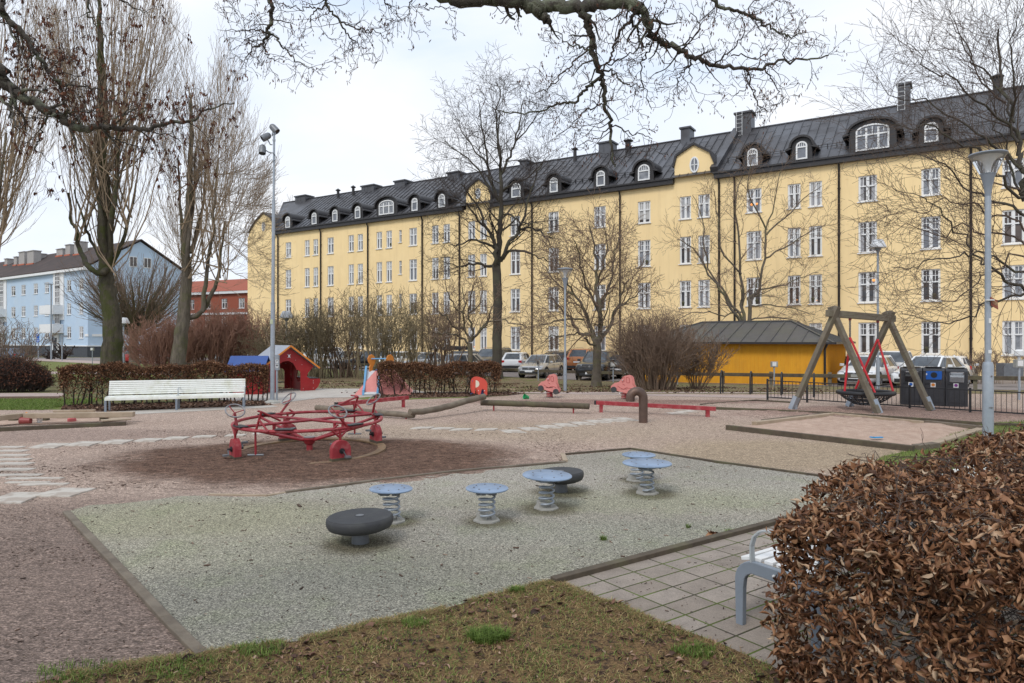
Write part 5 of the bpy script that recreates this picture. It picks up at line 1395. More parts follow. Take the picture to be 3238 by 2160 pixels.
# ------------------------------------------------------------------ sandboxes
o0 = gp(220,1345)
sb = thing('sandbox', 'low timber sandbox with raised plank rail on stumps', 'sandbox', (o0.x,o0.y,0))
def L_(px, py, z=0): q = gp(px, py, z); return Vector((q.x-o0.x, q.y-o0.y, z))
def plank(par, name, a, b, w_, h_, mat): m_ = MB(); m_.bar(a,b,w_,h_); return m_.build(name, M[mat], par, 0, bevel=.01)
m_ = MB(); m_.add([L_(-300,1352,.02),L_(395,1333,.02),L_(410,1318,.02),L_(200,1312,.02),L_(-300,1318,.02)],[(0,1,2,3,4)]); m_.build('sand', M['sand'], sb, 0)
plank(sb, 'rail_plank', L_(78,1315,.20)+Vector((0,0,0)), L_(424,1310,.20), .16,.12,'wood_light')
plank(sb, 'rail_plank', L_(-90,1330,.20), L_(76,1314,.20), .16,.12,'wood_light')
plank(sb, 'rail_plank', L_(170,1301,.20), L_(300,1299,.20), .12,.06,'wood_light')
for px in (43,141,330): 
    q = L_(px,1332); m_ = MB(); m_.box((q.x,q.y,.07),(.16,.14,.18)); m_.build('stump', M['wood_dark'], sb, 0)
plank(sb, 'sill', L_(-200,1368,.04), L_(398,1340,.04), .12,.10,'wood_dark')
plank(sb, 'corner_board', L_(320,1330,.13), L_(413,1324,.13), .24,.035,'wood_light')
plank(sb, 'corner_board', L_(335,1316,.12), L_(385,1328,.12), .20,.035,'wood_light')
def toy(name, px, py, label, cat, build, mat):
    q = gp(px, py, .02); m_ = MB(); build(m_); o = m_.build(name, mat, None, 40, (q.x,q.y,.02)); return tag(o, label, cat)
toy('toy_bucket', 82,1340, 'dull red toy bucket lying in the left sandbox', 'toy bucket', lambda m: m.tube([(-.12,0,.07),(.10,.02,.07)],[.095,.07],16), pm('dull_red_plastic',(.30,.06,.055),None,4,.5))
toy('toy_mould', 74,1334, 'orange star shaped sand mould leaning on the red bucket', 'sand mould', lambda m: m.prism([(.12*math.cos(k*PI/5)*(1 if k%2 else .5),.12*math.sin(k*PI/5)*(1 if k%2 else .5)) for k in range(10)],(0,.08,.12),(1,0,0),(0,.5,.86),(0,.04,0)), pm('orange_plastic',(.75,.25,.02),None,4,.5))
toy('toy_cup', 125,1337, 'small white cup beside a stump of the left sandbox', 'toy cup', lambda m: m.lathe((0,0,0),[(.05,0),(.065,.13),(.055,.13)],14), M['whiteplastic'])
toy('toy_mould', 227,1332, 'pale red toy half buried in sand under the plank rail', 'sand mould', lambda m: m.lathe((0,0,0),[(.10,0),(.09,.07),(.03,.11)],9), pm('pale_red_plastic',(.55,.12,.12),None,4,.5))

o1 = gp(2600,1380)
sb2 = thing('sandbox', 'wide sandbox framed by worn timber beams beside the nest swing', 'sandbox', (o1.x,o1.y,0))
def L2(px, py, z=0): q = gp(px, py, z); return Vector((q.x-o1.x, q.y-o1.y, z))
# mounded sand
A_,B_2,C_,D_ = gp(2330,1352),gp(2899,1418),gp(3100,1350),gp(2630,1309)
m_ = MB(); n = 26; vs = []
rsn = np.random.RandomState(5)
from mathutils import noise as mn
for i in range(n+1):
    for j in range(n+1):
        u, v = i/n, j/n; q = A_.lerp(B_2,u).lerp(D_.lerp(C_,u), v)
        e = min(u,1-u,v,1-v)*6; z = .015+min(1,e)*(.035+.05*mn.noise(Vector((q.x*1.6,q.y*1.6,0)))+.045*mn.noise(Vector((q.x*4.5,q.y*4.5,3))))
        vs.append((q.x-o1.x,q.y-o1.y,z))
m_.add(vs,[(i*(n+1)+j,(i+1)*(n+1)+j,(i+1)*(n+1)+j+1,i*(n+1)+j+1) for i in range(n) for j in range(n)]); m_.build('sand', M['sand'], sb2, 60)
plank(sb2, 'beam', L2(2298,1352,.05), L2(2890,1420,.05), .10,.12,'wood_dark')
plank(sb2, 'beam', L2(2895,1416,.045), L2(2960,1408,.045), .16,.11,'wood')
plank(sb2, 'beam', L2(2940,1408,.03), L2(3110,1355,.03), .16,.07,'wood_light')
plank(sb2, 'beam', L2(2385,1340,.05), L2(2628,1312,.05), .14,.10,'wood_light')
plank(sb2, 'beam', L2(2630,1310,.04), L2(2930,1338,.04), .09,.09,'wood_light')
plank(sb2, 'beam', L2(2925,1336,.05), L2(3108,1355,.05), .12,.11,'wood')
edging('edging_board', [gp(2410,1334),gp(2600,1312)], .06, .06, 'short board lying just behind the sandbox corner nearest the red beam', 'wood')
edging('edging_board', [gp(2262,1295),gp(2640,1312),gp(3118,1346),gp(3300,1352)], .08, .075, 'long dark beam between nest swing bark and sandbox', 'wood_dark')
edging('edging_board', [gp(2215,1282),gp(2390,1268),gp(2520,1276)], .07, .05, 'thin dark edging at the back corner of the swing bark', 'wood_dark')
q = gp(2776,1383,.08); m_ = MB(); m_.box((0,0,.01),(.20,.06,.02),rz=.2); m_.box((-.1,0,.01),(.05,.12,.02),rz=.2)
tag(m_.build('toy_shovel', pm('bright_blue_plastic',(.02,.30,.62),None,4,.4), None, 0, (q.x,q.y,.07)), 'small bright blue toy shovel on the sand of the wide sandbox', 'toy shovel')

# ------------------------------------------------------------------ nest swing
A1a,A1b,A2a,A2b = gp(2511,1297),gp(2773,1312),gp(2690,1287),gp(2940,1302)
m1 = (A1a+A1b)/2; m2 = (A2a+A2b)/2; sc_ = (m1+m2)/2
sw = thing('nest_swing', 'weathered timber nest swing with round black basket on red ropes', 'swing', (sc_.x,sc_.y,0))
def S_(v): return Vector((v.x-sc_.x, v.y-sc_.y, v.z))
z1, z2 = 2.72, 2.62
for (a,b,mm,zt) in ((A1a,A1b,m1,z1),(A2a,A2b,m2,z2)):
    bd = Vector((m2.x-m1.x, m2.y-m1.y, 0)).normalized()
    for k,(p_,q_) in enumerate(((a,b),(b,a))):
        off = bd*(.06 if k else -.06)
        top = S_(mm)+Vector((0,0,zt-.14)); foot = S_(p_)
        d_ = (top-foot).normalized(); tip = top+d_*.34
        m_ = MB(); m_.bar(foot+off+d_*.03, tip+off, .13, .15, up=tuple(bd)); m_.build('leg', M['wood_moss'], sw, 0, bevel=.012)
        m_ = MB(); m_.bar(foot+off*1.9-Vector((0,0,.02))+d_*.05, foot+off*1.9+d_*.42, .135, .155, up=tuple(bd)); m_.box(foot+off*1.5+Vector((d_.x,d_.y,0))*.25+Vector((0,0,.14)),(.07,.10,.3),rz=math.atan2(bd.y,bd.x)); m_.build('foot_shoe', M['galv'], sw, 0)
ba, bb_ = S_(m1)+Vector((0,0,z1-.02)), S_(m2)+Vector((0,0,z2-.02)); bd = (bb_-ba).normalized()
m_ = MB(); m_.bar(ba-bd*.26, bb_+bd*.22, .13, .19); m_.build('top_beam', M['wood_moss'], sw, 0, bevel=.015)
bc = (ba+bb_)/2; br_ = .70
cbas = Vector((xof(2737,19.1)-sc_.x, 19.1-sc_.y, .51))
m_ = MB(); m_.ring(cbas, br_, .062, 48, 10); bk = m_.build('basket_ring', M['blackseat'], sw, 50)
m_ = MB()
for i in range(20):
    a = 2*PI*i/20; m_.tube([cbas+Vector((br_*.97*math.cos(a),br_*.97*math.sin(a),-.02)), cbas+Vector((.55*math.cos(a),.55*math.sin(a),-.16)), cbas+Vector((.28*math.cos(a),.28*math.sin(a),-.32))],.014,5)
for r_, z in ((.62,-.10),(.54,-.165),(.46,-.215),(.38,-.262),(.28,-.32),(.18,-.33),(.08,-.335)): m_.ring(cbas+Vector((0,0,z)), r_, .014, 28, 5)
for i in range(-3,4):
    k = math.sqrt(max(0,.28**2-(i*.08)**2)); m_.tube([cbas+Vector((i*.08,-k,-.325)),cbas+Vector((i*.08,k,-.325))],.012,4); m_.tube([cbas+Vector((-k,i*.08,-.325)),cbas+Vector((k,i*.08,-.325))],.012,4)
m_.build('net', M['blackseat'], bk)
for k, (hpx, jpy, ends) in enumerate(((2688,1067,(195,262)),(2775,1073,(85,345)))):
    u_ = min(range(101), key=lambda q: abs(CX+F*(ba.lerp(bb_,q/100)+sc_).x/(ba.lerp(bb_,q/100)+sc_).y-hpx))/100
    hp = ba.lerp(bb_, u_)+Vector((0,0,-.10)); jp = Vector((hp.x, hp.y, at(hpx, jpy, hp.y+sc_.y).z))
    pts = [hp.lerp(jp,i/22) for i in range(23)]
    m_ = MB()
    for i in range(22):
        q1 = Matrix.Rotation(PI/2,3,'X') if i%2 else Matrix.Rotation(PI/2,3,'Y'); c = (pts[i]+pts[i+1])/2
        m_.ring(c, .024, .008, 8, 4, q=q1)
    m_.build('chain', M['galv_dark'], sw)
    m_ = MB(); m_.box(hp+Vector((0,0,.02)),(.06,.05,.14)); m_.build('hanger', M['red'], sw, 0)
    for a in ends:
        e_ = cbas+Vector((br_*math.cos(R(a)),br_*math.sin(R(a)),.03)); m_ = MB(); m_.tube([jp,e_],.030,8); m_.build('rope', M['rope_red'], sw)

# ------------------------------------------------------------------ lamps and posts
def at_ground(px, Y): return Vector((xof(px,Y), Y, g(Y)))
# tall floodlight mast
p = gp(861,1275); mast = thing('floodlight_mast', 'tall grey steel mast carrying three dome floodlights at its top', 'floodlight mast', (p.x,p.y,0)); mast_h = at(865,395,p.y).z
lean = xof(867,p.y)-xof(861,p.y)
def mp_(u): return (lean*u, 0, mast_h*u)
m_ = MB(); zs = [0,.36,.3601,.62,.6201,1.0]; m_.tube([mp_(u) for u in (0,.36)], .068, 14); m_.tube([mp_(u) for u in (.36,.73)], .052, 14); m_.tube([mp_(u) for u in (.73,.995)], .034, 12); m_.build('pole', M['galv'], mast, 50)
m_ = MB(); m_.lathe((0,0,0),[(.26,-.01),(.24,.05),(.13,.10),(.12,.11)],6); m_.build('foot', M['concrete_foot'], mast, 20)
m_ = MB(); m_.cyl(mp_(.3601),.074,.03,14); m_.cyl(mp_(.975),.05,.18,12); m_.cyl(mp_(.945),.045,.06,12); m_.build('collar', M['galv'], mast, 40)
m_ = MB(); m_.box((-.07*0+.0,-.075,2.55),(.09,.01,.14)); m_.build('sticker', pm('pale_sticker',(.45,.50,.35),None,9,.6), mast, 0)
def flood(c, ax, par, arm):
    ax = Vector(ax).normalized(); q = ax.to_track_quat('Z','Y').to_matrix(); r = .105
    m_ = MB(); m_.lathe(c, [(.02,-.17),(.06,-.155),(.09,-.12),(r,-.06),(r,.02),(r*1.04,.03),(r*1.02,.14),(r*.92,.14),(r*.9,.09)],20,q=q); o = m_.build('floodlight', M['galv_dark'], par, 40)
    m_ = MB(); m_.cyl(Vector(c)+ax*.10,.09,.01,20,axis=tuple(ax)); m_.build('lens', M['glass'][0], o)
    m_ = MB(); m_.tube(arm,.018,8); m_.build('bracket', M['galv_dark'], o)
k_ = p.y
tp = mast_h
flood((-.30,-.02,tp-.78), (.05,-.3,-1), mast, [(-.20,0,tp-.80),(-.10,0,tp-.86),(.0,0,tp-.88)])
flood((-.19,-.02,tp-.38), (-.85,-.45,-.65), mast, [(-.15,0,tp-.45),(-.06,0,tp-.62),(.0,0,tp-.62)])
flood((.06,.0,tp-.12), (.75,-.1,-.8), mast, [(.04,0,tp-.15),(.0,0,tp-.28),(.0,0,tp-.35)])
m_ = MB(); m_.tube([(-.02,-.05,tp-.9),(-.12,-.05,tp-1.0),(-.16,-.05,tp-1.12),(-.08,-.05,tp-1.18),(0,-.05,tp-1.1)],.008,5); m_.tube([(.03,-.05,tp-.88),(.14,-.05,tp-1.02),(.12,-.05,tp-1.12),(.02,-.05,tp-1.16)],.008,5); m_.build('cable', M['black'], mast)
# thin post with notice strip right beside the mast
p2 = gp(872,1272); t_ = thing('notice_post', 'slim grey post with narrow notice box beside the mast', 'post', (p2.x+.02,p2.y+.05,0))
m_ = MB(); m_.box((0,0,.75),(.055,.05,1.5)); m_.build('post', M['galv'], t_, 0); m_ = MB(); m_.box((.02,-.02,1.26),(.13,.06,.48)); nb2 = m_.build('notice', M['galv'], t_, 0)
m_ = MB(); m_.box((.02,-.053,1.30),(.09,.004,.10)); m_.box((.02,-.053,1.16),(.09,.004,.12)); m_.build('pictogram', M['whiteplastic'], nb2, 0); 
m_ = MB(); m_.cyl((.02,-.057,1.17),.035,.003,16,axis='Y'); m_.box((.02,-.057,1.32),(.05,.003,.03)); m_.tube([(.0,-.058,1.27),(.03,-.058,1.32)],.006,4); m_.build('print', M['galv_dark'], nb2, 0)

def cone_lamp(px, Y, ytop, label, rad=.36, sign=False, pr=.055, sleeve=None):
    b = at_ground(px, Y); zt = at(px, ytop, Y).z-b.z; t_ = thing('street_lamp', label, 'street lamp', tuple(b))
    s = rad/.36; hb = zt-.595*s
    m_ = MB(); m_.tube([(0,0,-.05),(0,0,hb-.42*s)],pr,14); m_.build('pole', M['galv'], t_, 50)
    sl_h = sleeve if sleeve else .9
    m_ = MB(); m_.lathe((0,0,0),[(pr*1.75,-.05),(pr*1.75,sl_h-.06),(pr*1.5,sl_h),(pr*1.0,sl_h+.01)],18); 
    m_.build('sleeve', M['galv'], t_, 40)
    m_ = MB(); m_.cyl((0,-pr*1.8,sl_h-.25),.014,.03,8,axis='Y'); m_.box((0,-pr*1.9,sl_h*.35+.2),(.09,.01,.008)); m_.cyl((0,-pr*1.8,sl_h*.35+.2),.012,.03,8,axis='Y'); m_.build('bolt', M['chrome'], t_)
    m_ = MB(); m_.lathe((0,0,hb-.42*s),[(.062*s,-.02),(.064*s,.06*s),(.085*s,.22*s),(.125*s,.40*s),(.155*s,.50*s),(.15*s,.51*s)],24); m_.build('lamp_base', M['lampgrey'], t_, 40)
    z0 = hb+.08*s
    m_ = MB(); m_.lathe((0,0,z0),[(.165*s,0),(.35*s,.42*s)],32); m_.f = m_.f[:-2]; m_.m = m_.m[:-2]; m_.build('lamp_glass', M['clear'], t_, 40)
    m_ = MB(); m_.lathe((0,0,z0),[(.05*s,.01),(.06*s,.14*s),(.10*s,.28*s),(.20*s,.38*s),(.30*s,.415*s)],28); m_.build('reflector', M['frost'], t_, 60)
    m_ = MB(); m_.lathe((0,0,z0),[(.10*s,.40*s),(.36*s,.405*s),(.385*s,.43*s),(.37*s,.455*s),(.12*s,.51*s),(.01,.515*s)],40); m_.build('lamp_cap', M['lampgrey'], t_, 40)
    return t_, zt
rl, zt = cone_lamp(3124, 12.6, 478, 'near street lamp with inverted cone head and rusty sign, right edge', .295, pr=.052, sleeve=at(3124,1146,12.6).z)
zs_ = at(3130,958,12.6).z
m_ = MB(); m_.M = Matrix.Translation((0,0,zs_)) @ Matrix.Rotation(R(0),4,'Z'); m_.add([( .0,-.075,.11),(.22,.06,.045),(.235,.06,-.12),(.012,-.075,-.055),(.0,-.063,.11),(.22,.072,.045),(.235,.072,-.12),(.012,-.063,-.055)],[(3,2,1,0),(4,5,6,7),(0,1,5,4),(1,2,6,5),(2,3,7,6),(3,0,4,7)])
m_.build('sign', M['rust_sign'], rl, 0)
tcv = bpy.data.curves.new('lettering', 'FONT'); tcv.body = 'UTTENT'; tcv.size = .085; tcv.extrude = .001; tcv.align_x = 'CENTER'; tcv.align_y = 'CENTER'
to = bpy.data.objects.new('lettering', tcv); COL.objects.link(to); to.parent = rl
tcv.materials.append(pm('faded_letters', (.50,.36,.20), None, 20, .8))
xa = Vector((.22,.135,-.065)).normalized(); za = Vector((.012,0,-.165)).normalized()*-1; nn_ = xa.cross(za).normalized(); za = nn_.cross(xa)
to.matrix_local = Matrix.Translation(Vector((.118,-.008,zs_-.005))+nn_*.006) @ Matrix((( xa.x, za.x, nn_.x,0),(xa.y,za.y,nn_.y,0),(xa.z,za.z,nn_.z,0),(0,0,0,1))) @ Matrix.Diagonal((.62,1.25,1,1))
text_mesh(to)
m_ = MB(); m_.box((0,-.055,zs_-.33),(.045,.008,.09)); m_.box((.0,-.055,zs_-.9),(.06,.008,.06)); m_.cyl((-.0,-.05,zs_+.05),.075,.02,10); m_.build('sticker', M['whiteplastic'], rl, 0)

def cap_lamp(px, Y, ytop, label, rad=.30, pr=.045):
    b = at_ground(px, Y); zt = at(px, ytop, Y).z-b.z; t_ = thing('street_lamp', label, 'street lamp', tuple(b)); s = rad/.30
    m_ = MB(); m_.tube([(0,0,-.05),(0,0,zt-.50*s)],pr,12); m_.build('pole', M['galv'], t_, 50)
    m_ = MB(); m_.cyl((0,0,.6),pr*1.7,1.3,14); m_.build('sleeve', M['galv'], t_, 50)
    m_ = MB(); m_.lathe((0,0,zt-.55*s),[(.05,0),(.055,.08*s),(.13*s,.20*s),(.22*s,.23*s)],20); m_.build('lamp_base', M['lampgrey'], t_, 40)
    m_ = MB(); m_.lathe((0,0,zt-.34*s),[(.15*s,.0),(.30*s,.015*s),(.30*s,.06*s),(.19*s,.30*s),(.165*s,.325*s),(.02,.34*s)],28); m_.build('lamp_cap', M['frost'], t_, 35)
    return t_
cap_lamp(2776, 29, 757, 'tall street lamp with white cap rising behind the nest swing', .33)
cap_lamp(906, 45, 983, 'small white capped lamp behind the red playhouse roof', .44, .06)
cone_lamp(1787, 27.2, 846, 'slender street lamp with small glass head between the pink rockers', .30, pr=.04, sleeve=1.32)
cap_lamp(391, 52, 1004, 'pale lamp on thin pole beside the mossy poplar trunk', .42, .06)
# parking area posts with socket boxes
def heater_post(px, Y, ytop, label, w=.22):
    b = at_ground(px, Y); zt = at(px, ytop, Y).z-b.z; t_ = thing('power_post', label, 'socket post', tuple(b), 0, 'posts with engine heater boxes')
    m_ = MB(); m_.tube([(0,0,-.05),(0,0,zt-.2)],.035,10); m_.build('post', M['galv'], t_)
    m_ = MB(); m_.box((0,0,zt-.12),(w*1.25,.16,.26)); bx_ = m_.build('box', M['binpale'], t_, 0, bevel=.01); m_ = MB(); m_.box((-.02,-.083,zt-.11),(w*.75,.01,.18)); m_.build('front_plate', M['whiteplastic'] if w > .2 else M['binblack'], bx_, 0)
    return t_
for px, Y, yt, lab in ((1702,40.5,1141,'dark headed socket post before the silver hatchback'),(1939,37.5,1146,'socket post before the dark off-roader'),(2142,34.5,1138,'socket post at the left end of the ochre shed'),(2448,32.0,1144,'socket post before the middle of the ochre shed'),(3223,22.5,1138,'socket post beyond the black railing, right of the bins'),(292,62,1100,'thin white stump post before the blue building')):
    heater_post(px, Y, yt, lab, .17 if px == 1702 else .24)
t_ = thing('litter_bin', 'small grey bin with white lamp top beyond the railing at the right', 'litter bin', tuple(at_ground(3155,31)))
m_ = MB(); m_.box((.55,0,.75),(.9,.5,.7)); m_.build('cabinet', M['galv_dark'], t_, 0); m_ = MB(); m_.tube([(.9,-.1,0),(.9,-.1,1.5)],.06,10); m_.lathe((.9,-.1,1.4),[(.12,0),(.20,.05),(.20,.25),(.10,.32)],14); m_.build('meter', M['whiteplastic'], t_)

# ------------------------------------------------------------------ bicycle hoops
for i,(px,py,yt) in enumerate(((2282,1243,1172),(2375,1246,1175),(2472,1249,1178),(2574,1255,1181))):
    p = gp(px,py); h_ = (py-yt)/F*p.y; t_ = thing('bicycle_hoop', ['black steel hoop furthest from the swing, on the grass edge','second black hoop from the left, before the ochre shed','third black hoop from the left, behind the railing end','black hoop nearest the swing leg, behind the railing'][i], 'bicycle hoop', (p.x,p.y,0), R(64), 'black bicycle hoops before the shed')
    m_ = MB(); r = .27; pts = [(-r,0,-.05),(-r,0,h_-r)]+[(-r*math.cos(a),0,h_-r+r*math.sin(a)) for a in [PI*k/12 for k in range(1,12)]]+[(r,0,h_-r),(r,0,-.05)]
    m_.tube(pts,.028,10); m_.build('hoop', M['black'], t_, 50)

# ------------------------------------------------------------------ low black railing
rA, rB = gp(2427,1265), gp(3068,1309); rd = (rB-rA); Lp = rd.length/3.0; rd.normalize(); ra_ = math.atan2(rd.y, rd.x)
rail = thing('railing', 'low black steel railing along the path behind the nest swing', 'railing', tuple(rA), ra_)
NP = 6; hR = .66
posts = [0, (gp(2539,1275)-rA).length, (gp(2876,1296)-rA).length, (gp(3068,1309)-rA).length]; posts += [posts[-1]+1.95, posts[-1]+3.9, posts[-1]+5.9]
for x in posts:
    m_ = MB(); m_.box((x,0,(hR+.02)/2),(.05,.05,hR+.06)); m_.build('post', M['black'], rail, 0)
for a,b in zip(posts[:-1],posts[1:]):
    m_ = MB(); m_.box(((a+b)/2,0,hR-.02),(b-a-.05,.035,.03)); m_.box(((a+b)/2,0,.10),(b-a-.05,.035,.035))
    k = max(2,round((b-a)/.118))
    for i in range(1,k): m_.cyl((a+(b-a)*i/k,0,hR/2+.04),.0075,hR-.14,6)
    m_.build('railing_panel', M['black'], rail, 0)

# ------------------------------------------------------------------ wooden barrier round the car park
bar_ = thing('wooden_barrier', 'long low barrier of a dark horizontal beam on stub posts', 'barrier', tuple(FA))
def fp(u, z): q = FA+(FB-FA)*u; return Vector((q.x-FA.x, q.y-FA.y, g(q.y)+z))
bar_.location = (FA.x,FA.y,0)
us = [-.62,-.5,-.38,-.26,-.14,-.02,.10,.22,.335,.445,.56,.655,.76,.87,.98,1.09,1.2]
for a,b in zip(us[:-1],us[1:]):
    m_ = MB(); m_.bar(fp(a,.50),fp(b,.50),.11,.17); m_.build('beam', M['wood_dark'], bar_, 0, bevel=.01)
for a in us:
    m_ = MB(); q = fp(a,0); m_.box((q.x+.10*0,q.y+.12,q.z+.30),(.15,.13,.72),rz=-.6); m_.build('post', M['wood_moss'], bar_, 0)
for u in (.345,.80,.5):
    m_ = MB(); q = fp(u,.52); m_.box((q.x,q.y-.075,q.z),(.42,.012,.13),rz=-.6); m_.build('number_plate', M['binpale'], bar_, 0)

# ------------------------------------------------------------------ three waste bins
bp = [(2846,2910,1281,'left'),(2911,2994,1284.5,'mid'),(2995,3064,1288.5,'right')]
a0, a1 = gp(2848,1280), gp(3062,1288); bdv = (a1-a0).normalized(); ba_ = math.atan2(bdv.y,bdv.x); Wt = (a1-a0).length
bw = Wt/3
labs = ['left waste bin with black flap and small blue round symbol','middle waste bin with blue panel and round black hole','right waste bin with silver flap and purple round symbol']
for i in range(3):
    c = a0+bdv*(bw*(i+.5)); t_ = thing('waste_bin', labs[i], 'waste bin', (c.x,c.y,0), ba_, 'three charcoal waste bins side by side')
    w_ = bw-.012; d_ = .68; h_ = 1.15
    m_ = MB(); m_.prism([(-.0,0),(d_,0),(d_,h_-.06),(.22,h_),(.06,h_-.02),(.0,h_-.10)], (-w_/2,0,0), (0,1,0), (0,0,1), (w_,0,0)); m_.build('body', M['binblack'], t_, 0, bevel=.02)
    m_ = MB(); m_.prism([(.05,h_+.002),(d_,h_-.055),(d_,h_-.02),(.05,h_+.03)], (-w_/2+.07,0,0), (0,1,0), (0,0,1), (w_-.14,0,0)); m_.build('top_cover', M['binpale'] if i != 1 else M['binblack'], t_, 0, bevel=.008)
    m_ = MB(); m_.box((0,-.008,.43),(w_-.12,.012,.62)); m_.build('door', M['binblack'], t_, 0, bevel=.004)
    if i != 1:
        m_ = MB(); m_.prism([(-.075,0),(-.02,-.16),(.05,-.16),(.05,.13),(-.03,.13)], (-w_*.32,-.02,.88), (0,1,0), (0,0,1), (w_*.64,0,0)); fl = m_.build('flap', M['silverflap'] if i == 2 else M['blackseat'], t_, 0, bevel=.02)
        m_ = MB(); m_.tube([(-.16,-.06,.96),(-.16,-.13,1.02),(.16,-.13,1.02),(.16,-.06,.96)],.014,8); m_.build('handle', M['chrome'], fl)
    else:
        m_ = MB(); m_.box((0,-.012,.92),(w_*.72,.012,.25)); bpn = m_.build('blue_panel', M['binblue'], t_, 0); m_ = MB(); m_.cyl((0,-.022,.93),.085,.012,24,axis='Y'); m_.build('hole', M['black'], bpn)
        m_ = MB(); m_.box((-.19,-.020,.95),(.03,.006,.05)); m_.build('pictogram', M['whiteplastic'], bpn, 0)
    m_ = MB(); m_.box((-.02,-.016,.63),(.13,.008,.13)); lb = m_.build('label_plate', M['whiteplastic'], t_, 0)
    m_ = MB(); m_.cyl((-.02,-.022,.635),.045,.006,18,axis='Y'); m_.build('symbol', [M['binblue'],M['orange'],pm('purple_print',(.22,.03,.25),None,4,.5)][i], lb)
    m_ = MB(); m_.box((-.18,-.018,.66),(.10,.012,.05)); m_.build('lock', M['black'], t_, 0)

# ------------------------------------------------------------------ far left street signs and things
zL = -.45
def pole_thing(name, px, Y, ytop, label, cat, r=.05):
    zt = at(px,ytop,Y).z-zL; t_ = thing(name, label, cat, (xof(px,Y),Y,zL)); m_ = MB(); m_.tube([(0,0,-.05),(0,0,zt)],r,10); m_.build('pole', M['galv'], t_); return t_, zt
t_, zt = pole_thing('parking_sign', 121, 84, 1056, 'blue parking sign with a white P before the blue building', 'parking sign', .06)
m_ = MB(); m_.box((0,-.09,zt-.28),(.36*1.1,.03,.55)); m_.box((0,-.09,zt-.82),(.40,.03,.42)); pl = m_.build('plate', M['binblue'], t_, 0)
cv = bpy.data.curves.new('letter', 'FONT'); cv.body = 'P'; cv.size = .52; cv.extrude = .01; cv.align_x = 'CENTER'; cv.align_y = 'CENTER'; cv.materials.append(M['whiteplastic'])
lo = bpy.data.objects.new('letter', cv); COL.objects.link(lo); lo.parent = pl; lo.location = (0,-.12,zt-.28); lo.rotation_euler = (R(90),0,0); text_mesh(lo)
m_ = MB(); m_.box((0,-.108,zt-.75),(.28,.01,.05)); m_.box((0,-.108,zt-.87),(.24,.01,.05)); m_.build('small_print', M['whiteplastic'], pl, 0)
t_, zt = pole_thing('street_lamp', 162, 80, 899, 'very tall thin lamp mast at the street left', 'street lamp', .09)
m_ = MB(); m_.box((-.1,-.3,zt),(.5,.8,.12)); m_.build('lamp_head', M['galv'], t_, 0)
m_ = MB(); m_.cyl((0,.12,at(162,1072,80).z-zL),.36,.03,24,axis='Y'); m_.build('round_sign', M['galv_dark'], t_)
t_, zt = pole_thing('road_sign', 196, 78, 1058, 'thin post with a small grey slanted plate by the street', 'road sign', .06)
m_ = MB(); m_.box((.3,-.08,zt-.2),(.7,.03,.22),rz=.3); m_.build('plate', M['lampgrey'], t_, 0)
# iron garden fence before the blue house
gf = thing('garden_fence', 'low dark iron fence before the blue building', 'fence', (BF.X,BF.Y,-.45), BF.rz)
for k in range(16):
    x0 = -2-k*2.5; m_ = MB(); 
    for i in range(9): m_.cyl((x0-i*.28,-4.5,.55),.014,1.1,5)
    m_.bar((x0,-4.5,.9),(x0-2.5,-4.5,.9),.03,.04); m_.bar((x0,-4.5,.15),(x0-2.5,-4.5,.15),.03,.04); m_.build('fence_panel', M['black'], gf, 0)
# ================================================================== parked cars
def paint(name, c, met=.3):
    return pm('car_paint_'+name, c, tuple(x*.92 for x in c), 2, .28, met, coat=.6)
PA = {'silver': paint('silver', (.46,.46,.46), .5), 'white': paint('white', (.74,.75,.76), 0), 'black': paint('black', (.018,.018,.02), .2), 'brown': paint('brown', (.060,.050,.042), .4),
      'orange': paint('orange', (.50,.19,.07), .3), 'grey': paint('grey', (.12,.125,.13), .5), 'red': paint('red', (.42,.03,.03), .1), 'blue': paint('blue', (.05,.08,.14), .3), 'navy': paint('navy', (.025,.028,.04), .3), 'greige': paint('greige', (.38,.36,.32), .4)}
M['carglass'] = glass_mat('car_glass', (.035,.04,.045), (.09,.10,.11), .04, 1.5)
M['cartrim'] = pm('car_black_trim', (.02,.02,.022), None, 5, .6)
M['tyre'] = pm('tyre_rubber', (.02,.02,.02), None, 9, .85)
M['alloy'] = pm('alloy_rim', (.38,.38,.39), (.25,.25,.26), 9, .35, .7)
M['headlight'] = pm('headlight_glass', (.55,.57,.60), (.30,.31,.33), 20, .12)
M['taillight'] = pm('taillight_red', (.45,.01,.015), None, 9, .2)
M['plate'] = pm('number_plate_white', (.75,.76,.78), None, 9, .5)
KINDS = {  # L, W, H, bonnet length, screen base x (from front), roof start, roof end, tail base, belt height, bonnet front z
 'hatch': dict(L=4.25,W=1.78,H=1.45,hood=1.05,rs=1.75,re=3.65,tb=4.12,belt=.93,nose=.72,tail=.95),
 'estate': dict(L=4.70,W=1.84,H=1.48,hood=1.25,rs=2.0,re=4.25,tb=4.58,belt=.95,nose=.74,tail=.98),
 'suv': dict(L=4.75,W=1.92,H=1.72,hood=1.15,rs=1.85,re=4.15,tb=4.60,belt=1.12,nose=.95,tail=1.15),
 'sedan': dict(L=4.70,W=1.82,H=1.43,hood=1.3,rs=2.05,re=3.35,tb=4.05,belt=.94,nose=.72,tail=1.0),
}
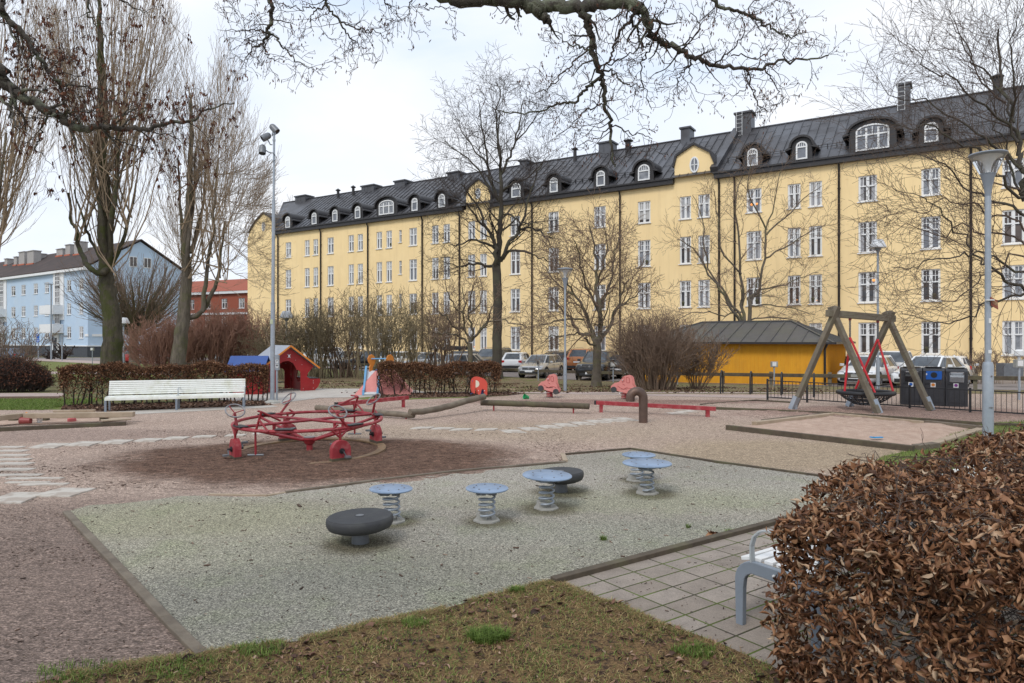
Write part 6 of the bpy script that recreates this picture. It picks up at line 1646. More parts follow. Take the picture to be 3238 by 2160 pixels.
def loft(m, secs, mi=None):
    """secs: list of (x, [(y,z)...]) with equal counts, closed ends"""
    n = len(secs[0][1]); vs = []; fs = []
    for x, ring in secs:
        for y, z in ring: vs.append((x,y,z))
    for i in range(len(secs)-1):
        for j in range(n):
            j2 = (j+1)%n; fs.append((i*n+j, i*n+j2, (i+1)*n+j2, (i+1)*n+j))
    fs.append(tuple(range(n-1,-1,-1))); k = (len(secs)-1)*n; fs.append(tuple(k+j for j in range(n)))
    m.add(vs, fs, mi)
def make_car(kind, pcol, label, px, Y, rz, cols=None, scale=1.0, extra=None, plate_txt=None, zoff=0):
    K = KINDS[kind]; L, W, Hh = K['L'], K['W'], K['H']; t_ = thing('parked_car', label, 'car', (xof(px,Y),Y,g(Y)+.012+zoff), rz, 'cars parked in front of the yellow building')
    t_.scale = (scale,)*3
    hw = W/2; P_ = PA[pcol]; x0 = -L/2
    def sec(x, top, w, bot=.22, tum=.06):
        pts = [(-w*.86,bot),(w*.86,bot),(w*.97,bot+.10),(w,bot+.30),(w*.99,top-.18 if top-.18 > bot+.31 else bot+.32),(w-tum,top-.03),(w-tum-.14,top)]
        return (x, pts+[(-y,z) for y,z in pts[::-1] if (y,z) not in pts[:1] and (y,z) != pts[0]][:-1])
    # local +x is the nose
    S = [(L/2, K['nose']-.18, hw*.74,.30),(L/2-.05, K['nose']-.06, hw*.86,.24),(L/2-.22, K['nose']+.02, hw*.95,.21),(L/2-.6, K['nose']+.08, hw,.2),(L/2-K['hood'], K['belt']+.02, hw,.2),
         (0, K['belt']+.03, hw,.2),(-L/2+.9, K['belt']+.05, hw,.2),(-L/2+.35, K['tail']+.02, hw*.98,.22),(-L/2+.08, K['tail']-.02, hw*.92,.26),(-L/2, K['tail']-.22, hw*.84,.34)]
    def ringof(top, w, bot):
        p = [(0,bot),(w*.80,bot),(w*.95,bot+.09),(w,bot+.28),(w,max(bot+.30,top-.24)),(w-.03,top-.09),(w-.12,top-.015),(w*.5,top+.015),(0,top+.022)]
        return p+[(-y,z) for y,z in p[-2:0:-1]]
    m = MB(); loft(m, [(x, ringof(tp, w, b)) for x,tp,w,b in S]); body = m.build('body', P_, t_, 45)
    # greenhouse
    xs_b0 = L/2-K['hood']+.05; xs_r0 = L/2-K['rs']; xs_r1 = L/2-K['re']; xs_b1 = L/2-K['tb']
    gb, gt = K['belt']-.02, Hh-.05; wb, wt = hw-.07, hw-.26
    def gr(x, z):
        w = wb+(wt-wb)*(z-gb)/(gt-gb); return w
    m = MB()
    bot = [(xs_b0,-wb*.80,gb),(xs_b0+.10,0,gb),(xs_b0,wb*.80,gb),(xs_b0-.35,wb,gb),(xs_b1+.2,wb,gb),(xs_b1,wb*.85,gb),(xs_b1-.04,0,gb),(xs_b1,-wb*.85,gb),(xs_b1+.2,-wb,gb),(xs_b0-.35,-wb,gb)]
    top = [(xs_r0,-wt*.85,gt),(xs_r0+.06,0,gt),(xs_r0,wt*.85,gt),(xs_r0-.2,wt,gt-.01),(xs_r1+.12,wt,gt-.01),(xs_r1,wt*.9,gt-.02),(xs_r1-.02,0,gt-.02),(xs_r1,-wt*.9,gt-.02),(xs_r1+.12,-wt,gt-.01),(xs_r0-.2,-wt,gt-.01)]
    n = 10; m.add(bot+top, [(i,(i+1)%n,n+(i+1)%n,n+i) for i in range(n)]+[tuple(range(n,2*n))]); m.build('windows', M['carglass'], t_, 20)
    # roof skin
    m = MB(); r1 = [(x,y*1.03,z+.0) for x,y,z in top]; r2 = [(x*1.0-(.10 if i in (0,1,2) else (-.10 if i in (5,6,7) else 0)),y*.86,Hh+(.0 if i in (1,6) else -.005)) for i,(x,y,z) in enumerate(top)]; r0 = [(x+(.02 if i < 3 else (-.02 if i in (5,6,7) else 0)),y*1.04,z-.04) for i,(x,y,z) in enumerate(top)]
    m.add(r0+r1+r2, [(i,(i+1)%n,n+(i+1)%n,n+i) for i in range(n)]+[(n+i,n+(i+1)%n,2*n+(i+1)%n,2*n+i) for i in range(n)]+[tuple(range(2*n,3*n))]); m.build('roof', P_, t_, 60)
    # pillars
    m = MB()
    for s in (-1,1):
        A = lambda i: Vector(bot[i]); B = lambda i: Vector(top[i]); i0 = (2,5) if s > 0 else (0,7)
        m.bar(A(i0[0]),B(i0[0]),.07,.05); m.bar(A(i0[1]),B(i0[1]),.16,.05)
        wm = (.48,) if kind != 'sedan' else (.5,)
        xm = (xs_b0+xs_b1)/2-.05; m.bar((xm,s*wb,gb),(xm+.02,s*wt,gt),.09,.02,up=(0,s,1))
        q = (xs_b1+.42, xs_r1+.42) if kind != 'sedan' else (xs_b1+.35,xs_r1+.1); m.bar((q[0],s*(wb-.0),gb),(q[1],s*wt,gt),.10,.02,up=(0,s,1))
        m.bar((xs_b1+.1,s*(wb-.03),gb),(xs_r1+.05,s*(wt-.03),gt),.20,.06,up=(0,s,1))
    m.build('roof_pillars', P_, t_, 0)
    # wheels
    wr = .33 if kind != 'suv' else .37
    for wx in (L/2-.82, -L/2+.78):
        for s in (-1,1):
            m = MB(); m.cyl((wx,s*(hw-.005),wr+.02),wr+.055,.03,20,axis='Y'); m.build('wheel_arch', M['cartrim'], t_)
            m = MB(); m.lathe((wx,s*(hw-.10),wr),[(wr*.7,-.11),(wr*.97,-.10),(wr,-.05),(wr,.05),(wr*.97,.11),(wr*.68,.12)],20,q=Matrix.Rotation(-s*PI/2,3,'X')); w_ = m.build('wheel', M['tyre'], t_)
            m = MB(); m.cyl((wx,s*(hw+.022),wr),wr*.30,.02,12,axis='Y'); 
            for k in range(5): a = k*1.257; m.bar((wx,s*(hw+.018),wr),(wx+wr*.64*math.cos(a),s*(hw+.018),wr+wr*.64*math.sin(a)),.07,.012,up=(0,1,0))
            m.ring((wx,s*(hw+.014),wr),wr*.64,.022,18,5,q=Matrix.Rotation(PI/2,3,'X')); m.build('rim', M['alloy'], w_)
    nz = K['nose']
    for s in (-1,1):
        m = MB(); m.M = Matrix.Identity(4); m.prism([(0,-.06),(.30,-.03),(.36,.09),(.05,.10)], (L/2-.13,s*.44,nz-.10), (-.35,s*.9,0), (0,0,1), (.10,0,.0)); m.build('headlight', M['headlight'], t_, 0)
        m = MB(); m.box((-L/2+.06,s*(hw-.20),K['tail']-.16),(.12,.30,.18 if kind != 'estate' else .30)); m.build('taillight', M['taillight'], t_, 0, bevel=.02)
        m = MB(); m.box((xs_b0-.42,s*(hw+.10),K['belt']+.06),(.11,.20,.13)); m.build('mirror', P_, t_, 0, bevel=.025)
    m = MB(); m.box((L/2-.02,0,nz-.12),(.06,.88,.15)); m.box((L/2-.04,0,.37),(.10,1.25,.16)); m.build('grille', M['cartrim'], t_, 0, bevel=.01)
    m = MB(); 
    for z in (nz-.09,nz-.15): m.box((L/2+.014,0,z),(.012,.84,.018))
    m.cyl((L/2+.02,0,nz-.11),.065,.02,16,axis='X'); m.build('grille_bars', M['alloy'], t_, 40)
    for x in (L/2+.022, -L/2-.012):
        m = MB(); m.box((x,0,.44 if x > 0 else K['tail']-.38),(.016,.50,.11)); m.build('number_plate', M['plate'], t_, 0)
    m = MB(); m.box((-L/2+.03,0,.40),(.14,W*.80,.18)); m.build('rear_bumper', M['cartrim'], t_, 0, bevel=.02)
    m = MB()
    for s in (-1,1): m.box((0,s*(hw+.001),.55),(L*.0+.012,.012,.58)); m.box((.2,s*(hw+.012),K['belt']-.13),(.14,.012,.022)); m.box((-.75,s*(hw+.012),K['belt']-.13),(.14,.012,.022))
    m.build('door_lines', M['cartrim'], t_, 0)
    if extra: extra(t_, K)
    return t_
def roofbox(t_, K):
    m = MB(); 
    loft(m, [(x,[(-w,.0+Z),(w,.0+Z),(w*1.02,.10+Z),(w*.9,.24*h+Z),(w*.5,.30*h+Z),(-w*.5,.30*h+Z),(-w*.9,.24*h+Z),(-w*1.02,.10+Z)]) for x,w,h,Z in ((-1.1,.22,.7,K['H']+.12),(-.95,.36,1,K['H']+.10),(.5,.40,1.15,K['H']+.08),(1.0,.34,.9,K['H']+.08),(1.2,.18,.5,K['H']+.1))])
    m.build('roof_box', M['cartrim'], t_, 50)
    m = MB(); 
    for x in (-.6,.6): m.box((x,0,K['H']+.04),(.06,1.3,.05))
    m.build('roof_bars', M['cartrim'], t_, 0)
def rails(t_, K):
    m = MB(); 
    for s in (-1,1): m.tube([(.55,s*.55,K['H']+.01),(.4,s*.55,K['H']+.06),(-1.2,s*.55,K['H']+.06),(-1.35,s*.55,K['H'])],.018,6)
    m.build('roof_rails', M['alloy'], t_)
def face(px, Y, off):
    """heading so that the nose points at the camera, turned off degrees (positive: towards the viewer's left)"""
    return math.atan2(-Y, -xof(px,Y)) - R(off)
cars = [
 ('hatch','silver','silver hatchback with star grille parked nose out by the barrier',1712,44.6,face(1712,44.6,22)),
 ('hatch','white','white hatchback seen from behind, left of the silver hatchback',1640,52.5,face(1640,52.5,-165)),
 ('estate','brown','dark brown estate car hidden behind the silver hatchback',1752,52.0,face(1752,52,68)),
 ('suv','navy','dark blue car half hidden behind the tall tree trunk',1590,60.0,face(1590,60,40)),
 ('suv','grey','dark grey car with round grille left of the tall trunk',1555,52.5,face(1555,52.5,30)),
 ('sedan','black','black saloon seen from the side between two tree trunks',1515,57.0,face(1515,57,78)),
 ('hatch','silver','silver car seen from the side behind the middle hedge',1438,46.8,face(1438,46.8,52)),
 ('estate','grey','grey estate car carrying a black roof box',1440,55.5,face(1440,55.5,75)),
 ('suv','orange','copper orange car seen from behind, right of the lamp post',1858,52.5,face(1858,52.5,-160)),
 ('suv','black','big black off-roader behind the tree trunk and barrier',1895,42.3,face(1895,42.3,14)),
 ('estate','black','black estate with red tail lamp hidden by the big bush',1985,44.0,face(1985,44,-165)),
 ('hatch','white','white hatchback seen through the swing ropes',2745,33.6,face(2745,33.6,16)),
 ('suv','white','white off-roader with black grille behind the waste bins and swing',2822,37.5,face(2822,37.5,6)),
 ('estate','white','white car hidden behind the first swing leg',2698,39.5,face(2698,39.5,10)),
 ('sedan','white','white saloon roof showing just above the waste bins',2945,30.9,face(2945,30.9,20)),
 ('hatch','white','white hatchback tail beyond the bins at the right',3008,35.2,face(3008,35.2,-170)),
 ('suv','white','white van-like car behind shrubs right of the playhouse',1010,62,face(1010,62,60)),
 ('hatch','silver','silver car behind the shrubs left of the slide',1075,58,face(1075,58,40)),
 ('estate','black','black estate behind the shrub stems near the slide',1160,57,face(1160,57,68)),
 ('hatch','white','white car glimpsed between shrub stems right of the slide',1250,56,face(1250,56,30)),
 ('sedan','silver','silver saloon glimpsed behind shrubs above the middle hedge',1335,54,face(1335,54,60)),
 ('suv','white','white car below the reddish bush behind the blue roof',760,66,face(760,66,80)),
 ('estate','silver','silver car below the reddish bush, left of the playhouse',860,66,face(860,66,80)),
]
for k,(kind,colr,lab,px,Y,rz) in enumerate(cars):
    make_car(kind, colr, lab, px, Y, rz, extra=roofbox if 'roof box' in lab else (rails if kind in ('suv','estate') else None))
for kind,colr,lab,px,Y,rz in (('hatch','red','red car at the far kerb beside the mossy trunk',425,70,R(175)),('hatch','silver','silver car behind the red one under the bare bush',485,69,R(178)),('hatch','blue','dark blue car at the left edge before the blue building',12,74,R(170))):
    make_car(kind, colr, lab, px, Y, rz)['group'] = 'cars at the far left kerb'
# ================================================================== trees, shrubs, hedges, grass
M['bark_poplar'] = pm('poplar_bark', (.20,.165,.125), (.075,.062,.048), 6, .95, 0, 1.0, 14, (.11,.12,.03), 1.2, .5, stretch=(1,1,.25), bd=.08)
M['bark_moss'] = pm('mossy_bark', (.12,.10,.065), (.045,.038,.026), 6, .95, 0, 1.0, 14, (.065,.075,.014), 1.3, .75, stretch=(1,1,.3), bd=.1)
M['shoots'] = pm('tan_shoots', (.36,.265,.175), (.24,.175,.115), 2, .9)
M['bark_dark'] = pm('dark_bark', (.085,.07,.055), (.04,.034,.028), 5, .95, 0, .7, 14, (.12,.125,.07), 2.5, .45, bd=.05)
M['bark_grey'] = pm('grey_bark', (.165,.135,.105), (.09,.075,.058), 5, .95, 0, .6, 14, (.15,.15,.05), 2, .5, bd=.04)
M['twig_dark'] = pm('dark_twigs', (.065,.046,.037), (.042,.031,.026), 3, .9)
M['twig_mid'] = pm('mid_brown_twigs', (.115,.08,.06), (.075,.053,.042), 2, .9)
M['twig_brown'] = pm('brown_twigs', (.24,.165,.115), (.16,.11,.078), 2, .9)
M['twig_red'] = pm('reddish_twigs', (.34,.185,.13), (.24,.13,.09), 1.2, .9)
M['twig_olive'] = pm('olive_twigs', (.27,.215,.125), (.18,.145,.09), 1.5, .9)
M['bark_lichen'] = pm('lichened_bark', (.105,.088,.07), (.05,.042,.034), 9, .95, 0, .9, 40, (.20,.22,.14), 5, .6, bd=.03)
M['leafkeys'] = rndmat('dry_keys', [(0,(.055,.022,.014)),(.5,(.13,.05,.028)),(1,(.20,.085,.045))], .8)
M['hedgeleaf'] = rndmat('dry_beech_leaves', [(0,(.06,.026,.013)),(.35,(.16,.067,.030)),(.65,(.30,.145,.07)),(.88,(.44,.25,.135)),(1,(.50,.38,.26))], .60, .35, .08)
M['hedgeleaf_far'] = rndmat('dry_hedge_leaves', [(0,(.065,.03,.018)),(.45,(.14,.066,.034)),(.8,(.24,.12,.062)),(1,(.36,.20,.11))], .75, .2, .05)
def V3(*a): return tuple(a)
rgt = random.Random(77)

def tree_obj(label, loc, groups, name='bare_tree', cat='tree', grp=None, mats=None):
    """groups: list of (part name, branches, material)"""
    t_ = thing(name, label, cat, loc, 0, grp)
    for pn, brs, mt in groups:
        if brs: tubes(brs, pn, mt, t_, o=loc)
    return t_
def split(out, rmin):
    return [b for b in out if b[1][0] >= rmin], [b for b in out if b[1][0] < rmin]
def lpx(pts, Y, dy=None):
    """polyline of photo pixels at depth Y (+ optional per-point depth offsets)"""
    return [at(x, y, Y+(dy[i] if dy else 0)) for i, (x, y) in enumerate(pts)]

# ------------------------------------------------------------------ pollarded poplars on the left
def poplar(label, base_px, Y, trunk, r0, r1, limbs, nshoot, xr, ytop, seed, name='poplar_tree', moss=True, bases=None, heads=None, fan=1.0):
    rg = random.Random(seed); out = []; sh = []; tips = []
    b = at_ground(base_px, Y)
    S0 = dict(n=[6],wig=[.1],trop=[0],max=0,k=[0],t0=[0],ang=[0],len=[1],rr=[.5])
    tr = [b-Vector((0,0,.2))]+lpx(trunk, Y); limb(out, tips, rg, tr, r0, r1, S0, 0, 0, sub=4, jit=.03)
    # flare and knobbly heads
    m_ = MB(); out.append(([tuple(b+Vector((0,0,-.1))), tuple(b+Vector((0,0,.25))), tuple(b+Vector((0,0,.9)))],[r0*1.35,r0*1.16,r0*1.0]))
    for pts, ra, rb in limbs: limb(out, tips, rg, lpx(pts, Y, [rg.uniform(-.8,.8) if i else 0 for i in range(len(pts))]), ra*.72, rb*.6, S0, 0, 0, sub=3, jit=.04)
    SS = dict(n=[11,6,4],wig=[.030,.06,.1],trop=[.028,.14,.12],max=2,k=[17,5,0],t0=[.06,.2,0],ang=[22,26,26],len=[2.3,.8,.5],rr=[.34,.5,.5],tip=.16,rmin=.0065,shr=.35)
    # upright shoots start on the heads and along upper limbs
    for i in range(nshoot):
        hx, hy, hr = rg.choice(heads)
        y0 = hy+rg.uniform(-hr,hr*.6); x0 = hx+rg.uniform(-hr,hr)*.6
        dep = Y+rg.uniform(-.9,.9); p = at(x0, y0, dep)
        f = rg.uniform(-1,1); tx = (xr[0]+xr[1])/2+(xr[1]-xr[0])/2*f*rg.uniform(.85,1.08); 
        ty = ytop(tx)+rg.uniform(-10,240)*rg.random(); ex_ = .72
        if i%5 < 2:      # lower shoots that splay out first
            tx = (xr[0]+xr[1])/2+(xr[1]-xr[0])/2*rg.choice((-1,1))*rg.uniform(.72,1.12); ty = max(ytop(tx),0)+rg.uniform(30,max(60,y0-330)); ex_ = .55
        q = at(tx, ty, dep+rg.uniform(-2.2,2.2)*fan); d = q-p; L = d.length
        # leave the head outwards, then turn up
        d0 = Vector((d.x*1.9, d.y*1.9+rg.uniform(-1,1), d.z)).normalized()
        n = 11; pts = []; 
        for k in range(n+1):
            u = k/n; e = u**ex_; e2 = u
            pts.append((p.x+(q.x-p.x)*e+rg.gauss(0,.05)*(u>0), p.y+(q.y-p.y)*e+rg.gauss(0,.05)*(u>0), p.z+(q.z-p.z)*e2+rg.gauss(0,.03)*(u>0)))
        r = rg.uniform(.018,.046)*(L/10)**.5; rad = [max(.007, r*(1-k/n*.88)) for k in range(n+1)]
        sh.append((pts, rad)); dirs = [tuple((Vector(pts[min(k+1,n)])-Vector(pts[max(k-1,0)])).normalized()) for k in range(n+1)]
        spawn(sh, tips, rg, pts, rad, dirs, L, 0, SS)
    t_ = tree_obj(label, tuple(b), [('trunk', out, M['bark_moss'] if moss else M['bark_poplar']), ('crown', sh, M['shoots'])], name)
    return t_
def yt1(x): return -260
poplar('big mossy pollard poplar with dense upright shoots, left of the bench', 351, 37, [(352,1140),(357,1060),(350,980),(338,900),(334,830),(332,640),(325,520),(320,350),(316,150),(314,0)], .60, .09,
   [([(345,850),(310,865),(272,827),(248,786),(245,734),(224,690),(215,610)],.24,.10), ([(340,850),(352,760),(360,640),(372,520),(380,380)],.26,.10), ([(338,830),(322,700),(300,560),(285,430)],.22,.09),
    ([(350,845),(385,770),(410,680),(430,580)],.18,.08), ([(334,640),(330,480),(335,300),(325,120)],.22,.08), ([(325,830),(290,760),(262,700),(235,600)],.14,.06)], 88, (150,575), yt1, 21,
   heads=[(345,850,40),(340,700,50),(250,745,30),(360,560,60),(305,560,50),(395,700,40),(330,450,80)])
def yt2(x): return 95 if x < 640 else (110 if x < 730 else 330)
def yt2(x):
    pk = [(530,260),(560,120),(600,140),(640,330),(690,110),(720,170),(770,300),(820,480)]
    if x <= pk[0][0]: return 330
    for (a,b),(c,d) in zip(pk[:-1],pk[1:]):
        if a <= x <= c: return b+(d-b)*(x-a)/(c-a)
    return 500
poplar('pale barked pollard poplar with a cut limb stub, behind the hedge', 562, 38, [(566,1140),(575,1050),(584,960),(590,880),(588,800),(596,680),(602,560),(606,430),(604,300)], .46, .07,
   [([(578,1010),(640,985),(672,925),(690,870),(700,790),(712,700)],.22,.09), ([(640,985),(648,930),(655,850),(668,760),(680,640),(690,500)],.20,.08), ([(590,900),(598,760),(612,620),(618,480)],.22,.08),
    ([(586,880),(580,760),(570,640),(562,500)],.20,.07), ([(600,800),(630,700),(648,600),(660,450)],.16,.06)], 76, (505,850), yt2, 33, moss=False,
   heads=[(588,860,40),(590,720,50),(700,880,35),(655,830,40),(680,700,50),(610,600,60),(570,600,50)])
poplar('poplar at the left edge, mostly cut off by the picture edge', -60, 34, [(-60,1120),(-62,950),(-65,850),(-60,700)], .5, .3,
   [([(-60,850),(-20,740),(0,600),(20,420)],.2,.08), ([(-62,850),(-90,700),(-100,500)],.2,.08)], 42, (-150,165), lambda x: -150, 45, heads=[(-40,830,50),(-10,700,50),(0,560,60)], moss=False)
# small round pollard before the blue building
def round_tree(label, px, Y, zc, R_, nlimb, seed, r0=.3, up=.9, mat='bark_grey', tw='twig_brown', droop=0, S=None, name='bare_tree', fork=None, rv=1.0):
    rg = random.Random(seed); out = []; tips = []
    b = at_ground(px, Y); fk = Vector((b.x+(fork or 0), b.y, b.z+zc))
    S0 = dict(n=[6],wig=[.1],trop=[0],max=0,k=[0],t0=[0],ang=[0],len=[1],rr=[.5])
    limb(out, tips, rg, [b-Vector((0,0,.2)), b.lerp(fk,.35)+Vector((rg.gauss(0,.06),0,0)), b.lerp(fk,.7)+Vector((rg.gauss(0,.08),0,0)), fk], r0, r0*.8, S0, 0, 0, sub=4, jit=r0*.08)
    out.append(([tuple(b+Vector((0,0,-.1))), tuple(b+Vector((0,0,.2))), tuple(b+Vector((0,0,.7)))],[r0*1.35,r0*1.15,r0*.99]))
    S = S or dict(n=[8,6,5,4],wig=[.10,.12,.14,.15],trop=[.05,.05,.04,.02],max=3,k=[9,6,4,0],t0=[.18,.15,.15,0],ang=[38,38,36,30],len=[R_*.62,R_*.32,R_*.16,.3],rr=[.5,.5,.55,.5],tip=.22,rmin=.0065,shr=.4)
    for i in range(nlimb):
        a = 2*PI*i/nlimb+rg.uniform(-.3,.3); el = rg.uniform(.25,1.25)*up
        d = norm((math.cos(a)*math.cos(el), math.sin(a)*math.cos(el), math.sin(el)*rv))
        grow(out, tips, rg, tuple(fk-Vector((0,0,rg.uniform(0,zc*.25)))), d, R_*rg.uniform(.85,1.15), r0*rg.uniform(.16,.34), 0, S)
    big, sm = split(out, .035)
    return tree_obj(label, tuple(b), [('trunk', big, M[mat]), ('crown', sm, M[tw])], name), tips
Sp = dict(n=[8,6,5],wig=[.06,.08,.1],trop=[.05,.06,.05],max=2,k=[10,5,0],t0=[.1,.1,0],ang=[24,26,26],len=[3.0,1.3,.7],rr=[.45,.5,.5],tip=.2,rmin=.009,shr=.3)
round_tree('round pollarded tree with upright shoots before the blue gable', 425, 62, 3.4, 6.6, 62, 5, .42, .95, S=Sp)
# shrub-like bare crown above the yellow roof far behind
round_tree('distant bare treetop above the roof left of the first chimney', 930, 125, 23.5, 5.0, 16, 8, .4, 1.0, S=Sp)

# ------------------------------------------------------------------ central tall tree between the cars
def traced_tree(label, px, Y, trunk, r0, r1, limbs, S, seed, mat='bark_dark', tw='twig_dark', rsplit=.04, extra=0, dz=.8, flare=1.3, name='bare_tree'):
    rg = random.Random(seed); out = []; tips = []
    b = at_ground(px, Y); S0 = dict(n=[6],wig=[.1],trop=[0],max=0,k=[0],t0=[0],ang=[0],len=[1],rr=[.5])
    limb(out, tips, rg, [b-Vector((0,0,.2))]+lpx(trunk, Y), r0, r1, S0, 0, 0, sub=4, jit=r0*.06)
    out.append(([tuple(b+Vector((0,0,-.1))), tuple(b+Vector((0,0,.2))), tuple(b+Vector((0,0,.8)))],[r0*flare*1.1,r0*flare*.95,r0*1.0]))
    for it in limbs:
        pts, ra, rb, per = it[:4]; dd = it[4] if len(it) > 4 else rg.uniform(-1,1)*dz*2
        n = len(pts); limb(out, tips, rg, [at(x, y, Y+dd*(i/(n-1))+ (rg.gauss(0,.15) if i else 0)) for i,(x,y) in enumerate(pts)], ra, rb, S, 0, per, t0=.12, sub=3, jit=.05)
    big, sm = split(out, rsplit)
    return tree_obj(label, tuple(b), [('trunk', big, M[mat]), ('crown', sm, M[tw])], name), tips
ST = dict(n=[8,6,5,4],wig=[.10,.13,.16,.18],trop=[.035,.02,.02,.0],max=3,k=[10,7,5,0],t0=[.1,.12,.15,0],ang=[42,42,42,36],len=[3.4,1.6,.75,.35],rr=[.42,.5,.55,.5],tip=.2,rmin=.0075,shr=.4)
q6 = lambda pts: [(1450+x*.4146, 350+y*.4146) for x, y in pts]
traced_tree('tall dark bare tree with mottled trunk standing before the middle of the yellow facade', 1572, 42.5, [(1571,1120),(1572,1050),(1574,960),(1571,870),(1570,835)], .31, .26, [
  (q6([(290,1220),(285,1130),(280,1020),(240,940),(195,850),(160,740),(80,640),(20,560)]), .15,.03,12),
  (q6([(285,1180),(230,1190),(150,1165),(60,1175),(-10,1190),(-120,1150)]), .11,.025,10),
  (q6([(285,1060),(200,1000),(100,985),(0,1020),(-80,1030)]), .09,.02,9),
  (q6([(295,1180),(310,1050),(315,900),(320,760),(325,600),(325,450),(320,330),(300,200),(320,20)]), .20,.03,18),
  (q6([(318,700),(250,560),(220,420),(200,250),(170,60),(150,-80)]), .11,.02,12),
  (q6([(325,480),(380,380),(420,280),(450,150),(480,0),(500,-100)]), .09,.02,11),
  (q6([(320,1150),(355,1090),(400,1000),(450,920),(490,820),(520,720),(560,600),(600,470),(640,400)]), .13,.025,14),
  (q6([(330,1130),(390,1080),(470,1070),(560,1090),(640,1130),(700,1150)]), .10,.02,9),
  (q6([(445,930),(530,895),(620,920),(680,990),(740,1080)]), .08,.02,9),
  (q6([(320,800),(400,790),(470,860),(540,850),(640,860)]), .07,.02,8),
  (q6([(210,880),(150,840),(60,720),(-20,700),(-90,640)]), .07,.02,9),
  (q6([(330,620),(420,560),(520,520),(620,420),(700,330)]), .07,.02,10),
  (q6([(240,620),(160,460),(60,360),(-40,290),(-110,230)]), .07,.02,10),
  (q6([(215,400),(120,300),(40,170),(-20,60)]), .06,.018,9),
  (q6([(325,420),(300,200),(290,0),(330,-150),(290,-210)]), .07,.018,10),
  (q6([(440,230),(540,120),(600,40),(640,-30)]), .05,.016,8)], ST, 101, tw='twig_dark')
q3 = lambda pts: [(1400+x*.3445, 950+y*.3445) for x, y in pts]
STs = dict(n=[7,5,4,3],wig=[.16,.2,.2,.2],trop=[.06,.05,.04,.0],max=3,k=[8,5,3,0],t0=[.15,.15,.15,0],ang=[48,48,45,36],len=[1.5,.75,.4,.25],rr=[.45,.5,.55,.5],tip=.25,rmin=.0065,shr=.35)
traced_tree('small knobbly pollarded tree with lichened limbs behind the middle hedge', 1487, 34, [(1487,1140),(1486,1085)], .13, .12, [
  (q3([(250,400),(170,330),(80,300),(0,300),(-90,290)]), .06,.025,10),
  (q3([(250,380),(200,250),(190,120),(200,0),(180,-120)]), .06,.02,12),
  (q3([(260,380),(270,250),(240,120),(250,-20),(280,-150)]), .07,.02,12),
  (q3([(265,370),(340,280),(420,190),(450,80),(470,-60)]), .07,.02,12),
  (q3([(340,280),(430,200),(520,190),(640,205),(760,230)]), .05,.02,10),
  (q3([(190,260),(90,240),(30,150),(-60,90),(-140,-10)]), .05,.02,10),
  (q3([(240,120),(330,60),(360,-60),(340,-200)]), .04,.018,10),
  (q3([(200,120),(110,60),(40,-60),(20,-180)]), .04,.018,10)], STs, 102, 'bark_grey', 'twig_brown')
traced_tree('bare tree with straight trunk standing on the bank before the dark off-roader', 1886, 31.5, [(1887,1180),(1888,1100),(1890,1070)], .20, .18, [
  (q3([(1400,430),(1340,380),(1300,350),(1330,320)]), .06,.03,5),
  (q3([(1400,400),(1350,320),(1260,280),(1200,220),(1120,130),(1040,30),(960,-60)]), .10,.02,12),
  (q3([(1410,380),(1340,200),(1280,60),(1200,-60),(1120,-200),(1080,-330)]), .10,.02,12),
  (q3([(1430,380),(1450,220),(1440,60),(1400,-120),(1420,-300),(1390,-500),(1340,-700)]), .13,.02,15),
  (q3([(1450,360),(1540,230),(1600,80),(1640,-80),(1700,-220)]), .10,.02,12),
  (q3([(1440,120),(1350,-60),(1280,-240),(1250,-420),(1200,-560)]), .07,.02,11),
  (q3([(1440,40),(1520,-100),(1560,-280),(1580,-460),(1640,-600)]), .07,.02,11),
  (q3([(1400,-120),(1460,-300),(1500,-500),(1470,-700)]), .06,.018,10),
  (q3([(1300,180),(1200,160),(1090,180),(990,200),(880,230)]), .05,.018,9),
  (q3([(1250,280),(1130,330),(1010,320),(930,380)]), .04,.016,8),
  (q3([(1200,-60),(1080,-130),(980,-260),(900,-350)]), .05,.018,9),
  (q3([(1600,80),(1720,0),(1820,-100)]), .05,.018,9)], dict(ST, len=[2.3,1.1,.55,.3]), 103, 'bark_grey', 'twig_brown')
q7 = lambda pts: [(2200+x*.4974, 220+y*.4974) for x, y in pts]
traced_tree('slender multi-stemmed bare tree rising behind the ochre shed roof', 2358, 42, [(2358,1150),(2358,1080)], .20, .16, [
  (q7([(320,1650),(300,1500),(290,1300),(270,1050),(255,850),(300,680)]), .12,.02,14),
  (q7([(325,1650),(350,1500),(350,1440),(400,1400),(440,1200),(450,1020),(500,850),(540,640)]), .13,.02,16),
  (q7([(310,1640),(230,1520),(160,1400),(60,1250),(-30,1130),(-120,1080)]), .10,.02,13),
  (q7([(300,1600),(200,1430),(100,1300),(60,1150),(30,950),(-20,800)]), .08,.02,12),
  (q7([(450,1020),(360,850),(330,700),(360,560)]), .06,.018,11),
  (q7([(450,1050),(560,950),(680,820),(800,740)]), .06,.018,11),
  (q7([(440,1200),(560,1130),(700,1050),(830,980)]), .06,.018,11),
  (q7([(400,1400),(520,1380),(650,1330),(780,1290)]), .05,.018,10),
  (q7([(350,1500),(480,1500),(620,1520),(760,1560)]), .05,.018,10),
  (q7([(330,1600),(480,1570),(640,1600),(760,1640)]), .05,.018,10),
  (q7([(290,1300),(180,1180),(150,1000),(130,850),(110,760)]), .06,.018,11),
  (q7([(300,1540),(180,1560),(60,1540),(-60,1560),(-160,1620)]), .05,.018,9)], dict(ST, len=[2.5,1.2,.6,.3], k=[8,6,4,0]), 104, 'bark_grey', 'twig_brown')

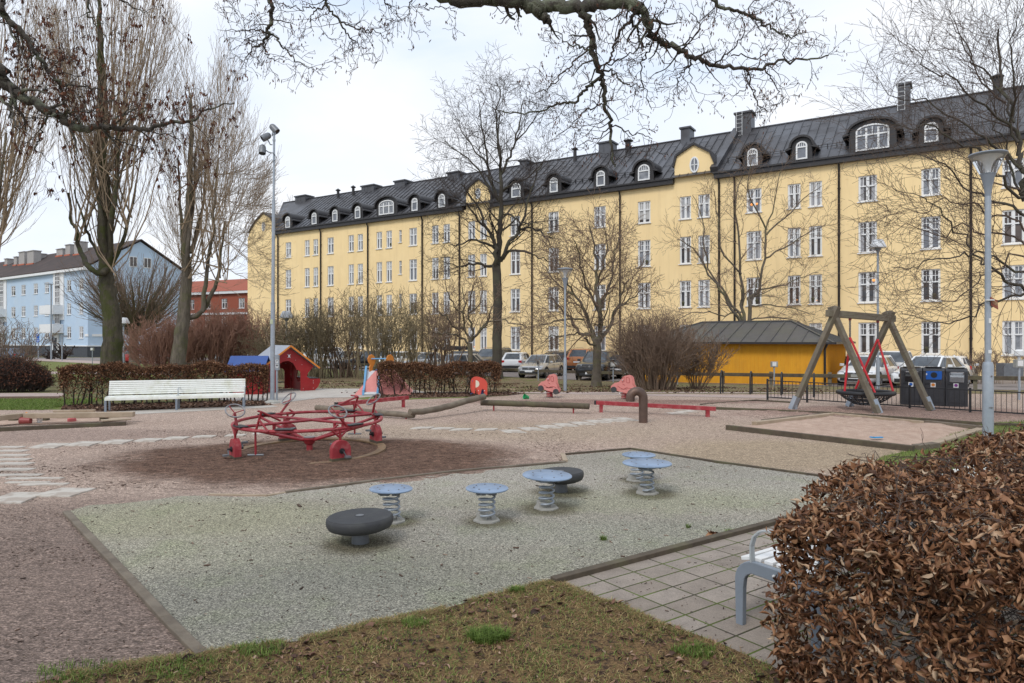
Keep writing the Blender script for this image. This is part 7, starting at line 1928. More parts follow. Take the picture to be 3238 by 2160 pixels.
# ------------------------------------------------------------------ right-hand tree, trunk just outside the picture
q7b = lambda pts: [(2950+x*.4144, 450+y*.4144) for x, y in pts]
YR = 15.5
SR = dict(n=[9,7,5,4],wig=[.07,.10,.13,.15],trop=[.012,.02,.02,.02],max=3,k=[11,6,3,0],t0=[.08,.1,.12,0],ang=[34,36,36,30],len=[2.0,.95,.42,.16],rr=[.38,.48,.55,.5],tip=.2,rmin=.0036,shr=.35)
traced_tree('large bare tree leaning in from the right edge before the facade', 3400, YR, [(3390,1200),(3370,1050),(3340,900),(3300,750),(3268,640),(3262,560)], .20, .12, [
  (q7b([(760,420),(690,400),(685,300),(660,180),(650,0),(600,-200),(560,-420),(520,-640),(500,-860)]), .075,.02,14,.5),
  (q7b([(730,1160),(695,1130),(560,1030),(450,950),(370,880),(250,780),(130,620),(0,490),(-150,400),(-320,330)]), 0.039,.006,19,-.8),
  (q7b([(760,1140),(695,1160),(560,1210),(400,1250),(300,1310),(150,1350),(0,1365),(-120,1330),(-240,1290)]), 0.033,.006,17,.8),
  (q7b([(720,1040),(560,940),(470,870),(330,840),(180,860),(0,900),(-160,960),(-300,960)]), 0.030,.006,18,-1.2),
  (q7b([(700,560),(560,480),(420,450),(240,330),(60,180),(-150,80),(-330,40)]), 0.036,.006,18,1.2),
  (q7b([(690,420),(520,300),(380,120),(220,0),(0,-90),(-260,-120),(-420,-180)]), 0.036,.006,18,-1),
  (q7b([(670,200),(520,60),(350,-80),(160,-180),(-60,-300),(-280,-330),(-400,-460)]), 0.036,.006,18,.6),
  (q7b([(650,0),(500,-200),(320,-330),(120,-500),(-60,-600),(-200,-760)]), 0.033,.006,18,-.6),
  (q7b([(620,-150),(480,-420),(330,-620),(200,-800),(120,-960)]), 0.030,.006,17,1.0),
  (q7b([(600,-200),(640,-420),(600,-700),(640,-960)]), 0.030,.006,16,-1.0),
  (q7b([(720,800),(560,700),(400,700),(220,640),(20,700),(-180,640),(-330,700)]), 0.027,.006,17,1.6),
  (q7b([(740,900),(600,860),(460,1000),(300,1080),(140,1200),(-40,1180)]), 0.024,.006,16,-1.6),
  (q7b([(720,700),(600,560),(420,560),(280,480),(100,440),(-100,520),(-260,480)]), 0.024,.006,16,.2),
  (q7b([(560,-300),(380,-460),(250,-700),(120,-1000)]), 0.024,.006,15,-.3),
  (q7b([(690,450),(600,250),(560,60),(480,-100),(440,-300),(360,-560)]), 0.030,.006,16,1.4)], SR, 105, 'bark_dark', 'twig_mid', rsplit=.03, dz=.6)

# ------------------------------------------------------------------ overhanging branches near the camera
q_6 = lambda pts: [(1600+x*.468, y*.468) for x, y in pts]
q_5 = lambda pts: [(700+x*.4253, y*.4253) for x, y in pts]
q_8 = lambda pts: [(x*.4464, y*.4464) for x, y in pts]
def overhang(label, base, trunk_pts, r0, r1, limbs, S, seed, Y, keys, dens, keyS):
    rg = random.Random(seed); out = []; tips = []
    S0 = dict(n=[6],wig=[.1],trop=[0],max=0,k=[0],t0=[0],ang=[0],len=[1],rr=[.5])
    limb(out, tips, rg, trunk_pts, r0, r1, S0, 0, 0, sub=5, jit=.02)
    tips = []
    for it in limbs:
        pts, ra, rb, per, d0, d1 = it; n = len(pts)
        limb(out, tips, rg, [at(x, y, Y+d0+(d1-d0)*(i/(n-1))) for i,(x,y) in enumerate(pts)], ra, rb, S, 0, max(1,int(per*S['pk'])), t0=.06, sub=4, jit=.012)
    big, sm = split(out, .012)
    t_ = tree_obj(label, base, [('trunk', big, M['bark_lichen']), ('crown', sm, M['twig_dark'])], 'overhanging_tree')
    # dry seed clusters hanging from the twig ends
    rs = np.random.RandomState(seed); tp = [p for p,_ in tips]; rs.shuffle(tp); tp = tp[:int(len(tp)*dens)]
    pos = []; 
    for p in tp:
        for _ in range(rs.randint(1,4) if keyS < .05 else rs.randint(2,6)): pos.append((p[0]+rs.randn()*.012, p[1]+rs.randn()*.012, p[2]-abs(rs.randn())*.022))
    if pos:
        N = len(pos); pos = np.array(pos); rots = rand_rots(N, seed+1)
        # hang mostly downwards
        down = np.zeros((N,3,3)); a = rs.rand(N)*2*PI; tl = rs.randn(N)*.45
        for i in range(N):
            q = (Matrix.Rotation(a[i],3,'Z') @ Matrix.Rotation(PI/2+tl[i],3,'Y')); down[i] = np.array(q)
        sc = np.stack([keyS*(0.7+.8*rs.rand(N)), keyS*(.5+.5*rs.rand(N)), keyS*np.ones(N)],-1)
        scatter('dry_keys', leaf_templates(8), pos, down, sc, M['leafkeys'], t_, seed=seed+2, o=base)
    return t_
SO = dict(n=[7,6,5,4],wig=[.22,.26,.26,.25],trop=[-.02,0,.01,0],max=3,k=[5,3,3,0],t0=[.15,.15,.2,0],ang=[50,50,46,40],len=[.40,.22,.11,.05],rr=[.42,.55,.6,.6],tip=.35,rmin=.0022,shr=.35,pk=.55)
overhang('lichened tree whose long crooked limb hangs across the top of the view', (-5.5,-1.5,0), [Vector((-5.5,-1.5,-.2)),Vector((-5.4,-1.3,2.5)),Vector((-4.9,-.3,4.6)),Vector((-3.6,2.6,5.8)),Vector((-2.2,5.2,5.6)),at(1380,-35,6.5)], .30, .075, [
  (q_5([(1590,-60),(1700,0),(1850,5),(2000,-5),(2150,5),(2260,25)]), .062,.068,5,0,0),
  (q_6([(-60,-10),(60,15),(160,40),(240,52),(330,40),(450,50),(560,38),(700,20),(830,20),(900,60)]), .068,.062,8,0,.05),
  (q_6([(150,45),(215,80),(255,110),(285,138),(292,150)]), .060,.032,0,0,.03),
  (q_6([(500,70),(545,120),(560,180),(575,260),(592,350),(615,430),(645,500),(655,560),(665,640),(662,720),(690,790),(715,840),(712,960),(715,1069),(735,1130)]), .040,.010,26,0,.5),
  (q_6([(860,40),(915,70),(950,140),(975,220),(1010,260),(1060,290),(1150,325),(1220,370),(1300,400),(1420,432),(1600,465),(1760,452),(1880,412),(2060,400),(2180,375)]), .046,.007,34,.05,.3),
  (q_6([(1370,-40),(1405,0),(1460,50),(1560,78),(1620,90),(1680,120),(1740,160),(1800,190),(1860,230),(1930,240),(2030,220)]), .022,.006,24,.4,.6),
  (q_6([(645,470),(690,410),(720,340),(745,270),(790,200),(835,150),(865,90),(860,50)]), .010,.022,12,.1,0),
  (q_6([(640,525),(590,560),(540,610),(480,680),(390,690),(320,710),(250,745),(120,775),(0,760),(-80,740)]), .018,.006,20,.2,.9),
  (q_6([(655,480),(700,480),(760,530),(830,570),(930,590)]), .012,.005,10,.2,-.3),
  (q_6([(645,450),(720,430),(800,390),(880,330),(960,310)]), .010,.006,8,.2,0),
  (q_6([(590,340),(540,340),(500,310),(420,300),(360,230),(270,200)]), .012,.005,12,.1,.6),
  (q_6([(585,300),(480,400),(400,470),(330,560),(250,620),(190,640)]), .011,.004,13,.1,-.5),
  (q_6([(850,140),(870,190),(900,260),(930,300),(970,300)]), .014,.010,8,0,.1),
  (q_6([(1000,290),(960,340),(935,400),(915,470),(918,540),(940,620),(985,740)]), .011,.004,14,.1,.4),
  (q_6([(1195,330),(1215,290),(1260,250),(1305,195),(1290,130),(1240,100)]), .010,.004,10,.1,-.4),
  (q_6([(1250,385),(1245,440),(1200,490),(1160,530),(1150,580),(1130,650)]), .011,.004,13,.15,.5),
  (q_6([(1235,460),(1250,520),(1280,590),(1300,630)]), .007,.003,6,.15,0),
  (q_6([(1400,432),(1440,400),(1490,370),(1560,310),(1600,200),(1590,120)]), .011,.004,12,.2,-.5),
  (q_6([(1520,375),(1620,380),(1720,390),(1800,330),(1830,280)]), .008,.004,10,.2,.5),
  (q_6([(1620,475),(1650,540),(1665,600),(1685,680),(1720,730),(1770,760)]), .011,.004,14,.3,0),
  (q_6([(1640,560),(1590,620),(1540,650),(1480,650)]), .007,.003,8,.3,.4),
  (q_6([(1755,460),(1790,520),(1830,590),(1860,650),(1870,690)]), .009,.003,11,.3,.6),
  (q_6([(1880,410),(1890,340),(1920,270),(1980,210)]), .007,.003,9,.3,0),
  (q_6([(715,840),(780,870),(850,900),(920,910),(990,940)]), .010,.004,11,.4,.2),
  (q_6([(700,860),(640,920),(560,960),(480,980)]), .009,.003,10,.4,.7),
  (q_6([(650,700),(580,730),(500,790),(420,870),(330,940)]), .010,.004,12,.4,.8),
  (q_6([(800,20),(760,110),(700,140),(620,100)]), .010,.004,9,0,-.5),
  (q_6([(1100,300),(1060,220),(1040,130),(1060,40),(1090,0)]), .008,.003,8,.1,-.6),
  (q_6([(1680,120),(1640,50),(1700,0),(1800,-10),(1900,20)]), .008,.004,9,.5,.8),
  (q_5([(365,-60),(368,0),(376,60),(370,120),(378,170),(352,200),(358,250)]), .026,.018,5,.3,.4),
  (q_5([(358,250),(330,275),(310,310),(260,350),(210,390),(180,430)]), .016,.004,13,.4,.6),
  (q_5([(315,305),(318,360),(340,410),(390,445),(450,440)]), .010,.003,11,.4,.3),
  (q_5([(358,250),(310,232),(250,228),(190,238),(110,230),(30,235)]), .011,.003,13,.4,.7),
  (q_5([(365,250),(410,280),(450,330),(490,380),(540,425),(590,470),(640,500),(692,520)]), .013,.003,16,.4,.2),
  (q_5([(300,300),(220,300),(190,250),(170,170),(150,110)]), .007,.003,10,.4,.1),
  (q_5([(770,-60),(778,0),(780,40),(820,90),(870,145),(910,200),(950,270),(985,310),(1040,350),(1080,362)]), .018,.003,18,.3,.5),
  (q_5([(880,150),(930,175),(1000,212),(1070,225),(1130,232),(1190,265),(1260,300)]), .012,.003,15,.4,.2),
  (q_5([(780,45),(730,60),(690,80),(665,130),(655,190),(690,240)]), .011,.003,12,.3,.6),
  (q_5([(700,62),(640,60),(590,62),(520,50),(450,40),(410,20)]), .009,.003,12,.3,.1),
  (q_5([(965,280),(970,340),(972,410)]), .006,.003,7,.5,.5),
  (q_5([(1180,-40),(1215,20),(1250,60),(1300,105),(1345,160)]), .010,.003,12,.2,.4),
  (q_5([(1415,0),(1395,50),(1398,110),(1402,170)]), .007,.003,8,0,.1),
  (q_5([(1520,20),(1540,60),(1620,45),(1690,70),(1740,85)]), .008,.003,10,0,.2),
  ], dict(SO, pk=.62), 201, 6.6, None, .55, .032)
overhang('dark tree at the left edge whose mossy limb carries red-brown dry leaves', (-9.8,7.0,0), [Vector((-9.8,7.0,-.2)),Vector((-9.6,7.1,2.2)),Vector((-9.0,7.4,4.0)),at(-260,90,8.5)], .26, .12, [
  (q_8([(-420,380),(-200,440),(0,500),(25,580),(80,630),(140,680),(230,720),(350,785),(430,820),(500,880),(590,910),(680,895),(780,902),(920,908),(1050,915),(1130,890),(1220,868),(1360,855),(1420,800),(1500,770),(1660,730)]), .085,.008,46,0,.5),
  (q_8([(-300,-40),(0,60),(30,110),(90,170),(150,230),(215,310),(260,390),(310,440),(340,500),(400,560),(440,600),(540,610),(640,625),(760,645)]), .050,.008,30,.2,.6),
  (q_8([(20,90),(10,40),(20,-30)]), .035,.03,2,.2,.2),
  (q_8([(620,-40),(622,40),(620,100),(650,140),(690,190),(740,250),(760,300)]), .018,.004,14,.3,.5),
  (q_8([(800,-20),(880,10),(950,50),(1020,90),(1090,120)]), .014,.004,12,.3,.3),
  (q_8([(350,785),(335,830),(310,880),(285,950),(262,1010),(245,1055)]), .018,.009,8,.1,.3),
  (q_8([(245,1055),(300,1090),(340,1140),(380,1160)]), .008,.003,8,.3,.3),
  (q_8([(-100,620),(0,700),(60,760),(100,830),(140,920)]), .028,.008,12,.1,-.3),
  (q_8([(780,905),(830,840),(900,810),(960,780),(1040,760)]), .016,.005,12,.2,.6),
  (q_8([(700,895),(760,950),(840,990),(920,1025),(990,1060),(1090,1120),(1150,1180)]), .014,.004,15,.2,.5),
  (q_8([(1050,915),(1120,950),(1200,960),(1290,1000),(1380,1040),(1440,1060)]), .011,.004,14,.3,.5),
  (q_8([(1130,895),(1180,830),(1240,790),(1300,760)]), .008,.003,10,.3,.1),
  (q_8([(590,910),(560,840),(600,760),(640,700),(650,640)]), .012,.004,14,.2,.7),
  (q_8([(350,520),(450,520),(560,540),(620,500)]), .010,.004,11,.3,.3),
  (q_8([(250,380),(250,300),(200,240),(110,260)]), .010,.004,9,.3,.6),
  (q_8([(230,720),(300,640),(380,600),(450,640)]), .012,.004,11,.2,.6),
  (q_8([(440,830),(520,780),(640,790),(720,740),(800,700),(860,640)]), .012,.004,16,.2,-.3),
  (q_8([(140,680),(180,600),(170,520),(230,450)]), .014,.004,12,.2,.6),
  (q_8([(330,500),(400,440),(450,380),(430,300)]), .010,.004,11,.4,.6),
  (q_8([(1220,868),(1230,960),(1260,1050),(1270,1150)]), .008,.003,10,.3,.3),
  (q_8([(-60,140),(60,180),(120,300),(160,420)]), .012,.004,12,.3,.8),
  ], dict(SO, len=[.62,.34,.16,.08], k=[5,3,3,0], pk=.60), 202, 8.8, None, .80, .058)

# ------------------------------------------------------------------ shrubs
def shrub(label, px, Y, wpx, ytop, nst, seed, mat='twig_brown', cat='shrub', r=.035, spread=1.0, S=None, base_w=.5, grp=None, ybase=None, arch_=.0, name='bare_shrub', leanx=0):
    rg = random.Random(seed); out = []; tips = []
    b = at_ground(px, Y); Hh = at(px, ytop, Y).z-b.z; W = wpx/F*Y/2
    S = S or dict(n=[8,6,4],wig=[.09,.12,.15],trop=[.02,.05,.03],max=2,k=[9,5,0],t0=[.25,.2,0],ang=[28,32,30],len=[Hh*.30,Hh*.14,.25],rr=[.42,.5,.5],tip=.2,rmin=.007,shr=.35)
    for i in range(nst):
        a = rg.uniform(0,2*PI); rr = math.sqrt(rg.random()); ex, ey = math.cos(a)*rr*W*spread+leanx, math.sin(a)*rr*W*.7
        hh = Hh*(1-.35*rr*rr)*rg.uniform(.72,1.05)
        p = Vector((b.x+ex*base_w*rg.uniform(.6,1.1), b.y+ey*base_w, b.z-.03)); q = Vector((b.x+ex, b.y+ey, b.z+hh))
        d = q-p; L = d.length; dd = norm((d.x*(1-arch_)-0, d.y*(1-arch_), d.z))
        grow(out, tips, rg, tuple(p), dd, L*rg.uniform(.9,1.05), r*rg.uniform(.5,1.2), 0, S)
    return tree_obj(label, tuple(b), [('stems', out, M[mat])], name, cat, grp)
shrub('big brown bare bush fanning up behind the second pink rocker', 2068, 28.5, 270, 985, 165, 301, 'twig_brown', r=.022, base_w=.55, S=dict(n=[8,6,4],wig=[.07,.11,.15],trop=[.0,.02,.0],max=2,k=[10,4,0],t0=[.2,.2,0],ang=[26,32,30],len=[1.2,.5,.25],rr=[.45,.5,.5],tip=.2,rmin=.0055,shr=.35))
shrub('low trailing part of the brown bush spreading before the shed wall', 2200, 29.5, 210, 1065, 42, 302, 'twig_brown', r=.016, base_w=.2, leanx=.3)
for i,(px,w_,yt,lab,mt,nst) in enumerate(((905,210,1010,'bare shrub with thin upright stems just right of the tall mast','twig_olive',34),(1000,200,960,'bare shrub rising behind the red playhouse roof','twig_olive',36),(1090,190,925,'thick bare shrub between playhouse and slide','twig_brown',34),
    (1180,210,885,'tallest olive shrub of the row, left of the slide','twig_olive',34),(1290,210,905,'crooked olive shrub right behind the slide handles','twig_olive',32),(1395,190,920,'bare shrub at the right end of the row, above the middle hedge','twig_brown',30))):
    shrub(lab, px, 42+(i%3)*.9, w_, yt, nst, 310+i, mt, r=.05, base_w=.55, grp='bare shrubs between playground and car park', S=dict(n=[9,7,5,4],wig=[.11,.13,.15,.15],trop=[.02,.04,.03,.02],max=3,k=[6,4,3,0],t0=[.35,.2,.2,0],ang=[30,34,32,30],len=[1.5,.75,.4,.25],rr=[.45,.5,.5,.5],tip=.25,rmin=.008,shr=.3))
for i,(px,w_,yt,lab) in enumerate(((520,200,1020,'low reddish bush seen between the two poplar trunks'),(660,230,975,'dense reddish brown bush right of the pale poplar'),(790,210,985,'reddish brown bush above the blue play hut roof'))):
    shrub(lab, px, 50+i*1.3, w_*1.25, yt, 95, 320+i, 'twig_red', r=.028, base_w=.5, grp='reddish brown bushes behind the hedge', S=dict(n=[8,6,4],wig=[.08,.11,.13],trop=[.03,.05,.03],max=2,k=[10,5,0],t0=[.15,.15,0],ang=[26,28,28],len=[1.6,.7,.35],rr=[.45,.5,.5],tip=.2,rmin=.010,shr=.3))
shrub('airy bare shrub with dark seed heads at the left edge', 20, 30, 260, 1000, 26, 330, 'twig_brown', r=.03, base_w=.35, spread=1.1)
# dark brown mound at the left edge
def mound(label, px, Y, wpx, ytop, N, seed, mat='twig_red'):
    rg = random.Random(seed); out = []; tips = []; b = at_ground(px, Y); Hh = at(px, ytop, Y).z-b.z; W = wpx/F*Y/2
    S = dict(n=[5,4],wig=[.14,.18],trop=[.03,.0],max=1,k=[5,0],t0=[.2,0],ang=[34,30],len=[.4,.2],rr=[.6,.5],tip=.4,rmin=.006,shr=.2)
    for i in range(N):
        a = rg.uniform(0,2*PI); rr = math.sqrt(rg.random()); ex, ey = math.cos(a)*rr*W, math.sin(a)*rr*W*.55
        hh = Hh*math.sqrt(max(.05,1-rr*rr))*rg.uniform(.7,1.02); z0 = rg.uniform(0,.6)*hh
        grow(out, tips, rg, (b.x+ex*.85,b.y+ey*.85,b.z+z0), norm((ex*.5,ey*.5,1.2)), (hh-z0)*1.0+.1, .014, 0, S)
    return tree_obj(label, tuple(b), [('stems', out, M[mat])], 'dense_bush', 'shrub'), [p for p,_ in tips]
mt, tps = mound('low dense dark brown bush at the left edge before the lawn', 30, 26.6, 250, 1142, 1500, 340, 'twig_dark')
rs = np.random.RandomState(9); sel = np.array(tps)[rs.permutation(len(tps))[:7000]]
scatter('leaves', leaf_templates(6), sel+rs.randn(*sel.shape)*.04, rand_rots(len(sel),11), np.full(len(sel),.085), M['leafkeys'], mt, seed=12, o=tuple(mt.location))
shrub('thin dry plants along the house wall behind the railing', 3130, 36, 330, 1105, 60, 341, 'twig_brown', r=.012, base_w=.95, spread=1)
# small clipped climbers beside the blue door
for px, lab in ((160,'small twisted dark shrub left of the blue building door'),(200,'taller twisted dark shrub right of the blue building door'),(58,'twisted dark shrub near the left edge below the blue wall')):
    shrub(lab, px, 84, 26, 1066 if px == 200 else 1098, 14, 350+px, 'twig_dark', r=.12, S=dict(n=[6,5],wig=[.35,.4],trop=[.0,.0],max=1,k=[5,0],t0=[.2,0],ang=[60,50],len=[.6,.3],rr=[.7,.5],tip=.6,rmin=.05,shr=.2))

# ------------------------------------------------------------------ clipped hedges
def hedge(label, A, B, depth, Hh, nleaf, leaf, seed, mat, stems=14, top_dense=True, green=0):
    """A, B: front base corners (world); depth goes away from the viewer"""
    d = (B-A); L = d.length; d.normalize(); nrm = Vector((-d.y,d.x,0)); t_ = thing('hedge', label, 'hedge', tuple(A)); rg = random.Random(seed); rs = np.random.RandomState(seed)
    out = []; tips = []
    S = dict(n=[6,5,4],wig=[.12,.16,.2],trop=[.03,.02,.0],max=2,k=[8,5,0],t0=[.2,.15,0],ang=[40,44,40],len=[Hh*.5,Hh*.25,.16],rr=[.5,.5,.5],tip=.3,rmin=.004 if leaf < .08 else .0028,shr=.35)
    for i in range(stems):
        u = (i+rg.random())/stems; y = rg.uniform(.25,.75)*depth
        p = A+d*(u*L)+nrm*y; grow(out, tips, rg, (p.x,p.y,-.03), norm((rg.gauss(0,.12),rg.gauss(0,.12),1)), Hh*rg.uniform(.8,.95), rg.uniform(.018,.032), 0, S)
    cl = []
    for pts, rad in out:
        np_ = []
        for p in pts:
            q = Vector(p)-A; a_, b_ = q.dot(d), q.dot(nrm); a_ = min(max(a_,-.05),L+.05); b_ = min(max(b_,-.03),depth+.03)
            w = A+d*a_+nrm*b_; np_.append((w.x,w.y,min(p[2],Hh*1.03)))
        cl.append((np_, rad))
    tubes(cl, 'stems', M['twig_dark'], t_, o=tuple(A))
    # leaves crowd the upper shell and thin out below
    N = nleaf; U = rs.rand(N)*L; Vv = rs.rand(N)*depth; 
    Z = Hh*(1-np.abs(rs.randn(N))*.30); k = rs.rand(N)
    face = k < .48; Vv[face] = np.abs(rs.randn(face.sum()))*.10*depth
    topm = (k > .48) & (k < .80); Z[topm] = Hh*(1-np.abs(rs.randn(topm.sum()))*.07)
    endm = (k > .93); U[endm] = np.where(rs.rand(endm.sum())<.5, np.abs(rs.randn(endm.sum()))*.12, L-np.abs(rs.randn(endm.sum()))*.12)
    Z = np.clip(Z, .08, Hh*1.06)
    wob = .06*np.sin(U*2.3+seed)+.05*np.sin(U*5.1); Z = Z+wob*(Z/Hh)
    pos = np.array(A)[None]+np.outer(U,np.array(d))+np.outer(Vv,np.array(nrm)); pos[:,2] = Z; pos += rs.randn(N,3)*.025
    sc = leaf*(.65+.7*rs.rand(N))
    scatter('leaves', leaf_templates(10), pos, rand_rots(N, seed+1), sc, mat, t_, seed=seed+2, o=tuple(A))
    if green:
        gi = rs.randint(0,N,green); gp_ = pos[gi].copy(); gp_[:,2] = rs.uniform(.3,.9,green)*Hh
        scatter('green_leaves', leaf_templates(4,.5), gp_, rand_rots(green, seed+5), np.full(green, leaf*.7), M['greenleaf'], t_, seed=seed+6, o=tuple(A))
    return t_
M['greenleaf'] = rndmat('green_leaves', [(0,(.10,.16,.02)),(1,(.25,.36,.06))], .6)
hedge('clipped brown beech hedge behind the long white bench', gp(182,1291), gp(848,1271), .95, 1.2, 14000, .075, 401, M['hedgeleaf_far'], 40, green=220)
hedge('clipped brown hedge with bare stems below, before the slide', gp(1196,1253), gp(1586,1247), .95, 1.12, 11000, .075, 402, M['hedgeleaf_far'], 34)

# near hedge: big curled leaves on a tangle of twigs
hA = Vector((1.50,3.80,0)); hd = Vector((.790,.613,0)); hn = Vector((.613,-.790,0))
nh = thing('hedge', 'near hedge of large curled copper brown leaves, bottom right corner', 'hedge', tuple(hA))
rg = random.Random(500); rs = np.random.RandomState(500); out = []; tips = []
HL, HD, HH = 4.6, 1.25, 1.20
SN = dict(n=[7,6,5,4],wig=[.16,.2,.22,.22],trop=[.02,.01,.0,0],max=3,k=[9,6,4,0],t0=[.12,.12,.15,0],ang=[52,48,45,40],len=[.62,.36,.20,.12],rr=[.45,.5,.55,.5],tip=.35,rmin=.0018,shr=.3,zmin=.02)
for i in range(21):
    u = .12+(i+rg.random()*.7)/21*(HL-.2); p = hA+hd*u+hn*(HD*rg.uniform(.3,.7))
    grow(out, tips, rg, (p.x,p.y,-.03), norm((rg.gauss(0,.15),rg.gauss(0,.15),1)), HH*.92, rg.uniform(.014,.024), 0, SN)
cl = []
for pts, rad in out:
    q_ = []
    for p in pts:
        q = Vector(p)-hA; a_, b_ = q.dot(hd), q.dot(hn); a_ = max(a_,-.10+.06*math.sin(p[2]*9)); b_ = min(max(b_,-.10),HD+.1)
        w = hA+hd*a_+hn*b_; q_.append((w.x,w.y,min(p[2],(HH+.04)*(1-.15*math.exp(-max(a_,0)/.4)))))
    cl.append((q_, rad))
# stray long shoots poking out of the top and the end
stray = []; 
for i in range(150):
    u = rg.uniform(-.05,HL*.9); p = hA+hd*u+hn*rg.uniform(0,HD); z0 = rg.uniform(.6,1.15)
    grow(stray, tips, rg, (p.x,p.y,z0), norm((rg.gauss(0,.6)-.15,rg.gauss(0,.5),.7)), rg.uniform(.18,.42), .0035, 2, dict(SN, len=[.6,.3,.16,.1], k=[9,6,3,0]))
tubes(cl, 'stems', M['twig_dark'], nh, o=tuple(hA)); tubes(stray, 'twig_sprays', M['twig_mid'], nh, o=tuple(hA))
N = 25000; k = rs.rand(N)
U = rs.rand(N)**1.35*(HL+.1)-.08; Vv = rs.rand(N)*HD; Z = rs.rand(N)*HH
tm = k < .40; Z[tm] = HH-np.abs(rs.randn(tm.sum()))*.07
en = (k >= .40)&(k < .62); U[en] = -.12+np.abs(rs.randn(en.sum()))*.11+.05*np.sin(Z[en]*8)
fr_ = (k >= .62)&(k < .86); Vv[fr_] = HD-np.abs(rs.randn(fr_.sum()))*.12
bk_ = (k >= .86)&(k < .93); Vv[bk_] = np.abs(rs.randn(bk_.sum()))*.1
# rounded shoulders, bushier middle, gaps in clumps
cln = np.array([mn.noise(Vector((u*3.2,v*3.2,z*3.2))) for u,v,z in zip(U,Vv,Z)])
keep = (cln > -.24+.30*(Z < .78)*(U > .25)) | tm
Z = Z*(1-.17*np.exp(-np.maximum(U,0)/.40)); 
Z = Z+.045*np.sin(U*3.1)+.03*np.sin(Vv*6+U*2)
pos = np.array(hA)[None]+np.outer(U,np.array(hd))+np.outer(Vv,np.array(hn)); pos[:,2] = np.clip(Z,.03,1.4); pos += rs.randn(N,3)*.018
pos = pos[keep]; N = len(pos)
sc = np.stack([.068*(.5+.85*rs.rand(N)), .060*(.5+.75*rs.rand(N)), .068*(.7+.5*rs.rand(N))],-1)
# leaves above hang flatter, those at the sides droop
scatter('leaves', leaf_templates(24,1.15,7), pos, rand_rots(N, 501), sc, M['hedgeleaf'], nh, seed=502, o=tuple(hA))
# second, twiggier hedge beyond it on the right
h2 = hA+hd*4.7; nh2 = thing('hedge', 'sparser twiggy hedge at the right edge below the lamp post', 'hedge', tuple(h2)); out = []
for i in range(16):
    u = (i+rg.random())/16*3.2; p = h2+hd*u+hn*(HD*rg.uniform(.1,.9)); grow(out, tips, rg, (p.x,p.y,-.03), norm((rg.gauss(0,.3),rg.gauss(0,.3),1)), 1.15, .016, 0, SN)
tubes(out, 'stems', M['twig_brown'], nh2, o=tuple(h2))
N = 2600; pos = np.array(h2)[None]+np.outer(rs.rand(N)*3.2,np.array(hd))+np.outer(rs.rand(N)*HD,np.array(hn)); pos[:,2] = np.clip(1.15-np.abs(rs.randn(N))*.3,.05,1.3)
scatter('leaves', leaf_templates(12,1.15,8), pos, rand_rots(N, 505), .06*(.6+.7*rs.rand(N)), M['hedgeleaf'], nh2, seed=506, o=tuple(h2))

# ------------------------------------------------------------------ grass, dead leaves and chips
def in_poly(px, py, poly):
    n = len(poly); c = np.zeros(len(px), bool); j = n-1
    for i in range(n):
        xi, yi = poly[i]; xj, yj = poly[j]
        m_ = ((yi > py) != (yj > py)) & (px < (xj-xi)*(py-yi)/((yj-yi) if yj != yi else 1e-9)+xi); c ^= m_; j = i
    return c
def blades(name, poly, n, h, seed, mat, z=.02, w=.0035, dens=None, patch=None, flat=1.0):
    rs = np.random.RandomState(seed); P = np.array(poly); lo, hi = P.min(0), P.max(0)
    x = rs.uniform(lo[0],hi[0],n); y = rs.uniform(lo[1],hi[1],n); k = in_poly(x,y,poly); x, y = x[k], y[k]
    if patch is not None:
        v = np.array([mn.noise(Vector((a*patch,b*patch,seed))) for a,b in zip(x,y)]); k = v > rs.uniform(-.35,.25,len(v)); x, y = x[k], y[k]
    N = len(x); hh = h*(.4+.9*rs.rand(N)); a = rs.rand(N)*2*PI; ln = hh*(.3+1.3*rs.rand(N))*flat; hh = hh/flat; dx, dy = np.cos(a)*ln, np.sin(a)*ln
    px_, py_ = -np.sin(a)*w, np.cos(a)*w
    V = np.zeros((N,5,3)); V[:,0] = np.stack([x-px_,y-py_,np.full(N,z-.004)],-1); V[:,1] = np.stack([x+px_,y+py_,np.full(N,z-.004)],-1)
    V[:,2] = np.stack([x+dx*.35-px_*.8,y+dy*.35-py_*.8,z+hh*.62],-1); V[:,3] = np.stack([x+dx*.35+px_*.8,y+dy*.35+py_*.8,z+hh*.62],-1); V[:,4] = np.stack([x+dx,y+dy,z+hh*.85],-1)
    b = np.arange(N)[:,None]*5; q = np.concatenate([b,b+1,b+3,b+2],1); tr = np.concatenate([b+2,b+3,b+4],1)
    o = np_mesh(name, V.reshape(-1,3), [q, tr], mat, None, rnd=np.repeat(rs.rand(N),5)); o['kind'] = 'stuff'; return o
M['grass_mix'] = rndmat('winter_grass', [(0,(.10,.06,.03)),(.3,(.24,.155,.065)),(.55,(.40,.28,.125)),(.72,(.50,.37,.18)),(.78,(.17,.18,.05)),(1,(.20,.26,.06))], .7, .3, .2)
M['grass_green'] = rndmat('green_grass', [(0,(.075,.12,.018)),(.6,(.13,.205,.032)),(1,(.25,.33,.08))], .6, .3, .25)
M['deadleaf'] = rndmat('dead_leaves', [(0,(.045,.028,.022)),(.4,(.12,.065,.045)),(.75,(.22,.12,.08)),(1,(.40,.28,.20))], .8)
tag(blades('grass', lawnp, 210000, .030, 601, M['grass_mix'], patch=2.2, w=.0022, flat=1.7), 'short brown and green winter grass at the bottom of the view', 'grass', kind='stuff')
tag(blades('grass', lawnp, 60000, .026, 602, M['grass_green'], patch=3.1, w=.0022, flat=1.2), 'fresh green grass patches among the brown grass', 'grass', kind='stuff')
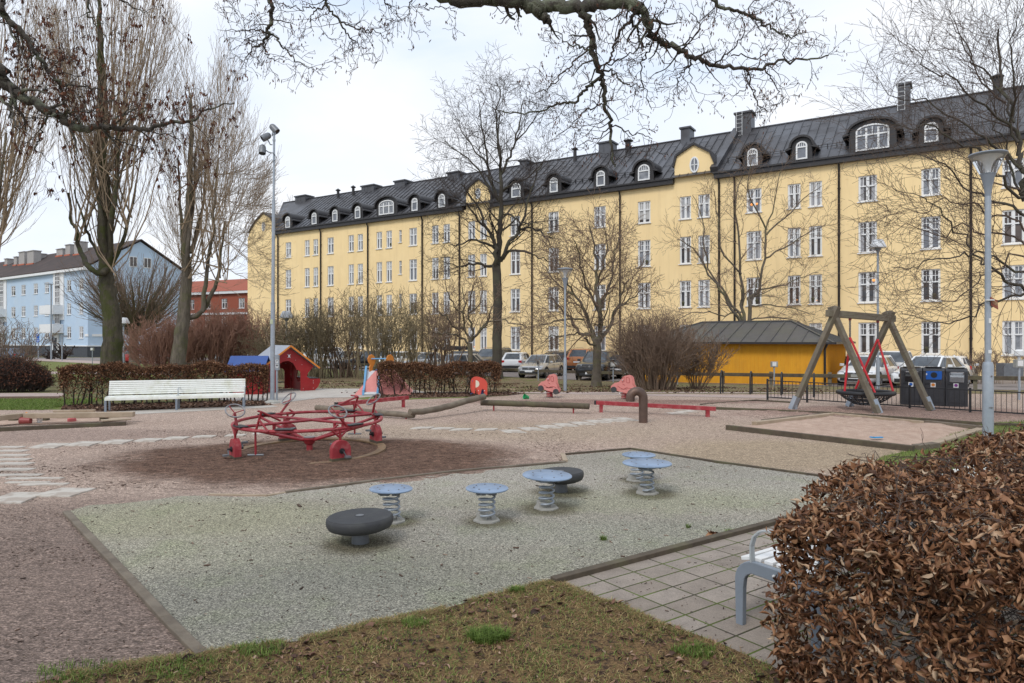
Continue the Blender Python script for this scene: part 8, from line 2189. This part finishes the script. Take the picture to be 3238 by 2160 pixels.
edge = px_poly([D(1640,1485),D(1500,1436),D(1420,1396),D(1340,1370),D(1270,1341),D(1180,1360),D(1100,1383),D(1000,1411),D(900,1431),D(800,1451),D(690,1479),D(580,1496),D(462,1511),D(300,1535),D(150,1560)])
ep = []; er = np.random.RandomState(7)
for (ax_,ay_),(bx_,by_) in zip(edge[:-1],edge[1:]):
    ep.append(((ax_+bx_)/2,(ay_+by_)/2))
for i,((ax_,ay_),(bx_,by_)) in enumerate(zip(edge[:-1],edge[1:])):
    dx_, dy_ = bx_-ax_, by_-ay_; L_e = math.hypot(dx_,dy_); nx_, ny_ = -dy_/L_e*.045, dx_/L_e*.045
    tag(blades('grass', [(ax_-nx_,ay_-ny_),(bx_-nx_,by_-ny_),(bx_+nx_,by_+ny_),(ax_+nx_,ay_+ny_)], 4200, .032, 700+i, M['grass_mix'], z=.016, w=.0022, patch=6.0, flat=1.5), 'ragged grass along the lawn edge', 'grass', kind='stuff')
def tuft(c, r, n, h, seed, lab):
    poly = [(c[0]+r*math.cos(a)*(1+.25*math.sin(3*a+seed)), c[1]+r*.7*math.sin(a)) for a in [2*PI*i/14 for i in range(14)]]
    o = blades('grass_tuft', poly, n, h, seed, M['grass_green'], w=.0022); tag(o, lab, 'grass', kind='stuff')
p = gp(*D(1118,1475)); tuft((p.x,p.y), .13, 1500, .065, 610, 'bright green grass tuft in the middle of the foreground')
for i,(a,b,r,n) in enumerate(((600,1500,.16,500),(1600,1505,.14,600),(180,1556,.25,600),(950,1440,.1,300),(1185,1363,.06,300),(1385,1243,.035,130),(1675,1228,.05,220),(420,1545,.2,500),(1580,1215,.02,60))):
    q = gp(*D(a,b)); tuft((q.x,q.y), r, n, .04, 620+i, 'small green grass tuft %s' % ('on the lawn before the rubber corner','near the slab paving edge','at the bottom left corner','on the middle of the rubber edge','near the tip of the lawn','beside the kerb board','beside the brown leaf at the kerb','on the left lawn edge','at the far part of the kerb board')[i])
for nm, poly, n, h, z in (('grass', gl, 60000, .05, .009),):
    tag(blades(nm, poly, n, h, 640, M['grass_green'], z, w=.003, patch=.8), 'green grass round the right street lamp foot', 'grass', kind='stuff')
tag(blades('grass', [(-20,19.2),(-13.2,19.2),(-13.2,22.8),(-20,22.8)], 30000, .05, 641, M['grass_green'], .006, w=.004), 'strip of bright grass left of the hedge', 'grass', kind='stuff')
# bank of leaves and grass
def lie(name, poly, n, size, seed, mat, z, lab, zf=None, tilt=.35, patch=None):
    rs = np.random.RandomState(seed); P = np.array(poly); lo, hi = P.min(0), P.max(0); x = rs.uniform(lo[0],hi[0],n); y = rs.uniform(lo[1],hi[1],n); k = in_poly(x,y,poly); x, y = x[k], y[k]
    if patch:
        v = np.array([mn.noise(Vector((a*patch,b*patch,seed))) for a,b in zip(x,y)]); k = v > rs.uniform(-.3,.25,len(v)); x, y = x[k], y[k]
    N = len(x); zz_ = np.full(N, z) if zf is None else np.array([zf(b) for b in y])+z
    o = scatter(name, leaf_templates(12,.8,seed), np.stack([x,y,zz_],-1), rand_rots(N, seed, tilt), size*(.5+.9*rs.rand(N)), mat, None, seed=seed); tag(o, lab, 'leaf litter', kind='stuff'); return o
lie('fallen_leaves', lawnp, 3600, .062, 649, M['deadleaf'], .030, 'larger curled dead leaves over the foreground grass', patch=1.1)
lie('fallen_leaves', lawnp, 9500, .034, 650, M['deadleaf'], .028, 'dead brown leaves lying in the foreground grass', patch=1.6)
lie('fallen_leaves', [(1.1,2.6),(1.6,3.9),(2.6,4.2),(6.5,7.4),(6.5,4.5),(3,2.2)], 4200, .065, 651, M['deadleaf'], .03, 'thick dead leaves under the near hedge')
lie('fallen_leaves', [(-14,25.2),(13,25.2),(13,30),(-14,41)], 14000, .10, 652, M['deadleaf'], .02, 'dead leaves over the grass bank by the car park', zf=g, patch=.5)
lie('fallen_leaves', px_poly([(190,1300),(330,1302),(560,1294),(860,1282),(850,1268),(600,1272),(200,1284)]), 3500, .09, 653, M['deadleaf'], .02, 'dead leaves in the bed under the left hedge')
lie('fallen_leaves', px_poly([(1180,1262),(1190,1246),(1600,1240),(1660,1246),(1600,1252),(1400,1258)]), 2000, .09, 654, M['deadleaf'], .02, 'dead leaves under the middle hedge')
# bark and twig crumbs on rubber, gravel and paving
M['crumb'] = rndmat('bark_crumbs', [(0,(.04,.026,.02)),(.45,(.11,.07,.05)),(.8,(.22,.14,.10)),(1,(.42,.33,.26))], .9)
def crumbs(poly, n, size, seed, z, lab, patch=None):
    rs = np.random.RandomState(seed); P = np.array(poly); lo, hi = P.min(0), P.max(0); x = rs.uniform(lo[0],hi[0],n); y = rs.uniform(lo[1],hi[1],n); k = in_poly(x,y,poly); x, y = x[k], y[k]
    if patch:
        v = np.array([mn.noise(Vector((a*patch,b*patch,seed))) for a,b in zip(x,y)]); k = v > rs.uniform(-.3,.3,len(v)); x, y = x[k], y[k]
    N = len(x); tv = np.array([(-.5,-.14,0),(.5,-.12,0),(.5,.13,.05),(-.45,.15,0),(-.4,-.08,.16),(.42,-.06,.18)]); tf = np.array([(0,1,2,3),(0,1,5,4),(1,2,5,5),(2,3,4,5),(3,0,4,4)])
    tf = np.array([(0,1,5,4),(2,3,4,5),(0,3,2,1)])
    s = size*np.exp(rs.randn(N)*.45)
    o = scatter('bark_crumbs', [(tv,tf)], np.stack([x,y,np.full(N,z)],-1), rand_rots(N, seed, .15), np.stack([s,s,s],-1), M['crumb'], None, seed=seed); tag(o, lab, 'bark crumbs', kind='stuff')
crumbs(rubp, 2600, .020, 660, .014, 'dark bark crumbs and twigs strewn over the rubber surface')
crumbs([(-6,3.2),(-3.0,3.2),(-2.0,4.5),(-4.6,8.5),(-9,8.5)], 30000, .010, 661, .006, 'loose bark crumbs on the gravel left of the rubber', patch=1.5)
crumbs([(-8,8.8),(1.5,9.6),(1.8,14.5),(-8,15.0)], 26000, .016, 662, .006, 'bark chips round the carousel', patch=.9)
crumbs([(-8,14),(8,14),(11,23),(-8,23)], 9000, .016, 663, .006, 'scattered dark chips over the middle of the playground', patch=.6)
crumbs([(.4,5.4),(3.2,7.4),(4.2,4.5),(1.2,3.5)], 1500, .012, 664, .016, 'crumbs on the slab paving')
crumbs(rubp, 16000, .008, 665, .013, 'fine crumbs over the rubber surface', patch=1.3)
q = gp(*D(1645,1236)); lm = lie('maple_leaf', [(q.x-.06,q.y-.04),(q.x+.07,q.y-.04),(q.x+.07,q.y+.05),(q.x-.06,q.y+.05)], 9, .11, 670, M['hedgeleaf'], .035, 'large curled brown leaf lying on the paving by the kerb')
